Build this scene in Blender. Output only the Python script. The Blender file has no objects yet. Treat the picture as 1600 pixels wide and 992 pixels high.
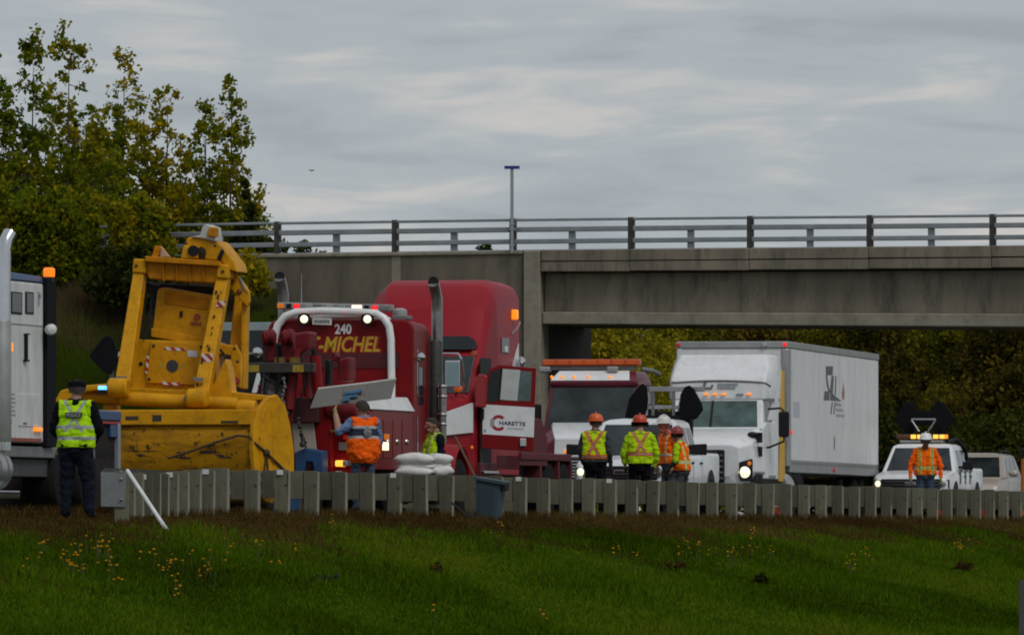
import bpy, bmesh, math, random
import numpy as np
from mathutils import Vector, Matrix, noise

scene = bpy.context.scene
C = scene.collection
R = math.radians
random.seed(7)
rng = np.random.default_rng(11)

# ---------------------------------------------------------------- camera, sky, sun, exposure
F = 14000.0          # focal length in photograph pixels (1600 wide): a long telephoto
CX, HY = 800.0, 830.0   # principal column and the row of eye level
cam_data = bpy.data.cameras.new('camera')
cam_data.sensor_width = 36.0
cam_data.lens = 36.0 * F / 1600.0
cam_data.shift_y = (HY - 496.0) / 1600.0
cam_data.clip_start = 1.0
cam_data.clip_end = 9000.0
cam = bpy.data.objects.new('camera', cam_data)
cam.rotation_euler = (R(90), 0, 0)
C.objects.link(cam)
scene.camera = cam

SUN_EL, SUN_AZ = R(50), R(145)      # compass direction the light comes from, measured from +Y clockwise: behind the camera
world = bpy.data.worlds.new('World')
scene.world = world
world.use_nodes = True
wn, wl = world.node_tree.nodes, world.node_tree.links
wn.clear()
w_out = wn.new('ShaderNodeOutputWorld')
w_bg = wn.new('ShaderNodeBackground'); w_bg.inputs['Strength'].default_value = 0.1
w_sky = wn.new('ShaderNodeTexSky'); w_sky.sky_type = 'NISHITA'; w_sky.sun_disc = False
w_sky.sun_elevation = SUN_EL; w_sky.sun_rotation = SUN_AZ
w_tc = wn.new('ShaderNodeTexCoord')
w_sep = wn.new('ShaderNodeSeparateXYZ'); wl.new(w_tc.outputs['Generated'], w_sep.inputs[0])
def wmath(op, a, b=None):
    n = wn.new('ShaderNodeMath'); n.operation = op
    for i, v in enumerate((a, b)):
        if v is None: continue
        if isinstance(v, (int, float)): n.inputs[i].default_value = v
        else: wl.new(v, n.inputs[i])
    return n.outputs[0]
zz = wmath('ADD', wmath('ABSOLUTE', w_sep.outputs['Z']), 0.035)      # a flat cloud deck seen in perspective
w_u = wmath('DIVIDE', w_sep.outputs['X'], zz)
w_v = wmath('DIVIDE', w_sep.outputs['Y'], zz)
w_cmb = wn.new('ShaderNodeCombineXYZ'); wl.new(w_u, w_cmb.inputs[0]); wl.new(w_v, w_cmb.inputs[1])
def wnoise(scale, detail, rough, dist, off):
    m = wn.new('ShaderNodeMapping'); wl.new(w_cmb.outputs[0], m.inputs[0])
    m.inputs['Location'].default_value = off
    m.inputs['Scale'].default_value = (scale[0], scale[1], 1)
    n = wn.new('ShaderNodeTexNoise'); wl.new(m.outputs[0], n.inputs['Vector'])
    n.inputs['Scale'].default_value = 1.0; n.inputs['Detail'].default_value = detail
    n.inputs['Roughness'].default_value = rough; n.inputs['Distortion'].default_value = dist
    return n.outputs['Fac']
w_n1 = wnoise((2.0, .9), 4, .5, .5, (3.1, 1.7, 0))
w_n2 = wnoise((4.6, 1.7), 5, .55, .6, (8.3, 4.2, 0))
w_mix = wmath('ADD', wmath('MULTIPLY', w_n1, .66), wmath('MULTIPLY', w_n2, .34))
w_ramp = wn.new('ShaderNodeValToRGB'); wl.new(w_mix, w_ramp.inputs[0])
cr = w_ramp.color_ramp; cr.interpolation = 'EASE'
cr.elements[0].position = .33; cr.elements[0].color = (3.3, 3.66, 4.05, 1)
cr.elements[1].position = .66; cr.elements[1].color = (5.7, 5.5, 5.4, 1)
e = cr.elements.new(.50); e.color = (4.0, 4.4, 4.75, 1)
w_m = wn.new('ShaderNodeMix'); w_m.data_type = 'RGBA'; w_m.inputs['Factor'].default_value = .93
wl.new(w_sky.outputs[0], w_m.inputs['A']); wl.new(w_ramp.outputs[0], w_m.inputs['B'])
wl.new(w_m.outputs['Result'], w_bg.inputs['Color']); wl.new(w_bg.outputs[0], w_out.inputs['Surface'])

sun_data = bpy.data.lights.new('sun', 'SUN'); sun_data.energy = 1.3; sun_data.angle = R(25)
sun_data.color = (1.0, .97, .93)
sun = bpy.data.objects.new('sun', sun_data)
sdir = Vector((math.sin(SUN_AZ)*math.cos(SUN_EL), math.cos(SUN_AZ)*math.cos(SUN_EL), math.sin(SUN_EL)))
sun.rotation_euler = sdir.to_track_quat('Z', 'Y').to_euler()
C.objects.link(sun)
vs = scene.view_settings
vs.view_transform = 'Standard'; vs.look = 'None'; vs.exposure = 0.0; vs.gamma = 1.0
vs.use_curve_mapping = False
scene.cycles.filter_width = 1.9
scene.cycles.max_bounces = 6

# ---------------------------------------------------------------- materials
MATS = {}
def mat(name, col, rough=.5, metal=0., var=.12, scale=3., dirt=0., dirt_col=(.09, .08, .065), emit=None, bump=0., bscale=40., coat=0., stretch=(1, 1, 1), col2=None, spec=.5, chips=0., chip_col=(.03, .018, .009), chip_scale=14.):
    if name in MATS: return MATS[name]
    m = bpy.data.materials.new(name); m.use_nodes = True
    n, l = m.node_tree.nodes, m.node_tree.links
    b = n['Principled BSDF']
    tc = n.new('ShaderNodeTexCoord'); mp = n.new('ShaderNodeMapping'); l.new(tc.outputs['Object'], mp.inputs[0])
    mp.inputs['Scale'].default_value = stretch
    nz = n.new('ShaderNodeTexNoise'); l.new(mp.outputs[0], nz.inputs['Vector'])
    nz.inputs['Scale'].default_value = scale; nz.inputs['Detail'].default_value = 6; nz.inputs['Roughness'].default_value = .6
    rp = n.new('ShaderNodeValToRGB'); l.new(nz.outputs['Fac'], rp.inputs[0])
    rp.color_ramp.elements[0].position = .3; rp.color_ramp.elements[1].position = .7
    c2 = col2 if col2 else tuple(min(1, c*(1+var)) for c in col)
    rp.color_ramp.elements[0].color = (*[c*(1-var) for c in col], 1)
    rp.color_ramp.elements[1].color = (*c2, 1)
    out = rp.outputs[0]
    if dirt > 0:
        nd = n.new('ShaderNodeTexNoise'); l.new(mp.outputs[0], nd.inputs['Vector'])
        nd.inputs['Scale'].default_value = scale*2.3; nd.inputs['Detail'].default_value = 9; nd.inputs['Roughness'].default_value = .72
        rd = n.new('ShaderNodeValToRGB'); l.new(nd.outputs['Fac'], rd.inputs[0])
        rd.color_ramp.elements[0].position = .48; rd.color_ramp.elements[0].color = (0, 0, 0, 1)
        rd.color_ramp.elements[1].position = .72; rd.color_ramp.elements[1].color = (dirt, dirt, dirt, 1)
        mx = n.new('ShaderNodeMix'); mx.data_type = 'RGBA'
        l.new(rd.outputs[0], mx.inputs['Factor']); l.new(out, mx.inputs['A']); mx.inputs['B'].default_value = (*dirt_col, 1)
        out = mx.outputs['Result']
    if chips > 0:      # small hard-edged spots where the paint has come off
        nc = n.new('ShaderNodeTexNoise'); l.new(tc.outputs['Object'], nc.inputs['Vector'])
        nc.inputs['Scale'].default_value = chip_scale; nc.inputs['Detail'].default_value = 4; nc.inputs['Roughness'].default_value = .7
        rc = n.new('ShaderNodeValToRGB'); l.new(nc.outputs['Fac'], rc.inputs[0])
        rc.color_ramp.elements[0].position = .70-.12*chips; rc.color_ramp.elements[0].color = (0, 0, 0, 1)
        rc.color_ramp.elements[1].position = .73-.12*chips; rc.color_ramp.elements[1].color = (.9, .9, .9, 1)
        mc = n.new('ShaderNodeMix'); mc.data_type = 'RGBA'
        l.new(rc.outputs[0], mc.inputs['Factor']); l.new(out, mc.inputs['A']); mc.inputs['B'].default_value = (*chip_col, 1)
        out = mc.outputs['Result']
    l.new(out, b.inputs['Base Color'])
    b.inputs['Roughness'].default_value = rough; b.inputs['Metallic'].default_value = metal
    b.inputs['Coat Weight'].default_value = coat
    b.inputs['Specular IOR Level'].default_value = spec
    if emit:
        b.inputs['Emission Color'].default_value = (*emit[0], 1); b.inputs['Emission Strength'].default_value = emit[1]
    if bump:
        nb = n.new('ShaderNodeTexNoise'); l.new(mp.outputs[0], nb.inputs['Vector'])
        nb.inputs['Scale'].default_value = bscale; nb.inputs['Detail'].default_value = 5
        bp = n.new('ShaderNodeBump'); bp.inputs['Strength'].default_value = bump; bp.inputs['Distance'].default_value = .02
        l.new(nb.outputs['Fac'], bp.inputs['Height']); l.new(bp.outputs[0], b.inputs['Normal'])
    MATS[name] = m
    return m

def ramp_mat(name, stops, scale=1., rough=.9, attr=None, detail=5, trans=0., bump=0.):
    """foliage / ground colours: a noise drives a ramp of several real colours"""
    m = bpy.data.materials.new(name); m.use_nodes = True
    n, l = m.node_tree.nodes, m.node_tree.links
    b = n['Principled BSDF']; b.inputs['Roughness'].default_value = rough; b.inputs['Specular IOR Level'].default_value = 0.
    rp = n.new('ShaderNodeValToRGB')
    while len(rp.color_ramp.elements) < len(stops): rp.color_ramp.elements.new(.5)
    for el, (p, c) in zip(rp.color_ramp.elements, stops): el.position = p; el.color = (*c, 1)
    if attr:
        a = n.new('ShaderNodeAttribute'); a.attribute_name = attr; l.new(a.outputs['Fac'], rp.inputs[0])
    else:
        tc = n.new('ShaderNodeTexCoord'); nz = n.new('ShaderNodeTexNoise'); l.new(tc.outputs['Object'], nz.inputs['Vector'])
        nz.inputs['Scale'].default_value = scale; nz.inputs['Detail'].default_value = detail; nz.inputs['Roughness'].default_value = .65
        l.new(nz.outputs['Fac'], rp.inputs[0])
    l.new(rp.outputs[0], b.inputs['Base Color'])
    if trans:
        t = n.new('ShaderNodeBsdfTranslucent'); l.new(rp.outputs[0], t.inputs['Color'])
        ms = n.new('ShaderNodeMixShader'); ms.inputs[0].default_value = trans
        l.new(b.outputs[0], ms.inputs[1]); l.new(t.outputs[0], ms.inputs[2])
        l.new(ms.outputs[0], n['Material Output'].inputs['Surface'])
    MATS[name] = m
    return m

def glass(name, col=(.012, .016, .018), rough=.06):
    return mat(name, col, rough, var=.25, scale=1.2, spec=.3)

# ---------------------------------------------------------------- mesh helpers
class MB:
    def __init__(s): s.v, s.f = [], []
    def add(s, vs, fs):
        o = len(s.v); s.v += [tuple(p) for p in vs]; s.f += [[i+o for i in f] for f in fs]; return s
    def hexa(s, p):   # bottom four then top four, both counter-clockwise
        return s.add(p, [(3, 2, 1, 0), (4, 5, 6, 7), (0, 1, 5, 4), (1, 2, 6, 5), (2, 3, 7, 6), (3, 0, 4, 7)])
    def box(s, x0, x1, y0, y1, z0, z1):
        return s.hexa([(x0, y0, z0), (x1, y0, z0), (x1, y1, z0), (x0, y1, z0), (x0, y0, z1), (x1, y0, z1), (x1, y1, z1), (x0, y1, z1)])
    def loft(s, rings, caps=True, closed=True):
        n = len(rings[0]); vs = [p for r in rings for p in r]; fs = []
        for i in range(len(rings)-1):
            for j in range(n if closed else n-1):
                k = (j+1) % n
                fs.append((i*n+j, i*n+k, (i+1)*n+k, (i+1)*n+j))
        if caps: fs += [tuple(range(n-1, -1, -1)), tuple(range((len(rings)-1)*n, len(rings)*n))]
        return s.add(vs, fs)
    def extrude(s, pts, d):   # planar polygon of 3-D points pushed by vector d
        d = Vector(d); return s.loft([[Vector(p) for p in pts], [Vector(p)+d for p in pts]])
    def tube(s, pts, r, n=10):
        pts = [Vector(p) for p in pts]; rs = r if isinstance(r, (list, tuple)) else [r]*len(pts)
        rings = []; up = None
        for i, p in enumerate(pts):
            a = pts[max(i-1, 0)]; b = pts[min(i+1, len(pts)-1)]
            t = (b-a).normalized()
            if up is None: up = t.orthogonal().normalized()
            up = (up - t*up.dot(t)); up = up.normalized() if up.length > 1e-6 else t.orthogonal().normalized()
            w = t.cross(up)
            rings.append([p+(up*math.cos(q)+w*math.sin(q))*rs[i] for q in [2*math.pi*k/n for k in range(n)]])
        return s.loft(rings)
    def cyl(s, a, b, r, r2=None, n=16): return s.tube([a, b], [r, r if r2 is None else r2], n)
    def lathe(s, prof, c, axis=(0, 0, 1), n=20):   # prof: (radius, along)
        ax = Vector(axis).normalized(); u = ax.orthogonal().normalized(); w = ax.cross(u); c = Vector(c)
        return s.loft([[c+ax*h+(u*math.cos(q)+w*math.sin(q))*max(r, 1e-4) for q in [2*math.pi*k/n for k in range(n)]] for r, h in prof])
    def ball(s, c, r, n=12, m=8):
        r = (r, r, r) if isinstance(r, (int, float)) else r
        rings = []
        for i in range(m+1):
            a = -math.pi/2+math.pi*i/m; ca = max(math.cos(a), .02)
            rings.append([(c[0]+r[0]*ca*math.cos(q), c[1]+r[1]*ca*math.sin(q), c[2]+r[2]*math.sin(a)) for q in [2*math.pi*k/n for k in range(n)]])
        return s.loft(rings)
    def panel(s, q, u0=0, u1=1, v0=0, v1=1, off=.004, thick=.01):   # a thin sheet on a quad (p00,p10,p11,p01)
        a, b, c, d = [Vector(p) for p in q]
        nrm = (b-a).cross(d-a).normalized()
        def at(u, v): return a*(1-u)*(1-v)+b*u*(1-v)+c*u*v+d*(1-u)*v
        pts = [at(u0, v0), at(u1, v0), at(u1, v1), at(u0, v1)]
        return s.loft([[p+nrm*(off-thick) for p in pts], [p+nrm*off for p in pts]])
    def build(s, name, m, parent=None, bevel=0., seg=2, smooth=35, kind=None):
        me = bpy.data.meshes.new(name); me.from_pydata(s.v, [], s.f)
        bm = bmesh.new(); bm.from_mesh(me); bmesh.ops.recalc_face_normals(bm, faces=bm.faces); bm.to_mesh(me); bm.free()
        o = bpy.data.objects.new(name, me); C.objects.link(o)
        me.materials.append(m)
        if smooth:
            me.polygons.foreach_set('use_smooth', [True]*len(me.polygons)); me.set_sharp_from_angle(angle=R(smooth))
        if parent: o.parent = parent
        if bevel:
            b = o.modifiers.new('bevel', 'BEVEL'); b.width = bevel; b.segments = seg; b.limit_method = 'ANGLE'; b.angle_limit = R(30); b.harden_normals = True
        if kind: o['kind'] = kind
        return o

def arrays_mesh(name, V_, F_, m, parent=None, attr=None, smooth=False):
    me = bpy.data.meshes.new(name)
    k = F_.shape[1]
    me.vertices.add(len(V_)); me.vertices.foreach_set('co', V_.astype(np.float32).ravel())
    me.loops.add(F_.size); me.loops.foreach_set('vertex_index', F_.astype(np.int32).ravel())
    me.polygons.add(len(F_)); me.polygons.foreach_set('loop_start', np.arange(0, F_.size, k, dtype=np.int32))
    me.polygons.foreach_set('loop_total', np.full(len(F_), k, dtype=np.int32))
    me.update(calc_edges=True)
    if attr is not None:
        a = me.attributes.new('tone', 'FLOAT', 'FACE'); a.data.foreach_set('value', attr.astype(np.float32))
    me.materials.append(m)
    o = bpy.data.objects.new(name, me); C.objects.link(o)
    if parent: o.parent = parent
    return o

def tag(o, label, cat, group=None, kind=None):
    o['label'] = label; o['category'] = cat
    if group: o['group'] = group
    if kind: o['kind'] = kind
    return o
def empty(name, loc, rz=0):
    o = bpy.data.objects.new(name, None); o.empty_display_size = .3; C.objects.link(o)
    o.location = loc; o.rotation_euler = (0, 0, rz); return o
def copy_tree(o, parent=None):
    c = o.copy(); C.objects.link(c); c.parent = parent
    for ch in list(o.children): copy_tree(ch, c)
    return c

class Frame:
    """a thing standing on the place; l() answers where, in the thing's own axes, a sight line passes at local depth y"""
    def __init__(s, name, px, D, theta, z, label=None, cat=None, group=None):
        s.X, s.Y, s.z, s.th = (px-CX)/F*D, D, z, R(theta)
        s.c, s.s = math.cos(s.th), math.sin(s.th)
        s.o = empty(name, (s.X, s.Y, z), -s.th)
        if label: tag(s.o, label, cat, group)
    def l(s, px, py, y=0.):
        k = (px-CX)/F
        x = (k*(s.Y+y*s.c)-s.X-y*s.s)/(s.c+k*s.s)
        Yw = s.Y-x*s.s+y*s.c
        return (x, y, (HY-py)/F*Yw-s.z)
    def x(s, px, y=0.): return s.l(px, 0, y)[0]
    def zz(s, py, x=0., y=0.): return (HY-py)/F*(s.Y-x*s.s+y*s.c)-s.z
    def side(s, px, py, x):
        k = (px-CX)/F
        y = (k*(s.Y-x*s.s)-s.X-x*s.c)/(s.s-k*s.c)
        return (x, y, s.zz(py, x, y))
    def poly(s, pts, y, thick): # outline seen by the camera, given thickness along local y
        return MB().extrude([s.l(a, b, y) for a, b in pts], (0, thick, 0))
    def bar(s, mb, a, b, y0, y1, r, n=10): return mb.tube([s.l(*a, y0), s.l(*b, y1)], r, n)

def text_mesh(name, body, m, parent, loc, rot, width=None, height=.3, shear=0., bold=0., extrude=.004):
    cu = bpy.data.curves.new(name, 'FONT'); cu.body = body; cu.size = 1; cu.shear = shear; cu.offset = bold
    cu.extrude = 0.0; cu.align_x = 'LEFT'; cu.resolution_u = 3
    to = bpy.data.objects.new(name, cu); C.objects.link(to)
    dg = bpy.context.evaluated_depsgraph_get(); dg.update()
    me = bpy.data.meshes.new_from_object(to.evaluated_get(dg))
    bpy.data.objects.remove(to)
    co = np.empty(len(me.vertices)*3, np.float32); me.vertices.foreach_get('co', co); co = co.reshape(-1, 3)
    lo, hi = co.min(0), co.max(0)
    sy = height/max(hi[1]-lo[1], 1e-6); sx = (width/(hi[0]-lo[0])) if width else sy
    co[:, 0] = (co[:, 0]-lo[0])*sx; co[:, 1] = (co[:, 1]-lo[1])*sy
    me.vertices.foreach_set('co', co.ravel()); me.update()
    me.materials.clear(); me.materials.append(m)
    o = bpy.data.objects.new(name, me); C.objects.link(o); o.parent = parent
    o.location = loc; o.rotation_euler = rot
    return o
FRONT = (R(90), 0, 0)            # print that faces the camera side (-y)
SIDE = (R(90), 0, R(90))         # print on a +x side

# ---------------------------------------------------------------- the road's own axes
TH = 12.6
dx_, dy_ = math.sin(R(TH)), math.cos(R(TH))
G0 = (-2.1, 147.0)
def road(s_, t_, z=0.): return (G0[0]+s_*dx_+t_*dy_, G0[1]+s_*dy_-t_*dx_, z)
def road_t(x, y): return (x-G0[0])*dy_-(y-G0[1])*dx_
ROAD_Z = .30
PROF_T = [-4000, -16, -15, -.9, -.4, 0, 1, 2, 3, 8, 14, 22, 4000]
PROF_Z = [.30, .30, .295, .295, .24, .22, .17, .09, -.05, -.68, -1.38, -1.62, -1.66]
def ground_z(x, y): return np.interp(road_t(x, y), PROF_T, PROF_Z)
# ================================================================ THE SETTING
asphalt = mat('asphalt', (.05, .05, .052), .9, var=.2, scale=2)
concrete = mat('weathered_concrete', (.165, .138, .10), .9, var=.25, scale=.9, dirt=.75, dirt_col=(.075, .068, .058), bump=.25, bscale=9, stretch=(1, 1, .28))
concrete_old = mat('stained_concrete', (.225, .19, .14), .9, var=.24, scale=.7, dirt=.9, dirt_col=(.06, .052, .042), bump=.3, bscale=9, stretch=(1.6, 1, .35))
concrete_light = mat('pale_concrete', (.285, .25, .19), .9, var=.2, scale=1.4, dirt=.55, dirt_col=(.1, .09, .075))
galv = mat('galvanised_steel', (.33, .35, .37), .5, .55, var=.15, scale=2.5)
darksteel = mat('dark_weathered_post', (.085, .078, .07), .75, .1, var=.25, scale=4)

def ground_sheet():
    xs = np.concatenate([[-4000, -1200, -400, -120], np.linspace(-45, 60, 85), [130, 400, 1200, 4000]])
    ys = np.concatenate([[-600, -100, 20], np.linspace(60, 260, 120), [300, 420, 800, 2000, 5000, 8000]])
    X, Y = np.meshgrid(xs, ys); Z = ground_z(X, Y)
    V_ = np.stack([X.ravel(), Y.ravel(), Z.ravel()], 1)
    nx, ny = len(xs), len(ys)
    i = np.arange(nx-1)[None, :]+nx*np.arange(ny-1)[:, None]
    F_ = np.stack([i, i+1, i+1+nx, i+nx], -1).reshape(-1, 4)
    m = ramp_mat('soil_and_turf', [(.3, (.022, .035, .006)), (.55, (.04, .06, .01)), (.75, (.055, .05, .018))], scale=.5)
    o = arrays_mesh('ground', V_, F_, m); o['kind'] = 'structure'
ground_sheet()

rd = MB()
rd.hexa([road(-140, -14.5, .20), road(-140, -.75, .20), road(150, -.75, .20), road(150, -14.5, .20),
         road(-140, -14.5, ROAD_Z), road(-140, -.75, ROAD_Z), road(150, -.75, ROAD_Z), road(150, -14.5, ROAD_Z)])
o = rd.build('road', asphalt); o['kind'] = 'structure'
paint = mat('road_paint', (.7, .7, .66), .7, var=.1)
mk = MB()
for t0 in (-1.9, -12.6):
    mk.hexa([road(-140, t0-.06, ROAD_Z), road(-140, t0+.06, ROAD_Z), road(150, t0+.06, ROAD_Z), road(150, t0-.06, ROAD_Z),
             road(-140, t0-.06, ROAD_Z+.004), road(-140, t0+.06, ROAD_Z+.004), road(150, t0+.06, ROAD_Z+.004), road(150, t0-.06, ROAD_Z+.004)])
for k in range(-14, 16):
    for t0 in (-5.4, -9.0):
        s0 = k*9.
        mk.hexa([road(s0, t0-.06, ROAD_Z), road(s0, t0+.06, ROAD_Z), road(s0+3, t0+.06, ROAD_Z), road(s0+3, t0-.06, ROAD_Z),
                 road(s0, t0-.06, ROAD_Z+.004), road(s0, t0+.06, ROAD_Z+.004), road(s0+3, t0+.06, ROAD_Z+.004), road(s0+3, t0-.06, ROAD_Z+.004)])
o = mk.build('road_marking', paint); o['kind'] = 'structure'

# ---------------------------------------------------------------- grass, weeds, wildflowers
def grass(name, n, dmin, dmax, pxa, pxb, tfun, hfun, wid, m, lean=.35, seed=1, clump=None):
    g = np.random.default_rng(seed)
    D = g.uniform(dmin, dmax, n*3); px = g.uniform(pxa, pxb, n*3)
    x = (px-CX)/F*D; y = D
    t = road_t(x, y); keep = g.random(n*3) < tfun(t, x, y)
    x, y, t = x[keep][:n], y[keep][:n], t[keep][:n]
    n = len(x); z = ground_z(x, y)-.01
    h = hfun(t, x, y)*g.uniform(.45, 1.25, n); a = g.uniform(0, 2*np.pi, n)
    w = wid*g.uniform(.6, 1.5, n)
    lx, ly = g.normal(0, lean, n)*h, g.normal(0, lean, n)*h
    ca, sa = np.cos(a)*w, np.sin(a)*w*.5
    b0 = np.stack([x-ca, y-sa, z], 1); b1 = np.stack([x+ca, y+sa, z], 1)
    m0 = np.stack([x-ca*.7+lx*.35, y-sa*.7+ly*.35, z+h*.55], 1); m1 = np.stack([x+ca*.7+lx*.35, y+sa*.7+ly*.35, z+h*.55], 1)
    tp = np.stack([x+lx, y+ly, z+h], 1)
    V_ = np.stack([b0, b1, m1, m0, tp], 1).reshape(-1, 3)
    i = np.arange(n)*5
    F_ = np.concatenate([np.stack([i, i+1, i+2], 1), np.stack([i, i+2, i+3], 1), np.stack([i+3, i+2, i+4], 1)])
    # tone: broad patches plus single-blade scatter
    patch = np.sin(x*1.1+.6*np.sin(y*.33))*np.cos(y*.23+x*.7)*.20+np.sin(x*.37+y*.11+1.)*.16+np.sin(x*3.1+y*.9)*np.sin(x*1.9-y*.6)*.07
    tone = np.clip(.5+patch+g.normal(0, .13, n), 0, 1)
    o = arrays_mesh(name, V_, F_, m, attr=np.concatenate([tone]*3)); return o
g_m = ramp_mat('lawn_blades', [(0, (.020, .032, .001)), (.3, (.036, .066, .0015)), (.55, (.060, .108, .004)), (.8, (.086, .138, .006)), (1, (.12, .115, .008))], attr='tone', trans=.25)
o = grass('meadow_grass', 340000, 76, 215, -30, 1630, lambda t, x, y: np.where((t > 2.4), 1., 0.)*np.clip(150/y, .3, 1)*np.clip((t-2.4)/1.6, .08, 1),
          lambda t, x, y: .06+.07*(np.sin(x*.9)*np.sin(y*.31+1) > .25)+.05*(np.sin(x*2.3+y*.2) > .6), .011, g_m, seed=3)
tag(o, 'mown green grass on the slope below the guardrail', 'grass', kind='stuff')
d_m = ramp_mat('dry_weeds', [(0, (.034, .019, .007)), (.4, (.062, .036, .011)), (.7, (.088, .055, .016)), (1, (.10, .088, .02))], attr='tone', trans=.2)
o = grass('dry_weeds', 120000, 108, 232, -30, 1640, lambda t, x, y: np.where((t > -.4) & (t < 5.2), 1., 0.)*np.clip((5.2-t)/2.4, 0, 1)**1.2,
          lambda t, x, y: .085+.035*np.sin(x*1.7)*np.sin(y*.4)+.06*(t < .5), .010, d_m, seed=5)
tag(o, 'strip of brown dry weeds along the foot of the guardrail', 'weeds', kind='stuff')

o = grass('seedy_weeds', 26000, 88, 190, -30, 1630, lambda t, x, y: np.where((t > 3.5) & (t < 9.), 1., 0.)*(np.sin(x*1.3+np.sin(y*.5)*1.5)*np.cos(y*.31+x*.5) > .28)*np.clip((9.-t)/4, 0, 1),
          lambda t, x, y: .14+.08*np.sin(x*2.9+y), .008, ramp_mat('olive_weeds', [(0, (.022, .024, .004)), (.4, (.045, .042, .007)), (.7, (.07, .055, .012)), (1, (.10, .07, .018))], attr='tone', trans=.2), lean=.5, seed=15)
tag(o, 'patches of taller olive brown weeds in the upper part of the grass', 'weeds', kind='stuff')
fl = MB(); petal = mat('yellow_petals', (.50, .23, .006), .85, var=.35, scale=30, spec=.05)
stalks = MB(); stalk_m = mat('weed_stalks', (.05, .055, .015), .8, var=.3, scale=20)
def ray_ground(px, py):
    lo, hi = 60., 240.
    D = np.linspace(60, 240, 2000); z = (HY-py)/F*D; gz = ground_z((px-CX)/F*D, D)
    k = np.argmax(z < gz) if (z < gz).any() else len(D)-1
    return (px-CX)/F*D[k], D[k], gz[k]
fg = random.Random(4)
spots = [(65, 880, 5, 14), (105, 890, 9, 22), (155, 868, 8, 14), (165, 880, 6, 16), (125, 900, 8, 20), (245, 885, 5, 22), (300, 885, 5, 22), (320, 905, 6, 20), (262, 918, 6, 14),
         (405, 878, 4, 12), (455, 875, 3, 20), (175, 918, 3, 12), (30, 900, 2, 30), (1080, 868, 10, 34), (1130, 872, 8, 24), (1176, 850, 6, 8), (1207, 880, 3, 8), (1330, 890, 4, 10),
         (1358, 868, 2, 10), (1490, 858, 5, 30), (1520, 868, 6, 22), (845, 968, 2, 6), (676, 978, 1, 4), (525, 835, 4, 26), (780, 834, 3, 20), (1280, 818, 2, 6), (960, 880, 3, 40), (350, 870, 3, 15)]
for sx, sy, nn, sp in spots:
    for k in range(nn):
        gx, gy, gz = ray_ground(sx+fg.gauss(0, sp*.6), max(sy+fg.gauss(0, 7)+6, 812))
        h = fg.uniform(.12, .3)
        stalks.tube([(gx, gy, gz-.02), (gx+fg.uniform(-.04, .04), gy, gz+h)], [.006, .004], 4)
        for q in range(fg.randint(1, 3)):
            r = fg.uniform(.009, .022)
            fl.ball((gx+fg.gauss(0, .03), gy+fg.gauss(0, .03), gz+h+fg.gauss(0, .035)), (r, r, r*.6), 6, 3)
o = fl.build('wildflowers', petal); tag(o, 'scattered small yellow wildflowers in the grass', 'flowers', kind='stuff')
o = stalks.build('wildflower_stalks', stalk_m); tag(o, 'thin green stalks of the yellow wildflowers in the grass', 'stalks', kind='stuff')

def leaf_cloud(name, centers, radii, per, size, m, parent, g, tone_c=None, flat=.0):
    """many leaf-sized faces spread through clumps"""
    k = len(centers); c = np.repeat(np.asarray(centers, float), per, 0); r = np.repeat(np.asarray(radii, float), per)
    n = len(c); d = g.normal(0, 1, (n, 3)); d /= np.linalg.norm(d, axis=1)[:, None]
    p = c+d*(r*g.random(n)**.5)[:, None]
    a = g.normal(0, 1, (n, 3)); a /= np.linalg.norm(a, axis=1)[:, None]
    b = np.cross(a, g.normal(0, 1, (n, 3))); b /= np.linalg.norm(b, axis=1)[:, None]
    s = size*g.uniform(.6, 1.4, n)[:, None]
    V_ = np.stack([p-a*s*.5, p+b*s*.32, p+a*s*.55, p-b*s*.32], 1).reshape(-1, 3)
    F_ = (np.arange(n)*4)[:, None]+np.arange(4)[None, :]
    tc = np.full(k, .5) if tone_c is None else np.asarray(tone_c)
    tone = np.clip(np.repeat(tc, per)+g.normal(0, .14, n), 0, 1)
    return arrays_mesh(name, V_, F_, m, parent, attr=tone)

bark = mat('tree_bark', (.06, .05, .04), .95, var=.3, scale=6)
poplar_m = ramp_mat('poplar_leaves', [(0, (.045, .072, .004)), (.35, (.105, .145, .008)), (.6, (.21, .21, .010)), (.82, (.37, .28, .012)), (1, (.48, .33, .012))], attr='tone', trans=.5)
dark_m = ramp_mat('shrub_leaves', [(0, (.012, .018, .004)), (.4, (.028, .038, .007)), (.7, (.055, .058, .011)), (1, (.10, .085, .014))], attr='tone', trans=.2)
autumn_m = ramp_mat('autumn_leaves', [(0, (.05, .055, .005)), (.35, (.14, .135, .010)), (.6, (.27, .24, .016)), (.82, (.40, .33, .022)), (1, (.48, .34, .022))], attr='tone', trans=.4)
brown_m = ramp_mat('shaded_brown_leaves', [(0, (.016, .016, .004)), (.4, (.045, .040, .008)), (.7, (.095, .072, .011)), (1, (.17, .11, .014))], attr='tone', trans=.35)  # olive brown, toned darker in place of shade on the right-hand trees

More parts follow.
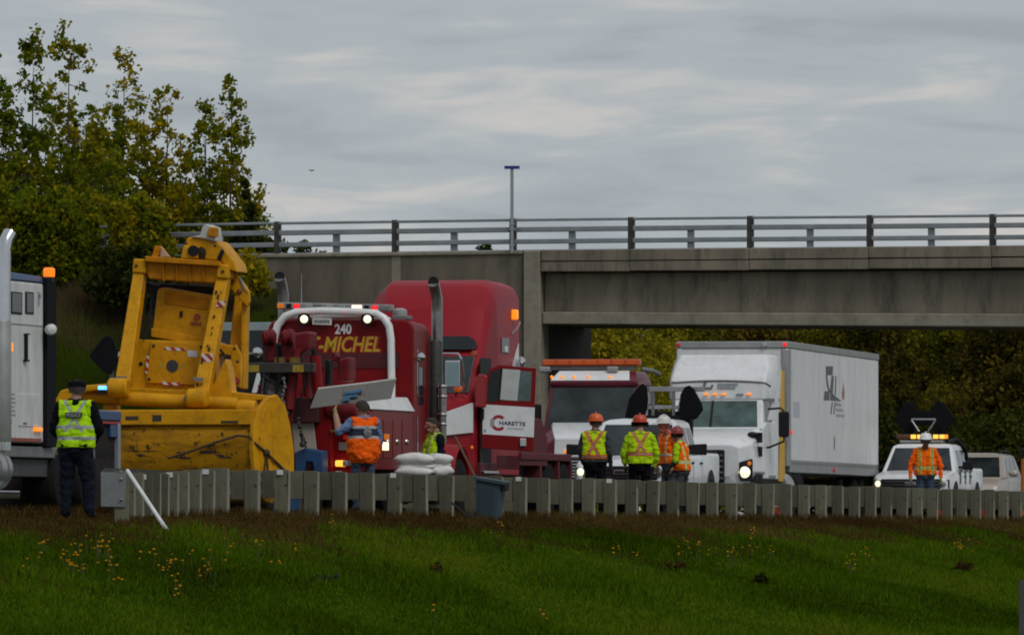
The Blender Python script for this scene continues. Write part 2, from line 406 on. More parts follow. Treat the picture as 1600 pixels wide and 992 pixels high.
def tree(name, label, px, D, top_z, base_z, rx, m, seed, nb=26, per=48, leaf=.17, tone=.5, upright=True, group=None, crown_from=.25, clump=.5):
    g = np.random.default_rng(seed); X = (px-CX)/F*D
    root = empty(name, (X, D, base_z)); tag(root, label, 'tree', group)
    H = top_z-base_z
    tr = MB(); path = [(0, 0, -.2)]
    wob = g.normal(0, .02*H, (6, 2))
    for i in range(1, 7): path.append((wob[i-1, 0]*i/6, wob[i-1, 1]*i/6, H*i/6.9))
    tr.tube(path, [max(.013*H*(1-i/6.2), .012) for i in range(7)], 8)
    cs, rs, tn = [], [], []
    P = np.array(path)
    for k in range(nb):
        f = crown_from+(1-crown_from)*(k/nb)**.85*.93
        base = np.array([np.interp(f*H*.8, P[:, 2], P[:, j]) for j in range(3)])
        ang = k*2.4+g.normal(0, .4)
        env = rx*(1-max(0, (f-.35)/.66)**1.5)*(.55+.45*min(1, f/.35))
        L = env*g.uniform(.65, 1.12)+.25
        rise = (1.35 if upright else .55)*L*g.uniform(.7, 1.3)
        end = base+np.array([math.cos(ang)*L, math.sin(ang)*L, rise]); end[2] = min(end[2], H*1.0)
        mid = (base+end)/2+np.array([0, 0, -.1*L])
        tr.tube([base, mid, end], [.006*H*(1.1-f)+.012, .004*H*(1.1-f)+.01, .008], 5)
        nc = int(4+L*2.2)
        for j in range(nc):
            u = g.uniform(.25, 1.05); q = base*(1-u)+end*u+g.normal(0, clump*.55, 3)
            cs.append(q); rs.append(clump*g.uniform(.55, 1.1)); tn.append(tone+g.normal(0, .12)+.10*math.sin(f*9+k))
    for j in range(9):
        cs.append(P[-1]*np.array([1, 1, .84+.034*j])+g.normal(0, clump*.3, 3)); rs.append(clump*(.85-.05*j)); tn.append(tone)
    tr.build('trunk', bark, root)
    leaf_cloud('crown', cs, rs, per, leaf, m, root, g, tn)
    return root

def poplar(label, px, D, top_z, base_z, rx, tone, seed, leaders=4, dens=185):
    """upright tree: several steep leaders, each a tapering spire of leaf clumps with gaps between"""
    g = np.random.default_rng(seed)
    root = empty('poplar_tree', ((px-CX)/F*D, D, base_z)); tag(root, label, 'tree', 'poplars behind the embankment')
    H = top_z-base_z; tr = MB()
    tr.tube([(0, 0, -.2), (.09, 0, H*.3), (-.07, .03, H*.6), (0, 0, H*.93)], [.15, .10, .045, .01], 8)
    cs, rs, tn = [], [], []
    for k in range(leaders):
        h = H if k == 0 else H*g.uniform(.70, .92)
        ang = k*2.4+g.uniform(0, 1); off = 0 if k == 0 else rx*g.uniform(.45, .85)
        foot = np.array([0, 0, H*(g.uniform(.22, .36) if H > 9 else g.uniform(.04, .12))]); tip = np.array([math.cos(ang)*off, math.sin(ang)*off, h])
        if k: tr.tube([foot, foot*.6+tip*.4+np.array([math.cos(ang), math.sin(ang), 0])*off*.25, tip*.97], [.09, .05, .01], 6)
        R0 = rx*(.62 if k == 0 else .5)
        tl = tone+g.normal(0, .09)
        n = int(dens*(1.15 if k == 0 else .8))
        for j in range(n):
            u = g.random()
            while g.random() > .25+.75*(1-u)**.5: u = g.random()
            Ru = R0*1.2*(1-u)**.5+.10
            if math.sin(u*23+k*2+seed) < -.93 and u > .4: continue
            a_ = g.uniform(0, 2*np.pi); r_ = Ru*g.random()**.5
            c = foot*(1-u)+tip*u+np.array([0, 0, -.0])
            q = c+np.array([math.cos(a_)*r_, math.sin(a_)*r_, g.normal(0, .15)])
            cs.append(q); rs.append(g.uniform(.18, .36)*(1.1-.3*u)); tn.append(tl+g.normal(0, .11)+.07*(u-.5))
            if j % 4 == 0: tr.tube([c-np.array([0, 0, .3*(1-u)+.1]), q], [.018, .006], 4)
    tr.build('trunk', bark, root)
    leaf_cloud('crown', cs, rs, 24, .155, poplar_m, root, g, tn)
    return root
for i, (px, py, D, rx, tn, nl, lb) in enumerate([
        (-22, 46, 268, 2.3, .36, 6, 'dark green poplar cut by the left edge of the picture'),
        (52, 42, 272, 2.3, .36, 6, 'second poplar from the left, dark green with a narrow top'),
        (108, 30, 266, 2.4, .44, 7, 'tallest poplar of the row, dark green and dense'),
        (194, 72, 270, 2.1, .66, 6, 'yellowing poplar with a single pointed top, in the middle of the row'),
        (150, 165, 262, 1.5, .55, 4, 'shorter dense poplar filling the gap behind the yellow machine'),
        (262, 116, 268, 1.7, .66, 5, 'slim thinning poplar with yellow and green leaves'),
        (322, 124, 274, 1.5, .54, 4, 'thin poplar second from the right end of the row, sky showing through'),
        (362, 114, 267, 1.9, .64, 5, 'rightmost poplar of the row with loose yellow green leaves'),
        (226, 296, 245.6, 1.0, .55, 5, 'low leafy poplar at the railing left of the yellow machine head'),
        (92, 290, 246, 1.4, .42, 6, 'broad low dark poplar above the brown bank'),
        (2, 280, 246.5, 1.5, .40, 6, 'broad low dark poplar at the left edge of the picture')]):
    poplar(lb, px, D, (HY-py-16)/F*D, .3 if D > 250 else 6.95, rx, tn, 40+i, nl)
tree('evergreen_bush', 'small dark feathery bush at the right end of the poplars', 402, 262, (HY-272)/F*262, 1.5, .95, dark_m, 61, nb=34, per=60, leaf=.16, tone=.45, crown_from=.45, clump=.3)

# trees under the bridge and beyond the road
bt = [(935, 296, 8.2, 2.4, autumn_m, .62), (985, 300, 8.6, 2.3, autumn_m, .66), (1035, 305, 8.4, 2.2, autumn_m, .5), (1010, 288, 5.6, 2.0, autumn_m, .6), (962, 286, 5.0, 1.9, autumn_m, .66),
      (1075, 310, 8.8, 2.4, autumn_m, .42), (1130, 312, 8.8, 2.6, autumn_m, .45), (1195, 306, 8.7, 2.6, brown_m, .62), (1255, 312, 8.9, 2.6, brown_m, .7), (1310, 304, 8.6, 2.5, autumn_m, .3),
      (1365, 298, 8.5, 2.4, brown_m, .40), (1395, 290, 6.5, 2.2, brown_m, .5), (1430, 300, 8.7, 2.4, brown_m, .62), (1475, 294, 8.4, 2.4, autumn_m, .22), (1520, 302, 8.7, 2.5, brown_m, .66),
      (1560, 292, 8.3, 2.4, brown_m, .5), (1605, 300, 8.6, 2.5, brown_m, .7), (1640, 292, 8.4, 2.4, brown_m, .5), (1410, 280, 4.2, 1.9, brown_m, .45), (1470, 282, 4.6, 1.9, autumn_m, .2), (1540, 279, 4.4, 2.0, brown_m, .55),
      (1600, 278, 4.8, 2.0, brown_m, .42), (1345, 283, 4.4, 1.9, brown_m, .5), (900, 300, 8.5, 2.2, autumn_m, .55), (1095, 290, 5.2, 1.9, autumn_m, .45), (1505, 276, 3.2, 1.6, dark_m, .5), (1577, 274, 3.0, 1.6, dark_m, .6), (1390, 274, 3.0, 1.5, dark_m, .5), (1440, 272, 2.8, 1.5, dark_m, .45)]
bt.sort(key=lambda q: q[0])
look = {'autumn_leaves': 'golden yellow', 'shaded_brown_leaves': 'shaded olive brown', 'shrub_leaves': 'dark green'}
ordinal = ('first second third fourth fifth sixth seventh eighth ninth tenth eleventh twelfth thirteenth fourteenth fifteenth sixteenth seventeenth eighteenth nineteenth twentieth '
           'twenty-first twenty-second twenty-third twenty-fourth twenty-fifth twenty-sixth twenty-seventh twenty-eighth twenty-ninth').split()
for i, (px, D, H, rx, m, tn) in enumerate(bt):
    size = 'tall' if H > 8 else 'mid-height' if H > 4 else 'low'
    tree('autumn_tree', '%s %s tree beyond the bridge, %s of %d counted from the left' % (size, look[m.name], ordinal[i], len(bt)), px, D, H+.3, .3, rx, m, 100+i, nb=24, per=62, leaf=.165, tone=tn, upright=False, group='trees beyond the overpass', crown_from=.08, clump=.62)
# a closed belt of wood behind them, where single trees can no longer be told apart
g = np.random.default_rng(5)
n_ = 900; cx_ = g.uniform(5, 34, n_)+0; cy_ = 322+g.uniform(0, 14, n_); cz_ = g.uniform(.3, 8.4, n_)
woodm = brown_m
o = leaf_cloud('far_wood', np.stack([cx_-6, cy_, cz_], 1), np.full(n_, 1.1), 40, .3, woodm, None, g, np.clip(.45+.25*np.sin(cx_*.7), 0, 1)); tag(o, 'dim wood closing the view under the bridge', 'wood', kind='stuff')

# ---------------------------------------------------------------- overpass
BD = {0: 246., 1: 232.}      # distance of the front face at column 400 and at column 1600
def bd(px): return np.interp(px, [-400, 400, 1600, 2000], [252, 245, 234, 230.5])
def bp(px, py, back=0.):
    D = float(bd(px)); X = (px-CX)/F*D
    return Vector((X+back*dx_/dy_*0+back*.2, D+back*.98, (HY-py)/F*D))
def beam(mb, p0, p1, h0, h1, depth, off=0.):
    """straight member: front bottom-left to bottom-right given as columns/rows of its top edge, h rows tall"""
    a, b = bp(p0[0], p0[1]), bp(p1[0], p1[1]); c, d = bp(p0[0], p0[1]+h0), bp(p1[0], p1[1]+h1)
    o_, k = Vector((.2, .98, 0))*off, Vector((.2, .98, 0))*depth
    mb.hexa([c+o_, d+o_, d+o_+k, c+o_+k, a+o_, b+o_, b+o_+k, a+o_+k]); return mb
ov = empty('overpass', tuple(bp(845, 810))); ov.location.z = .3
tag(ov, 'grey concrete road overpass with steel railing crossing behind the trucks', 'bridge')
def ovb(mb, name, m, bevel=.03):
    o = mb.build(name, m, None, bevel); o.parent = ov; o.matrix_parent_inverse = Matrix.Translation(-Vector(ov.location)); return o
ov_w = MB(); beam(ov_w, (392, 399), (817, 393), 445, 445, .9, 0.); ovb(ov_w, 'abutment_wall', concrete)
w = MB(); beam(w, (819, 392), (845, 392), 440, 440, 1.2, -.12); ovb(w, 'abutment_pilaster', concrete_light)
w = MB(); beam(w, (612, 398), (626, 398), 440, 440, .05, -.02); ovb(w, 'wall_joint', concrete_light, .01)
w = MB(); beam(w, (395, 397.5), (817, 391.5), 6, 6, 1.1, -.06); ovb(w, 'wall_cap', concrete_light)
# inner abutment face under the deck
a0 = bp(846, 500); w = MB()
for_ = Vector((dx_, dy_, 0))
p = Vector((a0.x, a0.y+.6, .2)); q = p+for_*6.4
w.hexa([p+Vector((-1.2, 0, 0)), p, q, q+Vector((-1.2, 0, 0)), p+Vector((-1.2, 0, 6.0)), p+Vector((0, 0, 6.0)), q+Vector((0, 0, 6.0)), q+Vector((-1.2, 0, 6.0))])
ovb(w, 'abutment_face', mat('shade_dark_concrete', (.05, .044, .038), .95, var=.25, scale=1.2, dirt=.6, dirt_col=(.035, .03, .027)))  # base colour darkened to paint in the shade under the deck
def lin(px, y0, y1): return y0+(y1-y0)*(px-846)/(1900-846)
cuts = [846, 985, 1171, 1358, 1550, 1742, 1900]
for a_, b_ in zip(cuts[:-1], cuts[1:]):      # two courses of coping blocks with open joints
    w = MB(); beam(w, (a_+.4, lin(a_, 391, 381)), (b_-.4, lin(b_, 391, 381)), 17.2, 17.8, .55, -.10); ovb(w, 'coping_block', concrete_old, .02)
    w = MB(); beam(w, (a_+.4, lin(a_, 409.4, 400)), (b_-.4, lin(b_, 409.4, 400)), 15, 16, .55, -.085); ovb(w, 'coping_block', concrete_old, .02)
w = MB(); beam(w, (846, 426), (1900, 419), 61, 72, .5, .38); ovb(w, 'girder_web', concrete_old)
w = MB(); beam(w, (846, 487), (1900, 491), 19, 21.5, .8, .12); ovb(w, 'girder_flange', concrete_light)
for k in range(1, 4):
    w = MB(); beam(w, (846, 424), (1900, 417), 81, 92, .55, .38+k*1.75); ovb(w, 'girder', concrete_old)
w = MB(); beam(w, (846, 398), (1900, 390), 27, 28, 6.6, .46); ovb(w, 'deck_slab', concrete)
# railing: tall dark posts, short posts between, three rails of galvanised steel and one low rail
def rail_y(px, base): return base+np.interp(px, [60, 250, 432, 616, 800, 985, 1171, 1358, 1550, 1900], [17, 12.5, 9, 6.5, 4, 2, 0.2, -1.2, -2.8, -5.5])
posts = [-110, 72, 250, 432, 616, 800, 985, 1171, 1358, 1550, 1742]
for px in posts:
    w = MB(); beam(w, (px-5, rail_y(px, 337)), (px+5, rail_y(px, 337)), 54, 54, .18, .06); ovb(w, 'railing_post', darksteel, .012)
for a, b in zip(posts[:-1], posts[1:]):
    m_ = (a+b)/2
    w = MB(); beam(w, (m_-5, rail_y(m_, 358)), (m_+5, rail_y(m_, 358)), 32, 32, .16, .07); ovb(w, 'railing_short_post', galv, .012)
    for base, h, dd in ((338, 4.2, .10), (351, 8, .13), (370, 7.5, .13), (386.5, 3, .1)):
        w = MB(); beam(w, (a+4, rail_y(a, base)), (b-4, rail_y(b, base)), h, h, dd, -.04); ovb(w, 'rail', galv, .02)
# street-name sign clamped to the railing
sg = empty('street_sign', tuple(bp(800, 390)-Vector((0, .22, 0))))
tag(sg, 'small blue sign on a tall thin pole clamped to the bridge railing', 'sign')
S_ = F/bd(800)
MB().box(-.045, .045, -.04, .04, -.1, (390-262)/S_).build('pole', galv, sg, .01)
MB().box(-12/S_, 12/S_, -.06, -.045, (390-265)/S_, (390-260)/S_).build('sign_plate', mat('sign_blue', (.012, .035, .22), .45), sg)
for yy in (360, 352, 385):
    MB().box(-.08, .08, -.05, .22, (390-yy)/S_, (390-yy)/S_+.05).build('clamp', galv, sg)

# ---------------------------------------------------------------- embankment on the left
em_m = ramp_mat('bank_soil', [(.3, (.018, .022, .006)), (.55, (.035, .032, .012)), (.75, (.06, .045, .018))], scale=.45)
em = MB()
xs = [-32, -24, -16, -12, -9, -7.2, -6.2]
def emb_pt(x, f):
    D0 = 246-.15*(x+7)
    zt = 7.15-.0*(x) - .02*(-7-x)
    return (x, D0-f*15.5, zt*(1-f)+.25*f)
for f0, f1 in ((0, .12), (.12, .35), (.35, .65), (.65, 1.)):
    pass
em.loft([[emb_pt(x, f) for f in (0, .1, .3, .55, .8, 1.)]+[(x, 262-.15*(x+7), .0), (x, 255-.15*(x+7), 7.1)] for x in xs])
o = em.build('embankment', em_m, smooth=60); o['kind'] = 'structure'
def slope_weeds(name, label, n, m, h, seed, frange, xr, wid=.02):
    g = np.random.default_rng(seed)
    x = g.uniform(*xr, n); f = g.uniform(*frange, n)
    D0 = 246-.15*(x+7); y = D0-f*15.5; z = (7.15-.02*(-7-x))*(1-f)+.25*f
    hh = h*g.uniform(.4, 1.4, n)*(1+.6*np.sin(x*2.1+f*9)); hh = np.abs(hh)+.05
    w = wid*g.uniform(.6, 1.6, n); lx = g.normal(0, .3, n)*hh
    V_ = np.stack([np.stack([x-w, y, z-.03], 1), np.stack([x+w, y, z-.03], 1), np.stack([x+lx, y-.1*hh, z+hh], 1)], 1).reshape(-1, 3)
    F_ = np.arange(n*3).reshape(-1, 3)
    tone = np.clip(.45+.25*np.sin(x*1.3+2*np.sin(f*6))*np.cos(f*11)+g.normal(0, .13, n), 0, 1)
    o = arrays_mesh(name, V_, F_, m, attr=tone); tag(o, label, 'weeds', kind='stuff')
bank_g = ramp_mat('bank_grass', [(0, (.018, .030, .003)), (.4, (.038, .064, .005)), (.7, (.055, .085, .007)), (1, (.08, .08, .016))], attr='tone', trans=.2)
bank_b = ramp_mat('bank_dead_grass', [(0, (.035, .026, .012)), (.4, (.07, .052, .024)), (.7, (.11, .08, .038)), (1, (.13, .10, .05))], attr='tone', trans=.2)
slope_weeds('bank_grass', 'rough green grass on the embankment behind the yellow machine', 60000, bank_g, .30, 8, (.22, 1.), (-17, -6.2))
slope_weeds('bank_dead_grass', 'dead brown grass along the top of the embankment', 26000, bank_b, .34, 9, (-.01, .34), (-17, -7.5))
def bush(name, label, px, D, z0, rx, rz, m, seed, n=40, per=60, leaf=.15, tone=.5, clump=.35):
    g = np.random.default_rng(seed); root = empty(name, ((px-CX)/F*D, D, z0)); tag(root, label, 'bush')
    cs = []; st = MB()
    for k in range(n):
        d = g.normal(0, 1, 3); d /= np.linalg.norm(d); d[2] = abs(d[2])
        q = d*np.array([rx, rx*.8, rz])*g.uniform(.35, 1.) ; cs.append(q)
        if k % 3 == 0: st.tube([(0, 0, -.1), q*.5+np.array([0, 0, -.05]), q], [.03, .018, .008], 5)
    st.build('stems', bark, root)
    leaf_cloud('foliage', cs, np.full(n, clump), per, leaf, m, root, g, tone+g.normal(0, .1, n)); return root
bush('bush', 'dark shrub at the foot of the concrete wall beside the yellow machine', 400, 240, 4.0, 1.0, 1.9, dark_m, 71, tone=.35)
bush('bush', 'yellowish shrub at the left end of the concrete wall top', 388, 243, 6.6, .6, 1.0, poplar_m, 72, tone=.75, n=26)
bush('bush', 'dark thicket on the bank top left of the yellow machine', 205, 243, 6.3, 1.4, 1.6, dark_m, 73, n=60, tone=.35)
bush('bush', 'brownish thicket above the bank right of the white truck roof beacon', 120, 247, 6.9, 1.6, 1.0, dark_m, 74, n=50, tone=.5)
bush('bush', 'small weedy bush showing through the railing left of the exhaust stack', 470, 249, 7.15, .75, .75, dark_m, 75, n=18, tone=.55, clump=.22)
bush('bush', 'low weeds showing through the railing beside the blue sign pole', 765, 246, 7.3, .7, .45, dark_m, 76, n=12, tone=.5, clump=.16)
bush('bush', 'low dark shrub on the bank behind the wrecker stack', 410, 238, 2.6, 1.1, 1.5, dark_m, 77, tone=.4)
# drone in the sky
dr = empty('drone', ((487-CX)/F*200, 200, (HY-267)/F*200)); tag(dr, 'tiny dark drone hovering in the sky', 'drone')
dk = mat('black_plastic', (.012, .012, .013), .5)
dr.scale = (.62,)*3
MB().box(-.03, .03, -.05, .05, -.02, .03).build('hull', dk, dr, .01)
for sx in (-1, 1):
    for sy in (-1, 1):
        MB().tube([(0, 0, 0), (.075*sx, .075*sy, .02)], .008, 6).build('arm', dk, dr)
        MB().box(.075*sx-.05, .075*sx+.05, .075*sy-.006, .075*sy+.006, .03, .035).build('rotor', dk, dr)
# ================================================================ SHARED VEHICLE MATERIALS AND PARTS
white_p = mat('white_paint', (.68, .69, .70), .35, var=.05, scale=1.5, dirt=.35, dirt_col=(.32, .30, .27), coat=.3)
white_d = mat('dirty_white_paint', (.62, .62, .61), .45, var=.08, scale=1.1, dirt=.5, dirt_col=(.27, .25, .22), coat=.1, stretch=(1, 1, .35))
red_p = mat('red_paint', (.18, .0025, .005), .4, var=.16, scale=1.3, dirt=.25, dirt_col=(.09, .010, .012), coat=.0, spec=.22)
red_s = mat('sleeper_red_paint', (.25, .006, .014), .45, var=.12, scale=.9, dirt=.25, dirt_col=(.16, .012, .02), coat=.0, spec=.22)
red_dusty = mat('dusty_maroon_paint', (.10, .013, .018), .65, var=.2, scale=2., dirt=.55, dirt_col=(.13, .05, .05), spec=.25)
maroon = mat('maroon_paint', (.11, .008, .022), .4, var=.1, scale=1.5, coat=.1, spec=.35)
boom_red = mat('boom_red_paint', (.15, .010, .014), .5, var=.25, scale=5, dirt=.6, dirt_col=(.03, .015, .015), spec=.2, chips=.6)
yellow_p = mat('machine_yellow_paint', (.58, .27, .002), .5, var=.12, scale=2.2, dirt=.6, dirt_col=(.24, .085, .004), spec=.2, chips=.45)
yellow_w = mat('worn_shaded_yellow', (.40, .185, .003), .65, spec=.15, chips=.9, chip_scale=7., var=.35, scale=1.3, dirt=1., dirt_col=(.018, .011, .005), stretch=(.45, 1, 1.6))  # worn and grimy; also darkened to paint the shade on the bucket
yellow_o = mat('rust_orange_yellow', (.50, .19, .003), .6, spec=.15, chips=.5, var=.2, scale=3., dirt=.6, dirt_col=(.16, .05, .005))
yellow_b = mat('bright_yellow_stripe', (.62, .36, .012), .5, var=.05)
chrome = mat('chrome', (.62, .62, .63), .16, 1., var=.08)
alu = mat('dull_aluminium', (.42, .42, .41), .42, .8, var=.15, scale=4)
grey_m = mat('grey_metal', (.20, .20, .20), .6, .4, var=.2, scale=3)
black_m = mat('black_steel', (.012, .012, .013), .6, var=.3, scale=4, spec=.2)
black_r = mat('black_rubber', (.011, .011, .011), .9, var=.3, scale=5, dirt=.4, dirt_col=(.035, .032, .028), spec=.15)
arrow_m = mat('arrow_board_black', (.007, .007, .009), .8, var=.2, spec=.12)
blue_p = mat('blue_paint', (.010, .055, .15), .45, var=.2, scale=4, dirt=.4)
g_dark = glass('dark_glass')
g_sky = mat('windshield_glass', (.022, .028, .030), .08, var=.7, scale=1.6, spec=.5)
g_teal = mat('teal_glass', (.06, .095, .09), .08, var=.6, scale=1.8, spec=.5)
amber = mat('amber_lens', (.62, .15, .012), .3, emit=((1., .25, .02), .25))
amber_on = mat('lit_amber_lamp', (.8, .3, .02), .3, emit=((1., .26, .012), .8))
amber_hot = mat('lit_amber_bulb', (.9, .5, .1), .3, emit=((1., .45, .05), 1.3))
red_on = mat('lit_red_lamp', (.6, .02, .02), .3, emit=((1., .02, .02), .7))
red_dim = mat('red_lens', (.35, .012, .012), .3, emit=((1., .02, .02), .12))
white_on = mat('lit_white_lamp', (.9, .85, .7), .3, emit=((1., .78, .48), 1.3))
head_on = mat('lit_headlight', (.9, .9, .8), .3, emit=((1., .95, .60), .9))
blue_on = mat('lit_blue_lamp', (.1, .3, .9), .3, emit=((.08, .35, 1.), 3.0))
ink = mat('grey_print', (.12, .125, .13), .6, var=.2, scale=6)
ink_l = mat('pale_grey_print', (.28, .29, .30), .5, var=.1)
navy_ink = mat('navy_print', (.03, .05, .09), .5)
red_ink = mat('red_print', (.30, .012, .02), .5)
rust_ink = mat('faded_red_print', (.42, .16, .14), .5)

def tape(name='red_white_tape', scale=9., ang=45):
    if name in MATS: return MATS[name]
    m = bpy.data.materials.new(name); m.use_nodes = True; n, l = m.node_tree.nodes, m.node_tree.links
    tc = n.new('ShaderNodeTexCoord'); mp = n.new('ShaderNodeMapping'); l.new(tc.outputs['Object'], mp.inputs[0]); mp.inputs['Rotation'].default_value = (0, R(ang), 0)
    w = n.new('ShaderNodeTexWave'); w.bands_direction = 'X'; w.inputs['Scale'].default_value = scale*.32; l.new(mp.outputs[0], w.inputs['Vector'])
    rp = n.new('ShaderNodeValToRGB'); rp.color_ramp.interpolation = 'CONSTANT'; l.new(w.outputs['Fac'], rp.inputs[0])
    rp.color_ramp.elements[0].color = (.36, .02, .02, 1); rp.color_ramp.elements[1].position = .5; rp.color_ramp.elements[1].color = (.62, .6, .56, 1)
    l.new(rp.outputs[0], n['Principled BSDF'].inputs['Base Color']); MATS[name] = m; return m
tape_m = tape()

def wheel(parent, x, y, r=.52, w=.28, rim_m=None, face=1):
    """tyre with its rim; face=+1 shows the rim on +x"""
    t = MB().lathe([(r*.56, -w/2), (r*.9, -w/2), (r*.97, -w*.42), (r, -w*.3), (r, w*.3), (r*.97, w*.42), (r*.9, w/2), (r*.56, w/2)], (x, y, r), (1, 0, 0), 26)
    wo = t.build('wheel', black_r, parent)
    f = face
    MB().lathe([(r*.58, f*w*.1), (r*.58, f*w*.47), (r*.50, f*w*.5), (r*.44, f*w*.25), (r*.2, f*w*.2), (r*.16, f*w*.48), (r*.01, f*w*.5)], (x, y, r), (1, 0, 0), 20).build('rim', rim_m or alu, wo)
    return wo
def lamp(parent, name, c, r, m, axis=(0, -1, 0), depth=.05, n=14):
    return MB().lathe([(r*.9, -depth), (r, 0), (r*.75, depth*.5), (r*.2, depth*.7)], c, axis, n).build(name, m, parent)

def ring(y, hw, z0, z1, top_r=.12, tuck=.04, crown=0.):
    """cross-section of a car body at depth y"""
    return [(-hw+tuck, y, z0), (hw-tuck, y, z0), (hw, y, z0+.22), (hw, y, z1-top_r), (hw-top_r*.35, y, z1-top_r*.25), (hw-top_r, y, z1), (0, y, z1+crown), (-hw+top_r, y, z1), (-hw+top_r*.35, y, z1-top_r*.25), (-hw, y, z1-top_r), (-hw, y, z0+.22)]

def cabin(fr, y0, y1, yt0, yt1, zb, zt, hb, ht, paint_m, glass_m, pillars=(.0, .52, 1.), name='cab', side_v=(.08, .86)):
    """greenhouse: tapering shell, windscreen and side panes set proud of it"""
    h = (zt-zb)
    rings = [[(-hb, y0, zb), (hb, y0, zb), (hb, y1, zb), (-hb, y1, zb)],
             [(-ht, yt0, zt-.05), (ht, yt0, zt-.05), (ht, yt1, zt-.05), (-ht, yt1, zt-.05)],
             [(-ht+.10, yt0+.16, zt), (ht-.10, yt0+.16, zt), (ht-.10, yt1-.12, zt), (-ht+.10, yt1-.12, zt)],
             [(-ht+.35, yt0+.5, zt+.03), (ht-.35, yt0+.5, zt+.03), (ht-.35, yt1-.4, zt+.03), (-ht+.35, yt1-.4, zt+.03)]]
    c = MB().loft(rings).build(name, paint_m, fr, .03)
    A, B, Cc, Dd = rings[0]; A2, B2, C2, D2 = rings[1]
    MB().panel([A, B, B2, A2], .055, .945, .06, .93, .006).build('windscreen', glass_m, c, .01)
    for q, nm in (([B, Cc, C2, B2], 'side_window'), ([Dd, A, A2, D2], 'side_window')):
        for u0, u1 in zip(pillars[:-1], pillars[1:]):
            a_, b_ = (u0+.045, u1-.03) if q[0] is B else (1-u1+.03, 1-u0-.045)
            MB().panel(q, a_, b_, side_v[0], side_v[1], .006).build(nm, g_dark, c, .01)
    MB().panel([Cc, Dd, D2, C2], .1, .9, .12, .9, .006).build('rear_window', g_dark, c)
    return c, rings

def arrow_board(fr, cx, y, zc, w, h, m=arrow_m, name='arrow_board', solid=True, tilt=0.):
    """double-headed arrow panel"""
    hw, hh, b = w/2, h/2, h*.21
    pts = [(-hw, 0), (-hw+h*.30, -hh*.92), (-hw+h*.55, -hh), (-hw+h*.62, -hh*.7), (-hw+h*.62, -b), (hw-h*.62, -b), (hw-h*.62, -hh*.7), (hw-h*.55, -hh), (hw-h*.30, -hh*.92),
           (hw, 0), (hw-h*.30, hh*.92), (hw-h*.55, hh), (hw-h*.62, hh*.7), (hw-h*.62, b), (-hw+h*.62, b), (-hw+h*.62, hh*.7), (-hw+h*.55, hh), (-hw+h*.30, hh*.92)]
    o = MB().extrude([(cx+a, y, zc+b_) for a, b_ in pts], (0, .08, 0)).build(name, m, fr, .012)
    return o

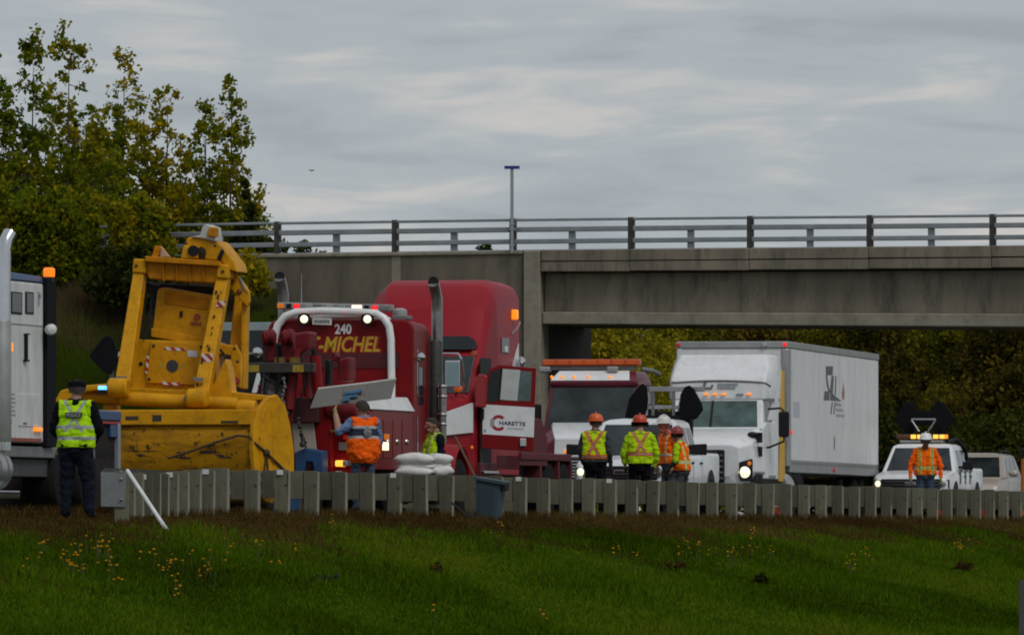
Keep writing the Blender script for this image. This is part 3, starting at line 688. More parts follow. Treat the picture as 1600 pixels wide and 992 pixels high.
def pickup(V, body_m, w=1.98, L=5.8, roof=1.92, mirrors=1., grille='dark'):
    """crew pickup facing the camera; the V frame's origin is under the middle of the front bumper"""
    fr = V.o; hw = w/2
    b = MB().loft([ring(-.02, hw-.14, .55, .98, .10), ring(.12, hw-.04, .48, 1.10, .12, crown=.02), ring(.7, hw, .45, 1.16, .13, crown=.035), ring(1.45, hw, .45, 1.21, .12, crown=.03), ring(3.75, hw, .45, 1.24, .06)]).build('body', body_m, fr, .02)
    bed = MB()
    bed.loft([ring(3.78, hw, .5, 1.30, .07), ring(L-.06, hw, .55, 1.30, .07), ring(L, hw-.03, .6, 1.27, .07)]); bd_ = bed.build('cargo_bed', body_m, fr, .015)
    MB().box(-hw+.04, hw-.04, 3.8, L-.06, 1.305, 1.33).build('bed_rail_cap', black_m, bd_, .01)
    c, _ = cabin(fr, 1.38, 3.72, 2.02, 3.5, 1.16, roof, hw-.05, hw-.24, body_m, g_sky, (.20, .60, .97))
    # front end
    gr = MB().box(-hw+.26, hw-.26, -.06, .0, .72, 1.00).build('grille', black_m, fr, .02)
    for k in range(3): MB().box(-hw+.28, hw-.28, -.075, -.055, .77+.08*k, .79+.08*k).build('grille_bar', chrome, gr)
    MB().box(-.14, .14, -.09, -.06, .83, .92).build('emblem', chrome, gr, .01)
    for s in (-1, 1):
        h = MB().hexa([(s*(hw-.25), -.045, .76), (s*(hw-.03), .10, .76), (s*(hw-.03), .14, .76), (s*(hw-.25), .02, .76), (s*(hw-.25), -.045, .97), (s*(hw-.03), .10, .99), (s*(hw-.03), .14, .99), (s*(hw-.25), .02, .97)]).build('headlight', g_teal, fr, .015)
        lamp(h, 'bulb', (s*(hw-.17), -.03, .88), .075, head_on if (s < 0) else alu)
        MB().box(s*(hw-.06)-.03, s*(hw-.06)+.03, .1, .14, .80, .86).build('turn_lamp', amber, h)
    bp_ = MB().loft([[(-hw+.02, .05, .42), (hw-.02, .05, .42), (hw-.02, .05, .70), (-hw+.02, .05, .70)], [(-hw+.2, -.14, .44), (hw-.2, -.14, .44), (hw-.2, -.14, .70), (-hw+.2, -.14, .70)]]).build('bumper', chrome, fr, .03)
    MB().box(-.26, .26, -.155, -.142, .52, .66).build('licence_plate', white_d, bp_)
    for s in (-1, 1):
        mr = MB().loft([[(s*(hw+.05), 1.70, 1.24), (s*(hw+.30*mirrors), 1.66, 1.22), (s*(hw+.30*mirrors), 1.66, 1.46), (s*(hw+.05), 1.70, 1.44)], [(s*(hw+.06), 1.82, 1.25), (s*(hw+.28*mirrors), 1.80, 1.24), (s*(hw+.28*mirrors), 1.80, 1.45), (s*(hw+.06), 1.82, 1.43)]]).build('side_mirror', black_m, fr, .03)
        MB().box(min(s*(hw-.05), s*(hw+.1)), max(s*(hw-.05), s*(hw+.1)), 1.72, 1.78, 1.27, 1.33).build('mirror_arm', black_m, mr)
        for y in (.98, 4.75):
            MB().lathe([(.50, -.03), (.50, .008)], (s*hw, y, .46), (s, 0, 0), 24).build('wheel_arch', black_m, fr)
            wheel(fr, s*(hw-.11), y, .40, .26, alu, s)
        for y0 in (1.72, 2.72):
            hd = MB().box(min(s*hw, s*(hw+.03)), max(s*hw, s*(hw+.03)), y0+.72, y0+.92, 1.06, 1.10).build('door_handle', black_m, fr, .008)
        for y in (1.62, 2.66, 3.70):   # shut lines are slots in the flank
            MB().box(min(s*(hw-.01), s*(hw+.003)), max(s*(hw-.01), s*(hw+.003)), y, y+.015, .56, 1.15).build('door_seam', black_m, fr)
    for s in (-.45, .2): MB().tube([(s, 1.35, 1.215), (s+.5, 1.50, 1.30)], .012, 5).build('wiper', black_m, fr)
    return c

# ---------------------------------------------------------------- white semi with the box trailer
V = Frame('semi_truck', 1097, 203, 10.2, ROAD_Z, 'white day-cab semi tractor with yellow edged fairing pulling the box trailer', 'truck')
f = V.o; S = F/203
cab_side = 1.22
# hood and lower front
xs_ = V.x
hood = MB().loft([[(-.62, -.05, .95), (.62, -.05, .95), (.86, -.0, 1.10), (.84, 0, 1.60), (.66, 0, 1.66), (-.66, 0, 1.66), (-.84, 0, 1.60), (-.86, 0, 1.10)],
                  [(-.9, .35, .6), (.9, .35, .6), (1.17, .35, 1.05), (1.1, .35, 1.68), (.80, .35, 1.82), (-.80, .35, 1.82), (-1.1, .35, 1.68), (-1.17, .35, 1.05)],
                  [(-.9, 1.5, .6), (.9, 1.5, .6), (1.19, 1.5, 1.05), (1.08, 1.5, 1.86), (.90, 1.5, 2.0), (-.90, 1.5, 2.0), (-1.08, 1.5, 1.86), (-1.19, 1.5, 1.05)],
                  [(-.9, 2.0, .6), (.9, 2.0, .6), (1.15, 2.0, 1.05), (1.1, 2.0, 1.94), (1.0, 2.0, 2.06), (-1.0, 2.0, 2.06), (-1.1, 2.0, 1.94), (-1.15, 2.0, 1.05)]]).build('hood', white_p, f, .03)
MB().box(-.52, .52, -.10, .02, .80, 1.55).build('grille', black_m, hood, .03)
for k in range(5): MB().box(-.50, .50, -.125, -.10, .88+.13*k, .93+.13*k).build('grille_bar', chrome, hood)
bumper = MB().loft([[(-1.0, -.16, .38), (1.0, -.16, .38), (1.0, -.16, .74), (-1.0, -.16, .74)], [(-1.2, .25, .38), (1.2, .25, .38), (1.2, .25, .74), (-1.2, .25, .74)]]).build('bumper', white_p, f, .04)
for s in (-1, 1):
    hb = MB().hexa([(s*.86, -.02, .84), (s*1.12, .2, .84), (s*1.12, .3, .84), (s*.86, .2, .84), (s*.84, -.02, 1.27), (s*1.12, .2, 1.35), (s*1.12, .3, 1.35), (s*.84, .2, 1.27)]).build('headlight', black_m, f, .03)
    lamp(hb, 'bulb', (s*.97, .045, 1.04), .13, head_on, (s*.35, -1, 0), .05)
    lamp(hb, 'turn_lamp', (s*1.06, .14, 1.24), .05, amber, (s*.35, -1, 0), .03)
    for k in range(2): MB().box(min(s*1.05, s*1.2), max(s*1.05, s*1.2), 1.05, 1.22, 1.72-.32*k, 1.95-.32*k).build('hood_vent', black_m, hood, .01)
    mm = MB().ball((s*1.0, 1.0, 1.90), (.12, .10, .07), 10, 6).build('hood_mirror', black_m, f); MB().tube([(s*.98, 1.0, 1.86), (s*.78, 1.5, 1.92), (s*.75, 1.6, 1.8)], .015, 6).build('mirror_stalk', black_m, mm)
# cab with roof fairing
zt = V.zz(553, 0, 2.4)
cabb = MB().loft([[(-1.1, 2.0, .9), (1.1, 2.0, .9), (1.1, 2.0, 2.03), (-1.1, 2.0, 2.03)], [(-1.15, 2.2, .9), (1.15, 2.2, .9), (1.15, 2.2, 2.2), (-1.15, 2.2, 2.2)], [(-1.18, 3.7, .9), (1.18, 3.7, .9), (1.18, 3.7, 2.2), (-1.18, 3.7, 2.2)]]).build('cab', white_p, f, .03)
wr = [[(-1.1, 1.98, 2.03), (1.1, 1.98, 2.03), (1.17, 3.7, 2.03), (-1.17, 3.7, 2.03)], [(-1.02, 2.38, 2.74), (1.02, 2.38, 2.74), (1.15, 3.7, 2.74), (-1.15, 3.7, 2.74)]]
gh = MB().loft(wr).build('cab_upper', white_p, cabb, .03)
MB().panel([wr[0][0], wr[0][1], wr[1][1], wr[1][0]], .06, .94, .08, .93, .008).build('windscreen', g_teal, cabb, .02)
MB().panel([wr[0][0], wr[0][1], wr[1][1], wr[1][0]], .43, .455, .08, .93, .016).build('windscreen_pillar', black_m, cabb)
MB().panel([wr[0][1], wr[0][2], wr[1][2], wr[1][1]], .12, .62, .06, .90, .008).build('side_window', g_dark, cabb, .02)
zs = (3.0, 3.30, 3.46, zt-.35, zt-.08, zt)
fair = MB().loft([[(-1.08, 2.34, 2.70), (1.08, 2.34, 2.70), (1.18, 2.7, 2.70), (1.19, 4.1, 2.70), (-1.19, 4.1, 2.70), (-1.18, 2.7, 2.70)],
                  [(-1.1, 2.36, 3.14), (1.1, 2.36, 3.14), (1.19, 2.75, 3.14), (1.2, 4.2, 3.14), (-1.2, 4.2, 3.14), (-1.19, 2.75, 3.14)],
                  [(-1.09, 2.44, 3.24), (1.09, 2.44, 3.24), (1.19, 2.85, 3.24), (1.2, 4.2, 3.24), (-1.2, 4.2, 3.24), (-1.19, 2.85, 3.24)],
                  [(-1.08, 2.9, zt-.28), (1.08, 2.9, zt-.28), (1.19, 3.25, zt-.28), (1.2, 4.2, zt-.28), (-1.2, 4.2, zt-.28), (-1.19, 3.25, zt-.28)],
                  [(-.98, 3.2, zt), (.98, 3.2, zt), (1.1, 3.45, zt), (1.1, 4.2, zt), (-1.1, 4.2, zt), (-1.1, 3.45, zt)]]).build('roof_fairing', white_p, f, .06, 3)
arc = [(-1.08+.0, 2.36, 3.12)]+[(x_, 2.354, 3.10+.05*(1-(x_/1.1)**2)) for x_ in np.linspace(-1.0, 1.0, 11)]+[(1.095, 2.38, 3.09), (1.17, 2.62, 3.03)]
MB().tube(arc, .02, 6).build('fairing_trim', ink, fair)
for px in (1103, 1117, 1131, 1068, 1170):
    p = V.l(px, 616, 2.32); MB().box(p[0]-.05, p[0]+.05, 2.29, 2.345, 2.82, 2.865).build('marker_lamp', amber_on, fair, .01)
p = V.l(1156, 616, 2.32); MB().box(p[0]-.08, p[0]+.08, 2.30, 2.345, 2.82, 2.86).build('roof_vent', ink_l, fair, .005)
# print on the fairing: slanted letters and two lines of small lettering
def fpoly(pts): MB().extrude([(V.l(a_, b_, 2.335)[0], 2.331, 2.935+(604-b_)/S) for a_, b_ in pts], (0, .012, 0)).build('lettering', ink, fair, smooth=0)
fpoly([(1100, 591), (1104.5, 591), (1101.5, 599.5), (1110, 599.5), (1111.5, 595.5), (1115, 595.5), (1112, 602.5), (1097, 602.5)])
def ticks(parent, m, put, x0, x1, z, h, n, seed):   # lettering too small to read in the photograph: broken strokes
    g_ = random.Random(seed); x = x0
    while x < x1:
        w_ = (x1-x0)/n*g_.uniform(.45, .9); put(x, x+w_, z, z+h*g_.uniform(.7, 1.)); x += w_+(x1-x0)/n*.25
xa, xb = V.x(1121, 2.33), V.x(1152, 2.33)
ticks(fair, ink_l, lambda a_, b_, c_, d_: MB().box(a_, b_, 2.331, 2.345, c_, d_).build('lettering', ink_l, fair, smooth=0), xa, xb, 3.045, .05, 14, 1)
ticks(fair, ink_l, lambda a_, b_, c_, d_: MB().box(a_, b_, 2.331, 2.345, c_, d_).build('lettering', ink_l, fair, smooth=0), xa, xb-.05, 2.965, .055, 12, 2)
ext = MB().loft([[(1.186, 3.74, .85), (1.226, 3.74, .85), (1.226, 4.55, .85), (1.186, 4.55, .85)], [(1.186, 4.15, zt-.35), (1.226, 4.15, zt-.35), (1.226, 4.45, zt-.35), (1.186, 4.45, zt-.35)]]).build('fairing_extender', yellow_b, f, .01)
MB().box(-1.225, -1.185, 3.72, 4.25, .85, zt-.35).build('fairing_extender', white_p, f, .01)
MB().loft([[(1.10, 3.3, .9), (1.195, 3.3, .9), (1.195, 3.72, .9), (1.10, 3.72, .9)], [(1.10, 3.3, 2.75), (1.195, 3.3, 2.75), (1.195, 3.72, 3.0), (1.10, 3.72, 3.0)]]).build('cab_corner', white_p, f, .02)
mp_ = V.l(1215, 655, 2.6)
mr = MB().loft([[(1.40, 2.25, 1.85), (1.66, 2.25, 1.85), (1.66, 2.25, 2.45), (1.40, 2.25, 2.45)], [(1.42, 2.42, 1.87), (1.64, 2.42, 1.87), (1.64, 2.42, 2.43), (1.42, 2.42, 2.43)]]).build('side_mirror', black_m, f, .05)
MB().tube([(1.15, 2.4, 2.50), (1.45, 2.32, 2.52), (1.53, 2.32, 2.45)], .025, 6).build('mirror_arm', black_m, mr); MB().tube([(1.15, 2.2, 1.62), (1.2, 2.2, 1.62), (1.53, 2.3, 1.76), (1.53, 2.32, 1.87)], .025, 6).build('mirror_arm', black_m, mr)
MB().box(-1.66, -1.40, 2.25, 2.42, 1.98, 2.45).build('side_mirror', black_m, f, .05)
for z0 in (.55, .95): MB().box(1.08, 1.2, 2.5, 3.3, z0, z0+.04).build('step', alu, f)
MB().lathe([(.30, 0), (.32, .04), (.32, 1.1), (.30, 1.14)], (1.0, 4.3, .75), (0, 1, 0), 20).build('fuel_tank', alu, f)
for s in (-1, 1):
    MB().lathe([(.62, -.2), (.62, .02)], (s*1.14, 1.05, .55), (s, 0, 0), 24).build('wheel_arch', black_m, f)
    wheel(f, s*1.03, 1.05, .52, .28, alu, s)
    for y in (5.7, 7.0): wheel(f, s*1.0, y, .52, .5, alu, s)
MB().box(-.45, .45, 3.5, 8.0, .75, 1.05).build('chassis', black_m, f)
MB().box(.6, 1.15, 4.2, 4.8, 1.0, 1.7).build('equipment_box', grey_m, f, .02)
# trailer: own thing coupled behind
T = Frame('box_trailer', 1140, 209, 10.2, ROAD_Z, 'white box trailer with grey logo on its side, coupled to the white semi', 'trailer')
f = T.o
xr = T.x(1231, 0); xl = T.x(1058, 0); TL = 15.4
z1 = T.zz(533, xr, 0); z0 = T.zz(727, xr, 0)
box_m = mat('trailer_white_skin', (.72, .725, .73), .45, var=.06, scale=.9, dirt=.4, dirt_col=(.36, .34, .31), stretch=(1, 1, .3))
box_ = MB().box(xl, xr, 0, TL, z0+.12, z1-.16).build('box', box_m, f, .02)
MB().box(xl-.02, xr+.02, -.03, TL+.02, z1-.16, z1).build('top_rail', alu, f, .02)
MB().box(xl+.01, xr+.012, .3, TL+.01, z0-.16, z0+.12).build('bottom_rail', alu, f, .015)
MB().box(xl-.01, xl+.12, -.025, .25, z0, z1-.16).build('corner_post', white_d, f, .03); MB().box(xr-.16, xr+.022, -.04, .42, z0-.05, z1-.16).build('corner_post', alu, f, .05, 3)
for k in range(1, 13):   # side sheets, each its own panel with a riveted seam between
    y0, y1 = .45+(k-1)*(TL-.5)/12, .45+k*(TL-.5)/12
    MB().box(xr+.001, xr+.008, y0+.02, y1-.02, z0+.13, z1-.18).build('side_panel', box_m, f)
for px in (1060, 1226): lamp(f, 'marker_lamp', (T.x(px, -.05), -.05, z1-.08), .05, red_on if px > 1200 else red_dim)
lamp(f, 'marker_lamp', (T.x(1193, -.05), -.04, z1-.1), .07, alu)
for k, px in enumerate((1236, 1303)):
    q = T.side(px, 675 if k == 0 else 738, xr+.02); lamp(f, 'side_marker', (xr+.018, q[1], q[2] if k == 0 else z0-.05), .07, red_on if k == 0 else red_dim, (1, 0, 0))
for k in range(46): MB().box(xr+.012, xr+.020, .6+k*.31, .72+k*.31, z0+.03, z0+.09).build('stake_pocket', grey_m, f)
def side_poly(pts, m, name='logo_shape', e=.0105):
    MB().extrude([T.side(a, b, xr+e-.002) for a, b in pts], (.003, 0, 0)).build(name, m, f, smooth=0)
side_poly([(1290, 572), (1301.5, 572), (1301, 586), (1290.5, 586)], ink)
side_poly([(1290, 586), (1292.5, 586), (1295, 604), (1297.5, 613), (1295, 613), (1292, 604)], ink)
side_poly([(1299, 587), (1303, 587), (1301, 617), (1296.5, 612)], ink); side_poly([(1305.3, 587), (1307, 587), (1306, 617), (1304, 617)], ink)
side_poly([(1288, 611), (1296, 611), (1296, 625.5), (1287, 625.5)], ink); side_poly([(1296.8, 612), (1300, 614), (1315, 627), (1297, 625.5)], ink)
for a in (1298, 1302.5): side_poly([(a+1.6, 628), (a+3.4, 628), (a+1, 647), (a-.8, 647)], ink)
side_poly([(1317.3, 597), (1319, 608), (1320, 614), (1318.8, 624), (1316, 624), (1315.2, 614), (1316.4, 608)], rust_ink)
q = T.side(1306, 634, xr+.01)
for k_ in range(3): ticks(f, ink_l, lambda a_, b_, c_, d_: MB().box(xr+.0085, xr+.0105, a_, b_, c_, d_).build('lettering', ink_l, f, smooth=0), q[1], q[1]+1.0+.2*k_, q[2]-.13*k_, .08, 6, 5+k_)
side_poly([(1303, 680), (1304.5, 684), (1304, 704), (1302.5, 700)], ink, 'scuff_mark')
side_poly([(1239, 627), (1249, 627.5), (1249, 652), (1239, 651.5)], mat('patch_grey', (.5, .5, .55), .5, var=.1), 'repair_patch')
for y in (TL-3.2, TL-1.9):
    for s in (-1, 1): wheel(f, s*1.0, y, .52, .5, grey_m, s)
MB().box(-1.0, 1.0, TL-4.2, TL-1.0, .55, .98).build('bogie', black_m, f); MB().box(-.6, -.45, 3.2, 3.4, .25, 1.1).build('landing_leg', black_m, f); MB().box(.45, .6, 3.2, 3.4, .25, 1.1).build('landing_leg', black_m, f)

# ---------------------------------------------------------------- white pickups
V = Frame('pickup_truck', 971, 178, 11, ROAD_Z, 'white pickup with roof rack and arrow board, behind the group of four workers', 'pickup truck', 'white road-crew pickups')
pickup(V, white_p, roof=V.zz(656, 0, 2.6), mirrors=1.5)
f = V.o
z = V.zz(640, 0, 4.4)
rk = MB()
a, b = V.l(1014, 604, 4.2), V.l(1062, 604, 4.2)
for p_ in (V.l(1020, 606, 4.2), V.l(1052, 606, 4.2)):
    MB().box(p_[0]-.03, p_[0]+.03, 4.2, 4.28, 1.3, p_[2]).build('rack_post', grey_m, f, .008)
MB().box(a[0], b[0]+.5, 4.19, 4.29, a[2]-.10, a[2]).build('rack_beam', alu, f, .01)
MB().box(a[0]-.1, b[0]+.4, 4.20, 4.28, a[2]-.46, a[2]-.38).build('rack_beam', alu, f, .01)
MB().box(a[0]+.1, b[0]+.2, 4.22, 4.26, a[2]-.8, a[2]-.5).build('rack_box', black_m, f, .02)
for pts in ([(976, 652), (983, 622), (997, 604), (1004, 599), (1010, 604), (1012, 625), (1010, 640), (1004, 656), (992, 657)],
            [(1060, 646), (1063, 616), (1070, 604), (1077, 602), (1084, 608), (1096, 630), (1098, 640), (1088, 654), (1066, 658)]):
    V.poly(pts, 4.1, .09).build('arrow_board', arrow_m, f, .012)
p0, p1 = V.l(990, 652, 4.1), V.l(1085, 652, 4.1)
MB().box(p0[0], p1[0], 4.11, 4.17, p0[2]-.05, p0[2]+.04).build('board_rail', black_m, f)
for px_ in (990, 1080):
    p_ = V.l(px_, 652, 4.1); MB().box(p_[0]-.03, p_[0]+.03, 4.1, 4.18, 1.25, p_[2]).build('board_post', black_m, f)
rp2 = Frame('pickup_truck', 1423, 222, 11, ROAD_Z, 'white pickup with lit amber roof bar and black double arrow board, right of the trailer', 'pickup truck', 'white road-crew pickups')
V = rp2
rz = V.zz(694, 0, 2.6)
pickup(V, white_p, w=1.98, roof=rz, mirrors=1.1)
f = V.o
lb0, lb1 = V.l(1401, 677, 2.5), V.l(1481, 677, 2.5)
bar = MB().box(lb0[0], lb1[0], 2.4, 2.62, rz+.13, rz+.25).build('light_bar', mat('smoked_lens', (.10, .035, .012), .3), f, .03)
for px in (1427, 1437, 1462, 1472): 
    p_ = V.l(px, 677, 2.38); MB().box(p_[0]-.065, p_[0]+.065, 2.375, 2.41, rz+.14, rz+.24).build('lamp', amber_hot, bar, .01)
p_ = V.l(1478, 677, 2.38); MB().box(p_[0]-.04, p_[0]+.05, 2.375, 2.41, rz+.14, rz+.24).build('lamp', amber_on, bar, .01)
MB().box(lb0[0]+.1, lb1[0]-.1, 2.35, 2.75, rz+.045, rz+.10).build('roof_rack', alu, f, .01)
c0 = V.l(1444, 653, 4.0); arrow_board(f, c0[0], 4.0, c0[2], 1.52, .86)
for a_, b_ in (((1424, 656), (1436, 674)), ((1462, 656), (1450, 674)), ((1424, 655), (1462, 655))): MB().tube([V.l(*a_, 3.9), V.l(*b_, 3.9)], .025, 6).build('board_strut', alu, f)
for px in (1420, 1468):
    p_ = V.l(px, 665, 4.0); MB().box(p_[0]-.03, p_[0]+.03, 4.0, 4.06, 1.25, p_[2]).build('board_post', black_m, f)
MB().tube([V.l(1480, 690, 2.6), V.l(1494, 686, 3.4), V.l(1508, 700, 3.8), V.l(1512, 728, 4.0)], .05, 7).build('roll_bar', black_m, f)
hw = .99
for k, (a_, b_) in enumerate(((1500, 1507), (1508, 1514), (1515, 1520))):   # worn dark marks on the flank
    q0, q1 = V.side(a_, 734, hw+.006), V.side(b_, 756, hw+.006)
    MB().box(hw+.003, hw+.007, q0[1], q0[1]+.22, q1[2], q0[2]).build('lettering', ink, f); MB().box(hw+.003, hw+.0075, q0[1]-.1, q0[1]+.5, q0[2]-.05, q0[2]+.03).build('lettering', ink, f)
q0 = V.side(1519, 760, hw+.006); MB().box(hw+.003, hw+.008, q0[1]-.3, q0[1]+.25, .62, .76).build('sticker', mat('sticker_yellow', (.5, .42, .03), .6), f)
# beige wagon
V = Frame('station_wagon', 1507, 233, 11, ROAD_Z, 'beige minivan wagon parked behind the right pickup', 'car')
f = V.o; beige = mat('beige_paint', (.40, .35, .30), .4, var=.06, scale=1.5, dirt=.3, dirt_col=(.25, .2, .16), coat=.2)
rz = V.zz(709, 0, 2.2); hw = .93
MB().loft([ring(0, hw-.16, .35, .75, .10), ring(.15, hw-.03, .3, .92, .14, crown=.03), ring(1.1, hw, .28, 1.10, .12, crown=.03), ring(4.2, hw, .28, 1.14, .08), ring(4.75, hw-.04, .35, 1.1, .08)]).build('body', beige, f, .02)
cabin(f, 1.0, 4.65, 1.85, 4.15, 1.08, rz, hw-.04, hw-.2, beige, g_sky, (.16, .46, .72, .98))
for s in (-1, 1):
    for y in (.9, 3.8): 
        MB().lathe([(.40, -.03), (.40, .008)], (s*hw, y, .36), (s, 0, 0), 22).build('wheel_arch', black_m, f); wheel(f, s*(hw-.1), y, .33, .22, alu, s)
    MB().ball((s*(hw+.14), 1.55, 1.22), (.14, .08, .10), 10, 6).build('side_mirror', beige, f)
    MB().box(min(s*.55, s*.8), max(s*.55, s*.8), .0, .1, .62, .76).build('headlight', g_teal, f, .03)
    MB().tube([(s*.62, 2.1, rz+.02), (s*.62, 2.3, rz+.08), (s*.62, 3.6, rz+.08), (s*.62, 3.9, rz+.02)], .025, 6).build('roof_rail', black_m, f)
ticks(f, ink, lambda a_, b_, c_, d_: MB().box(hw+.001, hw+.006, a_, b_, c_, d_).build('badge', ink, f, smooth=0), 4.05, 4.5, .86, .1, 4, 3)
# ---------------------------------------------------------------- maroon and white tow truck
V = Frame('flatbed_truck', 902, 195, 11.5, ROAD_Z, 'maroon truck with white hood and long amber roof light bar', 'truck')
f = V.o
zr = V.zz(580, 0, 2.3); zw0 = V.zz(668, 0, 1.7); zw1 = V.zz(604, 0, 2.0)
hood = MB().loft([[(-.72, 0, .75), (.72, 0, .75), (.76, 0, 1.55), (.5, 0, 1.72), (-.5, 0, 1.72), (-.76, 0, 1.55)], [(-1.05, .4, .7), (1.05, .4, .7), (1.0, .4, 1.65), (.62, .4, 1.88), (-.62, .4, 1.88), (-1.0, .4, 1.65)],
                  [(-1.08, 1.6, .7), (1.08, 1.6, .7), (1.06, 1.6, 1.9), (.85, 1.6, 2.06), (-.85, 1.6, 2.06), (-1.06, 1.6, 1.9)]]).build('hood', maroon, f, .04)
MB().loft([[(-.5, -.012, 1.70), (.5, -.012, 1.70), (.5, .0, 1.735), (-.5, .0, 1.735)], [(-.63, .39, 1.87), (.63, .39, 1.87), (.62, .4, 1.90), (-.62, .4, 1.90)], [(-.9, 1.58, 2.03), (.9, 1.58, 2.03), (.86, 1.6, 2.09), (-.86, 1.6, 2.09)]]).build('hood_panel', white_p, hood, .01)
MB().hexa([(-.52, -.02, 1.2), (.52, -.02, 1.2), (.52, .02, 1.2), (-.52, .02, 1.2), (-.5, -.02, 1.72), (.5, -.02, 1.72), (.5, .02, 1.72), (-.5, .02, 1.72)]).build('nose_panel', white_p, hood, .02)
gr = MB().box(-.55, .62, -.05, .0, .78, 1.28).build('grille', black_m, f, .03)
for k in range(7): MB().box(-.53, .60, -.085, -.05, .81+.068*k, .835+.068*k).build('grille_bar', chrome, gr)
MB().tube([(-.58, -.07, .76), (-.58, -.07, 1.31), (.64, -.07, 1.31), (.64, -.07, .76)], .03, 6).build('grille_frame', chrome, gr)
p_ = V.l(888, 705, -.08); MB().ball((p_[0], -.09, p_[2]), (.10, .03, .055), 10, 6).build('turn_lamp', amber_on, gr)
for s in (-1, 1): MB().box(min(s*.68, s*.98), max(s*.68, s*.98), .12, .3, 1.0, 1.3).build('headlight', g_teal, f, .04)
MB().box(-1.15, 1.15, -.25, .1, .42, .72).build('bumper', chrome, f, .05)
rings = [[(-1.06, 1.5, 1.0), (1.06, 1.5, 1.0), (1.08, 3.4, 1.0), (-1.08, 3.4, 1.0)], [(-1.06, 1.5, zw0-.08), (1.06, 1.5, zw0-.08), (1.08, 3.4, zw0-.08), (-1.08, 3.4, zw0-.08)],
         [(-.98, 1.95, zw1+.04), (.98, 1.95, zw1+.04), (1.02, 3.4, zw1+.04), (-1.02, 3.4, zw1+.04)]]
cb = MB().loft(rings).build('cab', maroon, f, .04)
MB().panel([rings[1][0], rings[1][1], rings[2][1], rings[2][0]], .04, .96, .05, .94, .008).build('windscreen', g_sky, cb, .03)
MB().panel([rings[1][1], rings[1][2], rings[2][2], rings[2][1]], .2, .8, .08, .85, .008).build('side_window', g_dark, cb, .02)
rf = MB().loft([[(-1.0, 1.88, zw1), (1.0, 1.88, zw1), (1.03, 3.42, zw1), (-1.03, 3.42, zw1)], [(-.98, 1.86, zw1+.12), (.98, 1.86, zw1+.12), (1.0, 3.42, zw1+.12), (-1.0, 3.42, zw1+.12)], [(-.86, 2.3, zr), (.86, 2.3, zr), (.9, 3.4, zr), (-.9, 3.4, zr)]]).build('roof', maroon, cb, .05)
MB().panel([(-.97, 1.88, zw1+.13), (.80, 1.88, zw1+.13), (.72, 2.3, zr+.002), (-.85, 2.3, zr+.002)], 0, 1, 0, 1, .012).build('roof_panel', white_p, cb, .01)
for px in (862, 878, 897, 919, 953): lamp(cb, 'marker_lamp', (V.x(px, 1.95), 1.95, zw1+.22), .035, amber_on, (0, -1, .5), .04)
l0, l1 = V.x(848, 2.5), V.x(1000, 2.5)
bar = MB().box(l0, l1, 2.4, 2.7, zr+.13, zr+.27).build('light_bar', mat('amber_bar_lens', (.34, .055, .014), .35, var=.2, scale=6, emit=((1., .12, .01), .06)), f, .03)
for k in range(7): 
    xx = l0+(l1-l0)*(k+.5)/7; MB().box(xx-.125, xx+.125, 2.385, 2.41, zr+.15, zr+.255).build('lamp', mat('amber_module', (.40, .075, .014), .3, emit=((1., .14, .01), .10)), bar, .01)
MB().box(l0+.1, l1-.1, 2.45, 2.65, zr+.03, zr+.12).build('bar_mount', grey_m, f, .01)
for px in (851, 957): p_ = V.x(px, 2.2); MB().box(p_-.12, p_+.12, 2.15, 2.4, zr-.02, zr+.1).build('roof_beacon', alu, f, .03)
MB().tube([(.95, 2.5, zr+.05), (1.15, 2.6, zr+.02), (1.2, 3.3, zr-.05)], .05, 7).build('headache_bar', grey_m, f)
for s in (-1, 1):
    MB().box(min(s*1.2, s*1.42), max(s*1.2, s*1.42), 1.9, 2.05, 1.95, 2.5).build('side_mirror', black_m, f, .04)
    MB().tube([(s*1.05, 1.9, 2.0), (s*1.3, 1.95, 1.95)], .02, 6).build('mirror_arm', black_m, f)
    wheel(f, s*.95, .75, .5, .3, alu, s); wheel(f, s*.95, 5.2, .5, .5, alu, s)
MB().box(-1.2, 1.2, 3.6, 8.5, 1.0, 1.16).build('deck', grey_m, f, .01); MB().box(-1.15, 1.15, 3.5, 3.58, 1.0, 2.5).build('bulkhead', maroon, f, .01); MB().box(-.4, .4, 1.0, 8, .6, .95).build('chassis', black_m, f)
# ================================================================ RED SLEEPER TRACTOR WITH ITS DOOR OPEN
V = Frame('sleeper_tractor', 648, 167, 12.6, ROAD_Z, 'red high-roof sleeper tractor with white band and its lettered door swung open', 'truck')
f = V.o; hw = 1.22
z_top = V.zz(441, 0, 2.6); zwb = V.zz(616, 0, -.1); zwt = V.zz(558, 0, .5); zb1, zb0 = V.zz(629, 1.0, .2), V.zz(684, 1.0, .2)
def oct_(y, hx, z0, z1, c=.16, k=.3): return [(-hx, y, z0), (hx, y, z0), (hx, y, z1-c), (hx-c*k, y, z1-c*(.62-k)), (hx-c, y, z1), (-hx+c, y, z1), (-hx+c*k, y, z1-c*(.95-k)), (-hx, y, z1-c*(1.5 if c > .3 else 1))]
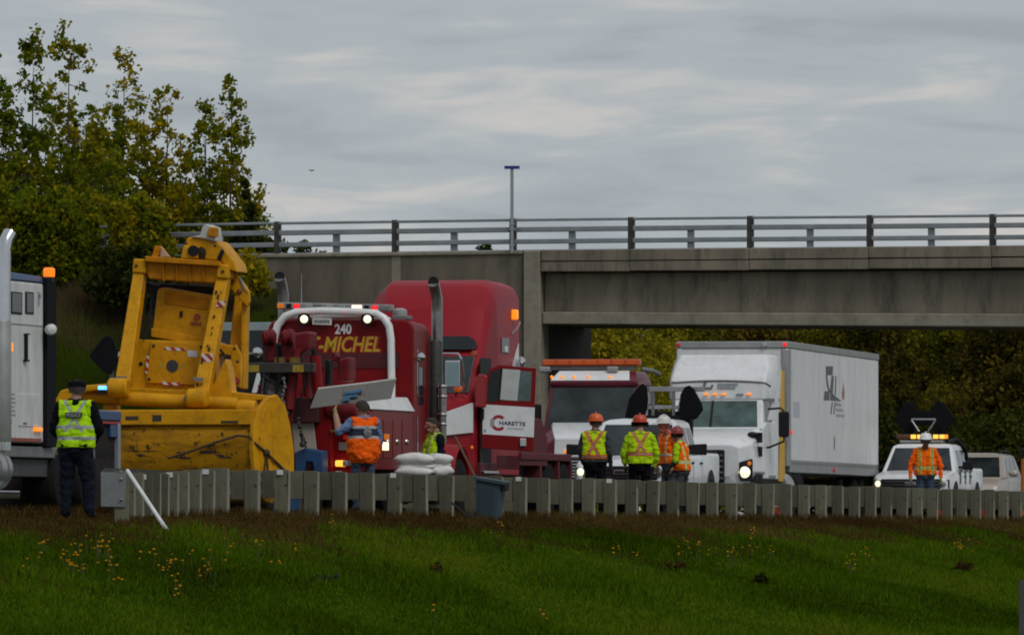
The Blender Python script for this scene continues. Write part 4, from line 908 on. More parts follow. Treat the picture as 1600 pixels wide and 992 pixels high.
# cab shell and sleeper with the sloped high roof
shell = MB().loft([oct_(-.15, 1.06, .75, zwb-.02, .12), oct_(.0, 1.14, .75, zwb+.05, .14), oct_(.45, 1.18, .75, zwt+.04, .18), oct_(.62, 1.19, .75, zwt+.20, .26), oct_(1.0, 1.2, .75, z_top-.55, .40), oct_(1.5, 1.22, .75, z_top-.10, .36), oct_(2.0, 1.22, .75, z_top+.02, .33), oct_(3.5, 1.22, .75, z_top+.0, .32)]).build('cab_shell', red_s, f, .05, 3)
q = [(-1.02, -.06, zwb), (1.04, -.06, zwb), (1.06, .42, zwt), (-1.02, .42, zwt)]
MB().panel(q, 0, 1, .0, 1, .04, .03).build('windscreen', g_sky, f, .02); MB().panel(q, .49, .51, 0, 1, .05, .03).build('windscreen_pillar', red_s, f)
# upper visor window above the windscreen, rounded end
vz0, vz1 = V.zz(547, .6, .75), V.zz(524, .6, .75)
pts = [(-.95, vz0), (1.0, vz0), (1.06, vz0+.06), (1.0, vz1-.1), (.86, vz1), (-.85, vz1), (-.95, vz1-.06)]
MB().loft([[(a, .44+.30*(b-vz0)/(vz1-vz0), b) for a, b in pts], [(a, .80+.30*(b-vz0)/(vz1-vz0), b) for a, b in pts]]).build('visor_window', g_dark, f, .02)
lamp(f, 'marker_lamp', (V.x(741, .5), .46, V.zz(553, 1, .5)), .07, mat('red_amber_lens', (.34, .05, .012), .3), (0, -1, .3), .04)
# hood and nose (mostly behind the wrecker)
hood = MB().loft([oct_(-2.3, .50, .75, 1.5, .2), oct_(-2.0, .60, .6, 1.72, .25), oct_(-1.0, .68, .6, 2.12, .22), oct_(-.16, 1.13, .7, zwb-.02, .2)]).build('hood', red_s, f, .06, 3)
MB().box(-.6, .6, -2.36, -2.28, .8, 1.45).build('grille', chrome, f, .03); MB().box(-1.15, 1.15, -2.5, -2.2, .4, .72).build('bumper', chrome, f, .06)
for s in (-1, 1): MB().box(min(s*.75, s*1.0), max(s*.75, s*1.0), -2.25, -2.0, 1.0, 1.25).build('headlight', g_teal, f, .05)
# the band continues round the front corner, on a proud cowl panel
c0, c1 = V.l(690, 640, -1.0), V.l(738, 630, -.2)
MB().loft([[(c0[0], -1.02, V.zz(681, c0[0], -1)), (c0[0], -1.02, V.zz(646, c0[0], -1)), (c0[0], -.9, V.zz(646, c0[0], -1)), (c0[0], -.9, V.zz(681, c0[0], -1))],
           [(c1[0], -.24, V.zz(676, c1[0], -.2)), (c1[0], -.24, V.zz(629, c1[0], -.2)), (c1[0], -.1, V.zz(629, c1[0], -.2)), (c1[0], -.1, V.zz(676, c1[0], -.2))]]).build('cowl_band', white_p, f, .01)
# dark doorway, seat and wheel seen through it
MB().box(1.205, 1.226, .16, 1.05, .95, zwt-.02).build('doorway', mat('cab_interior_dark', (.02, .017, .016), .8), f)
# open door: outline from the photograph, hinged at the front edge
hinge = V.l(752, 640, .15)
DR = empty('x', (0, 0, 0)); bpy.data.objects.remove(DR)
def dp(px, py): # door plane swings out and slightly back
    x0 = hinge[0]; 
    for _ in range(4):
        pass
    # plane: y = .15 + .30*(x-x0)
    k = (px-CX)/F; a_ = .30
    x = (k*(V.Y+(.15-a_*x0)*V.c)-V.X-(.15-a_*x0)*V.s)/((V.c+a_*V.s)+k*(V.s-a_*V.c)); y = .15+a_*(x-x0)
    return Vector((x, y, V.zz(py, x, y)))
def dpoly(pts, off, th, name, m, parent, bevel=.0): 
    nrm = Vector((.30, -1, 0)).normalized()
    o = MB().extrude([dp(*p)+nrm*off for p in pts], -nrm*th).build(name, m, parent, bevel, smooth=30); return o
door = dpoly([(752, 632), (757, 596), (765, 577), (780, 570), (838, 575), (833, 705), (752, 700)], 0, .06, 'door', red_p, f, .012)
door['label'] = 'open red door with white band and company lettering'
dpoly([(754, 631.5), (835.5, 636.5), (834, 683), (754, 678)], .006, .012, 'white_band', white_p, door)
dpoly([(760, 628), (762, 600), (768, 580), (782, 576), (785, 577), (782, 610), (775, 628)], .005, .07, 'vent_window', g_dark, door, .004)
dpoly([(786, 577), (831, 581), (829, 627), (783, 625)], .005, .07, 'window', g_teal, door, .004)
dpoly([(784, 576), (813, 578), (808, 626), (780, 624)], .009, .004, 'added_window_sheet', mat('painted_window_tone', (.42, .44, .43), .5, var=.15), door)  # added pale sheet, made as a painted reflection; stands for white fairing seen through
dpoly([(782.5, 575), (785.5, 575.5), (781, 627), (778, 627)], .014, .02, 'window_post', black_m, door)
# logo: red ring open to the right, lettering beside it
cxp, cyp = 779, 660.5
ringo, ringi = [], []
for k in range(15):
    a_ = R(42+k*(276/14)); ringo.append((cxp+12.2*math.cos(a_), cyp-12.6*math.sin(a_))); ringi.append((cxp+7.2*math.cos(a_), cyp-7.6*math.sin(a_)))
nrm = Vector((.30, -1, 0)).normalized()
mb = MB()
for k in range(14):
    mb.extrude([dp(*ringo[k])+nrm*.009, dp(*ringo[k+1])+nrm*.009, dp(*ringi[k+1])+nrm*.009, dp(*ringi[k])+nrm*.009], -nrm*.004)
mb.build('logo_ring', red_ink, door, smooth=0)
dpoly([(766.2, 654), (772.2, 654), (772.2, 666), (766.2, 666)], .0125, .003, 'logo_badge', ink_l, door)
def dtext(body, px, py, wpx, hpx, m, bold=.02):
    p_, q_ = dp(px, py)+nrm*.010, dp(px+wpx, py+wpx*.055)+nrm*.010
    d_ = (q_-p_); u_ = d_.normalized(); w_ = u_.cross(nrm)*-1; w_ = Vector((0, 0, 1)) if w_.length < .1 else w_
    o = text_mesh('lettering', body, m, door, (0, 0, 0), (0, 0, 0), d_.length, hpx/F*V.Y, 0, bold)
    n_ = u_.cross(Vector((0, 0, 1))).normalized(); up_ = n_.cross(u_)*-1 if False else (Vector((0, 0, 1))-u_*u_.z).normalized()
    M = Matrix((u_, up_, n_)).transposed().to_4x4(); M.translation = p_
    o.matrix_local = M; return o
dtext('HARETTE', 780, 663.5, 41, 6.4, navy_ink, .03)
g_ = random.Random(3)
xx = 793
while xx < 818:
    dpoly([(xx, 667+(xx-780)*.055), (xx+1.6, 667+(xx-780)*.055), (xx+1.6, 669.5+(xx-780)*.055), (xx, 669.5+(xx-780)*.055)], .0095, .003, 'lettering', ink_l, door); xx += 2.6
dpoly([(740+16, 671), (740+19, 670), (740+19, 675), (740+16, 675)], .011, .004, 'sticker', mat('sky_blue_sticker', (.04, .30, .50), .5), door)
dpoly([(812, 684.5), (822, 685), (822, 697), (812, 697)], .05, .06, 'lower_handle', chrome, door, .01)
p_ = dp(757, 618)
mir = MB().loft([[(p_.x-.13, p_.y-.32, p_.z-.22), (p_.x+.10, p_.y-.32, p_.z-.25), (p_.x+.13, p_.y-.32, p_.z+.38), (p_.x-.04, p_.y-.32, p_.z+.42), (p_.x-.13, p_.y-.32, p_.z+.30)], [(p_.x-.10, p_.y-.16, p_.z-.18), (p_.x+.08, p_.y-.16, p_.z-.2), (p_.x+.11, p_.y-.16, p_.z+.34), (p_.x-.03, p_.y-.16, p_.z+.37), (p_.x-.10, p_.y-.16, p_.z+.27)]]).build('door_mirror', mat('mirror_red', (.30, .010, .014), .3, coat=.4), door, .04)
dpoly([(750.5, 638), (756.5, 638), (756, 655), (750, 655)], .06, .10, 'mirror_bracket', black_m, door, .01)
dpoly([(735, 650), (739, 645), (741, 668), (737, 664)], .05, .06, 'door_hinge', black_m, f, .01)
# side of the sleeper
sx_ = 1.225
for a_, b_, nm, m_ in (((783, 527), (795, 551), 'sleeper_window', g_dark),):
    y0, y1 = V.side(a_[0], 0, sx_)[1], V.side(b_[0], 0, sx_)[1]
    MB().box(sx_-.02, sx_+.012, y0, y1, V.zz(551, sx_, y0), V.zz(527, sx_, y0)).build(nm, m_, f, .01)
    MB().box(sx_+.005, sx_+.018, y0+.25, y1-.15, V.zz(549, sx_, y0), V.zz(540, sx_, y0)).build('window_sticker', white_p, f)
y0 = V.side(803, 0, sx_)[1]
bl = MB().box(sx_-.02, sx_+.10, y0-.2, y0-.02, V.zz(500, sx_, y0), V.zz(484, sx_, y0)).build('amber_beacon', amber_on, f, .03)
MB().tube([(sx_, y0-.2, V.zz(522, sx_, y0)), (sx_+.1, y0-.1, V.zz(512, sx_, y0)), (sx_+.13, y0-.05, V.zz(503, sx_, y0))], .02, 6).build('beacon_bracket', alu, bl)
MB().hexa([(sx_, 2.3, zwb+.05), (sx_+.006, 2.3, zwb+.05), (sx_+.006, 3.4, zwb+.05), (sx_, 3.4, zwb+.05), (sx_, 3.1, zwt+.1), (sx_+.006, 3.1, zwt+.1), (sx_+.006, 3.4, zwt+.32), (sx_, 3.4, zwt+.32)]).build('white_flash', white_p, f)
lamp(f, 'work_lamp', (V.x(815, 3.3), 3.2, V.zz(565, 1.3, 3.3)), .10, chrome, (0, -1, .2), .08)
# big chrome west-coast mirror at the front corner
xm = V.x(708, -.6)
mr = MB().box(xm-.14, xm+.14, -.66, -.58, V.zz(605, xm, -.6), V.zz(563, xm, -.6)).build('side_mirror', chrome, f, .02)
MB().box(xm-.12, xm+.12, -.672, -.655, V.zz(603, xm, -.6), V.zz(566, xm, -.6)).build('mirror_glass', mat('mirror_glass', (.22, .30, .32), .08, .6), mr)
MB().tube([(xm-.30, -.3, V.zz(600, xm, -.6)), (xm-.30, -.62, V.zz(560, xm, -.6)), (xm-.22, -.62, V.zz(552, xm, -.6)), (xm+.1, -.62, V.zz(552, xm, -.6)), (xm+.16, -.62, V.zz(560, xm, -.6)), (xm+.16, -.3, V.zz(610, xm, -.6))], .018, 6).build('mirror_frame', chrome, mr)
p_ = V.l(716, 607, -.35); ol = MB().ball(p_, (.085, .05, .07), 10, 7).build('reflection_blob', mat('orange_reflection', (.5, .1, .015), .3, emit=((1, .2, .02), .15)), f)  # added glowing ball for an orange reflection at the windscreen, no known lamp
MB().tube([p_, (p_[0]-.1, -.2, p_[2]-.16)], .015, 6).build('added_blob_stem', black_m, ol)
# right front fender, wheel, steps
fx = V.x(735, -1.2)
arcs = [(-1.2+.68*math.cos(q_), .52+.70*math.sin(q_)) for q_ in np.linspace(2.9, .0, 12)]
for s_ in (-1, 1): MB().loft([[(s_*.55, a_, b_), (s_*1.17, a_, b_), (s_*1.20, a_*1.0+(a_+1.2)*.07, b_+.07), (s_*.55, a_+(a_+1.2)*.10, b_+.14)] for a_, b_ in arcs]).build('front_fender', red_s, f, .02, smooth=50)
for s in (-1, 1): wheel(f, s*1.02, -1.2, .52, .3, alu, s)
st = MB().box(.9, 1.24, .1, 1.5, .45, .98).build('step_box', red_dusty, f, .02)
for z_ in (.52, .78): MB().box(1.2, 1.30, .15, 1.4, z_, z_+.05).build('step', chrome, st, .01)
p_ = V.l(738, 690, -.5); MB().ball((1.19, -.42, 1.26), (.03, .05, .035), 8, 6).build('side_lamp', amber, f)
# rear deck, fenders and tandem wheels running back
MB().box(.5, 1.22, 1.5, 3.5, .85, 1.15).build('side_skirt', red_dusty, f, .02)
MB().loft([[(.35, 3.5, .95), (1.22, 3.5, .95), (1.22, 3.5, 1.95), (.35, 3.5, 1.95)], [(.35, 5.4, .95), (1.24, 5.4, .95), (1.24, 5.4, 1.85), (.35, 5.4, 1.85)], [(.35, 5.9, .95), (1.24, 5.9, .95), (1.24, 5.9, 1.5), (.35, 5.9, 1.5)]]).build('deck_box', red_dusty, f, .02)
MB().box(.3, 1.26, 3.5, 8.0, 1.06, 1.2).build('rear_fender', red_dusty, f, .02); MB().box(-.45, .45, 3.4, 8.3, .7, 1.0).build('chassis', black_m, f)
for y in (6.2, 7.5):
    for s in (-1, 1): wheel(f, s*1.0, y, .52, .46, grey_m, s)
for y in (5.35, 6.95, 8.1): MB().box(.9, 1.24, y-.10, y+.05, .45, 1.06).build('mud_flap', red_dusty, f)

# ================================================================ RED WRECKER, UNIT 240, SEEN FROM BEHIND
V = Frame('wrecker_truck', 536, 156, 12.6, ROAD_Z, 'red heavy wrecker numbered 240 seen from behind with white roll bar and boom', 'tow truck')
f = V.o
xl, xr = V.x(418, 0), V.x(646, 0); ztop = V.zz(499, 0, 0)
def P(px, py, y=0.): return V.l(px, py, y)
cabw = MB().loft([[(xl, 0, .9), (xr, 0, .9), (xr, 0, ztop-.14), (xr-.06, 0, ztop-.03), (xr-.2, 0, ztop), (xl+.2, 0, ztop), (xl+.06, 0, ztop-.03), (xl, 0, ztop-.14)], [(xl, 1.25, .9), (xr, 1.25, .9), (xr, 1.25, ztop-.20), (xr-.08, 1.25, ztop-.08), (xr-.2, 1.25, ztop-.05), (xl+.2, 1.25, ztop-.05), (xl+.08, 1.25, ztop-.08), (xl, 1.25, ztop-.20)]]).build('cab', red_p, f, .05, 3)
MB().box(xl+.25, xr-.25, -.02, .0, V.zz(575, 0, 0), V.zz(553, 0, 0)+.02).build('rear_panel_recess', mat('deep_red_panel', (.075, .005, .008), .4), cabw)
MB().loft([[(-1.1, 1.25, .9), (.9, 1.25, .9), (.9, 1.25, 1.9), (-1.1, 1.25, 1.9)], [(-1.0, 3.6, .9), (.8, 3.6, .9), (.8, 3.6, 1.6), (-1.0, 3.6, 1.6)]]).build('hood', red_p, f, .1, 3)
y_ = V.side(657, 0, xr+.01)[1]
MB().box(xr-.02, xr+.012, y_-.12, y_+.25, V.zz(632, xr, y_), V.zz(573, xr, y_)).build('side_window', g_dark, f, .01)
for py in (546, 650): MB().box(xr+.001, xr+.02, .22, .26, V.zz(py+70, xr, .2), V.zz(py, xr, .2)).build('grab_rail', chrome, f)
lamp(f, 'side_spot_lamp', P(657, 558, .3), .085, chrome, (.3, -1, 0), .07)
MB().box(xr+.002, xr+.03, 1.05, 1.09, 1.0, ztop-.4).build('trim_strip', red_dusty, f)
# lettering on the back wall
p_ = P(499, 551, -.01); q_ = P(594, 553, -.01)
yl_m = mat('yellow_lettering', (.50, .30, .012), .5); wl_m = mat('white_lettering', (.68, .68, .68), .5); rl_m = mat('bright_red_outline', (.33, .012, .012), .5)
xs0 = P(470, 551, -.01)[0]
text_mesh('lettering_outline', 'ST-MICHEL', rl_m, cabw, (xs0-.02, -.004, V.zz(551, 0, 0)-.02), FRONT, q_[0]-xs0+.06, 27.5/F*V.Y, .25, .045)
text_mesh('lettering', 'ST-MICHEL', yl_m, cabw, (xs0, -.008, V.zz(550, 0, 0)), FRONT, q_[0]-xs0, 24.5/F*V.Y, .25, .02)
p_ = P(523, 522, -.01); text_mesh('unit_number', '240', wl_m, cabw, (p_[0], -.008, p_[2]), FRONT, 27/F*V.Y, 16/F*V.Y, 0, .03)
# plate, lamps, roll bar and light bars
pl = V.poly([(488, 496), (518, 497), (518, 508), (488, 507)], -.12, .02).build('licence_plate', white_d, f, .004)
ticks(pl, ink, lambda a_, b_, c_, d_: MB().box(a_, b_, -.124, -.119, c_, d_).build('lettering', ink, pl, smooth=0), P(491, 505, -.12)[0], P(515, 505, -.12)[0], P(491, 505, -.12)[2], .07, 7, 9)
for px in (475, 574):
    h_ = MB().lathe([(.06, .08), (.11, .05), (.12, 0), (.10, -.005)], P(px, 498.5, -.16), (0, 1, 0), 16).build('work_lamp', black_m, f); lamp(h_, 'bulb', P(px, 498.5, -.175), .07, white_on, (0, -1, 0), .02)
for px in (469, 486, 500, 538, 543, 561): lamp(f, 'marker_lamp', P(px, 487.5, -.14), .018, red_on)
roll = [(425, 570), (428, 530), (434, 508), (446, 494), (462, 488), (500, 486), (560, 487.5), (588, 490), (600, 497), (608, 510), (611, 530), (612, 600), (612, 640)]
MB().tube([P(a_, b_, -.1) for a_, b_ in roll], .068, 12).build('roll_bar', mat('white_tube_paint', (.72, .72, .71), .3, coat=.4, dirt=.15), f)
roll2 = [(606, 500), (615, 512), (619.5, 530), (620, 600), (620, 640)]
MB().tube([P(450, 494, .25), P(575, 492, .25)]+[P(a_, b_, .25) for a_, b_ in roll2], .062, 12).build('roll_bar', MATS['white_tube_paint'], f)
lb = MB().hexa([P(433, 483, .2), P(616, 487, .2), P(616, 487, .5), P(433, 483, .5), P(433, 472, .2), P(616, 476, .2), P(616, 476, .5), P(433, 472, .5)]).build('light_bar', mat('clear_bar_lens', (.24, .24, .24), .25, var=.3, scale=8), f, .025)
for px, m_, w_ in ((438, amber, 5), (463, red_on, 5), (557, white_on, 8), (585, red_on, 5), (482, alu, 6), (497, grey_m, 5), (515, alu, 6), (533, alu, 6), (600, grey_m, 6), (451, black_m, 4), (572, black_m, 4)):
    yy = 477.5+(px-433)*.022; q0, q1 = P(px-w_, yy+4, .18), P(px+w_, yy-3.6, .18)
    MB().box(q0[0], q1[0], .185, .215, q0[2], q1[2]).build('lamp', m_, lb, .01)
MB().box(P(612, 500, .6)[0], P(637, 500, .6)[0], .6, 1.0, ztop+.0, ztop+.08).build('beacon_mount', grey_m, f, .02)
MB().lathe([(.12, 0), (.13, .05), (.12, .11), (.05, .14)], (P(625, 495, .8)[0], .8, ztop+.07), (0, 0, 1), 16).build('roof_beacon', mat('clear_beacon', (.30, .30, .30), .3), f)
MB().tube([P(471, 480, .5), P(471, 427, .5)], [.012, .006], 6).build('antenna', alu, f)
# exhaust stacks
def stack(px, top, y, bottom, r, name='exhaust_stack'):
    x, _, z = P(px, top, y); zb = V.zz(bottom, x, y)
    pts = [(x, y, zb), (x, y, z-.55), (x, y, z-.3), (x-.02, y-.06, z-.14), (x-.03, y-.16, z-.02)]
    o = MB().tube(pts, r, 14).build(name, mat('stack_steel', (.34, .33, .32), .30, .9, var=.25, scale=3, dirt=.5), f)
    MB().lathe([(r*1.02, 0), (r*.92, .012), (r*.85, -.03)], (x-.03, y-.165, z-.0), (-.1, -1, .15), 14).build('stack_mouth', mat('soot', (.006, .006, .006), .9), o)
    return o, x
so, sxx = stack(683, 441, 1.42, 760, .098)
MB().lathe([(.12, 0), (.128, .02), (.128, V.zz(532, sxx, 1.42)-V.zz(700, sxx, 1.42)-.02), (.12, V.zz(532, sxx, 1.42)-V.zz(700, sxx, 1.42))], (sxx-.03, 1.42, V.zz(700, sxx, 1.42)), (0, 0, 1), 16).build('stack_guard', mat('guard_mesh', (.06, .06, .055), .6, .5, var=.35, scale=25), so)
x2 = P(691, 600, 1.30)[0]; MB().cyl((x2, 1.30, V.zz(690, x2, 1.30)), (x2, 1.30, V.zz(602, x2, 1.30)), .075).build('muffler_pipe', MATS['stack_steel'], so)
for py in (606, 622, 650, 665): MB().lathe([(.08, 0), (.084, .01), (.084, .04), (.08, .05)], (x2, 1.30, V.zz(py, x2, 1.30)), (0, 0, 1), 14).build('pipe_clamp', chrome, so)
stack(443, 433, .9, 560, .095)
# rear body: side cabinet, white deck corner, tail panel
bx0, bx1 = P(598, 700, -2.6)[0], P(640, 700, -.4)[0]
xr2 = xr+.03
MB().box(xr2-.55, xr2, -3.2, -.12, .75, V.zz(641, xr2, -2)).build('side_cabinet', red_p, f, .02)
for k, y in enumerate((-3.1, -2.4, -1.7, -1.0)):
    MB().box(xr2-.004, xr2+.01, y, y+.62, .95, V.zz(655, xr2, -2)).build('cabinet_door', red_p, f, .012)
    lamp(f, 'cabinet_latch', (xr2+.012, y+.3, V.zz(690, xr2, y)), .055, chrome, (1, -.3, 0), .04)
zc = V.zz(641, xr2, -2)
MB().loft([[(xr2-1.15, -3.25, zc+.0), (xr2+.03, -3.25, zc), (xr2+.03, -.1, zc), (xr2-1.15, -.1, zc)], [(xr2-1.1, -3.1, zc+.22), (xr2-.16, -3.1, zc+.22), (xr2-.1, -.15, zc+.25), (xr2-1.1, -.15, zc+.25)]]).build('white_deck_cover', white_d, f, .02)
tp = MB().box(P(545, 700, -3.4)[0]-.32, xr2, -3.45, -3.2, .55, zc-.03).build('tail_panel', red_p, f, .02)
MB().box(P(497, 700, -3.6)[0]-.05, P(520, 700, -3.6)[0], -3.7, -3.4, .5, V.zz(612, 0, -3.5)).build('tail_column', red_p, f, .02)
for a_, w_, h_, m_ in (((546, 654), 8, 4, red_dim), ((541, 683), 5, 3.4, red_dim), ((538, 697), 9, 6, grey_m), ((604, 682), 4, 4, amber)):
    p_ = P(*a_, -3.47); MB().box(p_[0]-w_/90, p_[0]+w_/90, -3.49, -3.44, p_[2]-h_/90, p_[2]+h_/90).build('tail_lamp', m_, f, .01)
p_ = P(532, 723.5, -3.75); MB().box(p_[0]-.09, p_[0]+.03, -3.78, -3.45, p_[2]-.055, p_[2]+.05).build('tail_lamp', amber_hot, f, .02); MB().box(p_[0]+.035, p_[0]+.12, -3.77, -3.45, p_[2]-.05, p_[2]+.045).build('tail_lamp', alu, f, .02)
p_ = P(602, 697, -3.5); MB().box(p_[0]-.05, p_[0]+.05, -3.52, -3.44, p_[2]-.07, p_[2]+.07).build('tail_lamp', white_on, f, .01)
p_ = P(523, 673, -3.72); MB().box(p_[0]-.08, p_[0]+.04, -3.74, -3.7, p_[2]-.02, p_[2]+.02).build('handle', chrome, f)
MB().lathe([(.17, 0), (.19, .03), (.19, .5), (.17, .53)], (P(512, 640, -3.6)[0], -3.6, V.zz(640, 0, -3.6)), (1, 0, 0), 16).build('air_tank', boom_red, f)
# boom, outriggers, winch heads
yb = -4.2
def bar(a_, b_, r_, name, m_, y0=yb, y1=yb, n=10): return MB().tube([P(*a_, y0), P(*b_, y1)], r_, n).build(name, m_, f)
def plate(pts, name, m_, y=yb, th=.25, bev=.02): return V.poly(pts, y, th).build(name, m_, f, bev)
plate([(446, 522), (484, 517), (482, 545), (470, 556), (446, 552)], 'boom_head', boom_red, -3.6, .6, .06)
for c_ in (419, 449):
    o = MB().lathe([(.05, 0), (.13, .01), (.13, .05), (.10, .07), (.10, .11), (.13, .13), (.13, .17), (.05, .18)], P(c_-6, 527, yb-.05), (1, .1, 0), 18).build('sheave_housing', boom_red, f)
    plate([(c_-12, 520), (c_+3, 513), (c_+12, 520), (c_+10, 566), (c_-8, 566)], 'boom_cheek', boom_red, yb+.02, .10, .03)
plate([(409, 534), (441, 536), (440, 570), (412, 568)], 'winch_drum', black_m, yb+.25, .4, .05)
plate([(376, 567), (408, 566), (490, 567), (490, 582), (408, 583), (376, 580)], 'crossbar', mat('worn_black_steel', (.03, .024, .02), .6, var=.4, scale=5, dirt=.5, dirt_col=(.06, .035, .025)), yb-.3, .2, .02)
for c_ in (396, 465): plate([(c_-8, 570), (c_+9, 570), (c_+9, 581), (c_-8, 581)], 'warning_label', mat('label_yellow', (.28, .20, .012), .6, var=.5, scale=18), yb-.315, .012, 0)
for c_, r_ in ((438, .05), (462, .05)): plate([(c_-9, 558), (c_+7, 558), (c_+7, 568), (c_-9, 568)], 'bracket', mat('dull_yellow_bracket', (.16, .10, .012), .6, var=.4, scale=15), yb-.1, .03, 0)
bar((426, 585), (422, 640), .17, 'lower_arm', MATS['worn_black_steel'], yb+.1, yb-.2)
bar((459, 580), (452, 640), .085, 'boom_link', boom_red, yb, yb-.1); bar((464, 545), (452, 662), .06, 'boom_link', boom_red); bar((478, 580), (482, 620), .075, 'boom_link', boom_red)
bar((492, 556), (496, 622), .10, 'lift_cylinder', red_p, -3.9, -3.9, 14); bar((490, 545), (493, 558), .05, 'cylinder_rod', black_m, -3.9, -3.9)
plate([(507, 562), (514, 562), (514, 602), (507, 602)], 'rear_winch_mount', black_m, -2.6, .3)
plate([(526, 562), (546, 556), (546, 596), (526, 596)], 'winch_cover', boom_red, -2.8, .5, .06); plate([(517, 553), (523, 549), (526, 556), (522, 566), (518, 566)], 'winch_bracket', boom_red, -2.9, .3)
plate([(455, 620), (498, 622), (497, 660), (452, 660)], 'tow_column', mat('dark_red_steel', (.055, .008, .010), .6, var=.3, scale=5), yb+.3, .4)
plate([(402, 600), (452, 590), (450, 680), (404, 690)], 'boom_body', boom_red, yb+.5, .5, .04)
plate([(455, 660), (490, 660), (495, 705), (460, 708)], 'mud_flap', mat('beige_flap', (.30, .26, .22), .7, var=.15), yb+.4, .03)
ch = MB()
for k in range(9): p_ = P(443+2*math.sin(k), 592+k*6.2, yb-.35); ch.lathe([(.028, -.012), (.036, 0), (.028, .012)], p_, (k % 2, 1-k % 2, .3), 8)
ch.build('chain', grey_m, f)
ch = MB()
for k in range(8): p_ = P(466+k*1.2+(3 if k > 4 else 0), 655+k*6, yb-.35); ch.lathe([(.03, -.014), (.042, 0), (.03, .014)], p_, (k % 2, 1-k % 2, .3), 8)
ch.build('chain', MATS['worn_black_steel'], f)
plate([(461, 706), (476, 700), (504, 704), (504, 742), (492, 744), (488, 722), (478, 722), (474, 744), (461, 742)], 'wheel_lift', blue_p, yb-.3, .4, .03)
w_ = P(484, 735, yb); wheel(f, w_[0], yb+.2, .36, .22, black_m, 1)
for s in (-1, 1):
    for y in (-1.6, -.3): wheel(f, s*.98, y-.2, .52, .46, alu, s)
    wheel(f, s*1.0, 2.6, .52, .3, alu, s)
MB().box(-.45, .45, -3.4, 3.4, .6, .95).build('chassis', black_m, f)
MB().box(-1.2, xr2-.6, -3.2, -.12, .9, 1.5).build('deck', red_dusty, f, .02)

# hoses, hooks and cables hanging on the boom
for pts, r_ in (([(415, 540), (418, 575), (412, 610), (420, 650)], .022), ([(432, 540), (436, 590), (430, 630), (440, 668)], .02), ([(470, 556), (476, 600), (466, 640), (472, 690)], .02), ([(488, 560), (484, 590), (490, 618)], .018), ([(410, 586), (430, 600), (446, 590)], .02)):
    MB().tube([P(a_, b_, yb-.28+.02*k_) for k_, (a_, b_) in enumerate(pts)], r_, 6).build('hose', black_m, f)
for a_ in ((447, 646), (472, 694)): MB().lathe([(.035, -.02), (.055, 0), (.035, .02)], P(*a_, yb-.36), (.2, 1, 0), 10).build('hook', MATS['worn_black_steel'], f)
plate([(404, 568), (452, 570), (450, 600), (408, 604)], 'winch_frame', black_m, yb+.05, .3, .02)
# ================================================================ YELLOW MACHINE
V = Frame('yellow_loader', 275, 146, 12.6, ROAD_Z, 'big yellow loader machine with scraped rounded bucket and raised arm frame', 'loader')
f = V.o
def P(px, py, y=0.): return V.l(px, py, y)
def plate(pts, name, m_=yellow_p, y=0., th=.12, bev=.015, parent=None): return V.poly(pts, y, th).build(name, m_, parent or f, bev)
def bar(a_, b_, r_, name, m_=yellow_p, y0=0., y1=None, n=14): return MB().tube([P(*a_, y0), P(*b_, y0 if y1 is None else y1)], r_, n).build(name, m_, f, .012)
S = F/146
# bucket: a curved trough between two end plates
xL, xR = P(92, 700, -1.0)[0], P(402, 700, -1.0)[0]
prof = [(-.62, 1.58), (-.98, 1.55), (-1.10, 1.42), (-1.16, 1.30), (-1.18, 1.05), (-1.12, .75), (-.98, .48), (-.75, .28), (-.45, .18), (0, .15), (.5, .20), (.5, 1.2), (0, 1.45)]
def prof_ring(x): return [(x, a, b) for a, b in prof]
bk = MB().loft([prof_ring(x_) for x_ in np.linspace(xL, xR, 9)]).build('bucket', yellow_w, f, .02)
lip0, lip1 = V.zz(640, 0, -1.1), V.zz(664, 0, -1.1)
MB().box(xL+.02, xR-.01, -1.20, -1.0, lip1, lip0).build('bucket_lip', yellow_p, bk, .02)
rr = random.Random(12)
for k in range(13):      # scraped bare-steel scars on the trough, thin flakes proud of the paint
    x_ = rr.uniform(P(190, 700, -1.2)[0], xR-.25); seg = rr.choice([(3, 4), (4, 5), (4, 5), (5, 6)])
    (a0, b0), (a1, b1) = prof[seg[0]], prof[seg[1]]; u = rr.uniform(.1, .8); L_ = rr.uniform(.06, .36); h_ = rr.uniform(.04, .16)
    pa = Vector((0, a0+(a1-a0)*u, b0+(b1-b0)*u)); pb = Vector((0, a0+(a1-a0)*min(u+h_, 1), b0+(b1-b0)*min(u+h_, 1)))
    nn = Vector((0, -(b0-b1), (a0-a1))).normalized(); nn = nn if nn.y < 0 else -nn
    sk = rr.uniform(-.1, .1)
    MB().extrude([pa+Vector((x_, 0, 0))+nn*.004, pa+Vector((x_+L_*.6, 0, 0))+nn*.004, pa.lerp(pb, .5)+Vector((x_+L_, 0, 0))+nn*.004, pb+Vector((x_+L_*.7+sk, 0, 0))+nn*.004, pb+Vector((x_+L_*.2+sk, 0, 0))+nn*.004], -nn*.006).build('paint_scar', mat('bare_dark_steel', (.035, .022, .012), .7, var=.3, scale=12), bk, smooth=0)
for a_, b_, c_, d_ in ((238, 648, 252, 658), (196, 650, 216, 656), (345, 657, 372, 661)): 
    q0, q1 = P(a_, d_, -1.21), P(c_, b_, -1.21); MB().box(q0[0], q1[0], -1.206, -1.198, q0[2], q1[2]).build('paint_scar', MATS['bare_dark_steel'], bk)
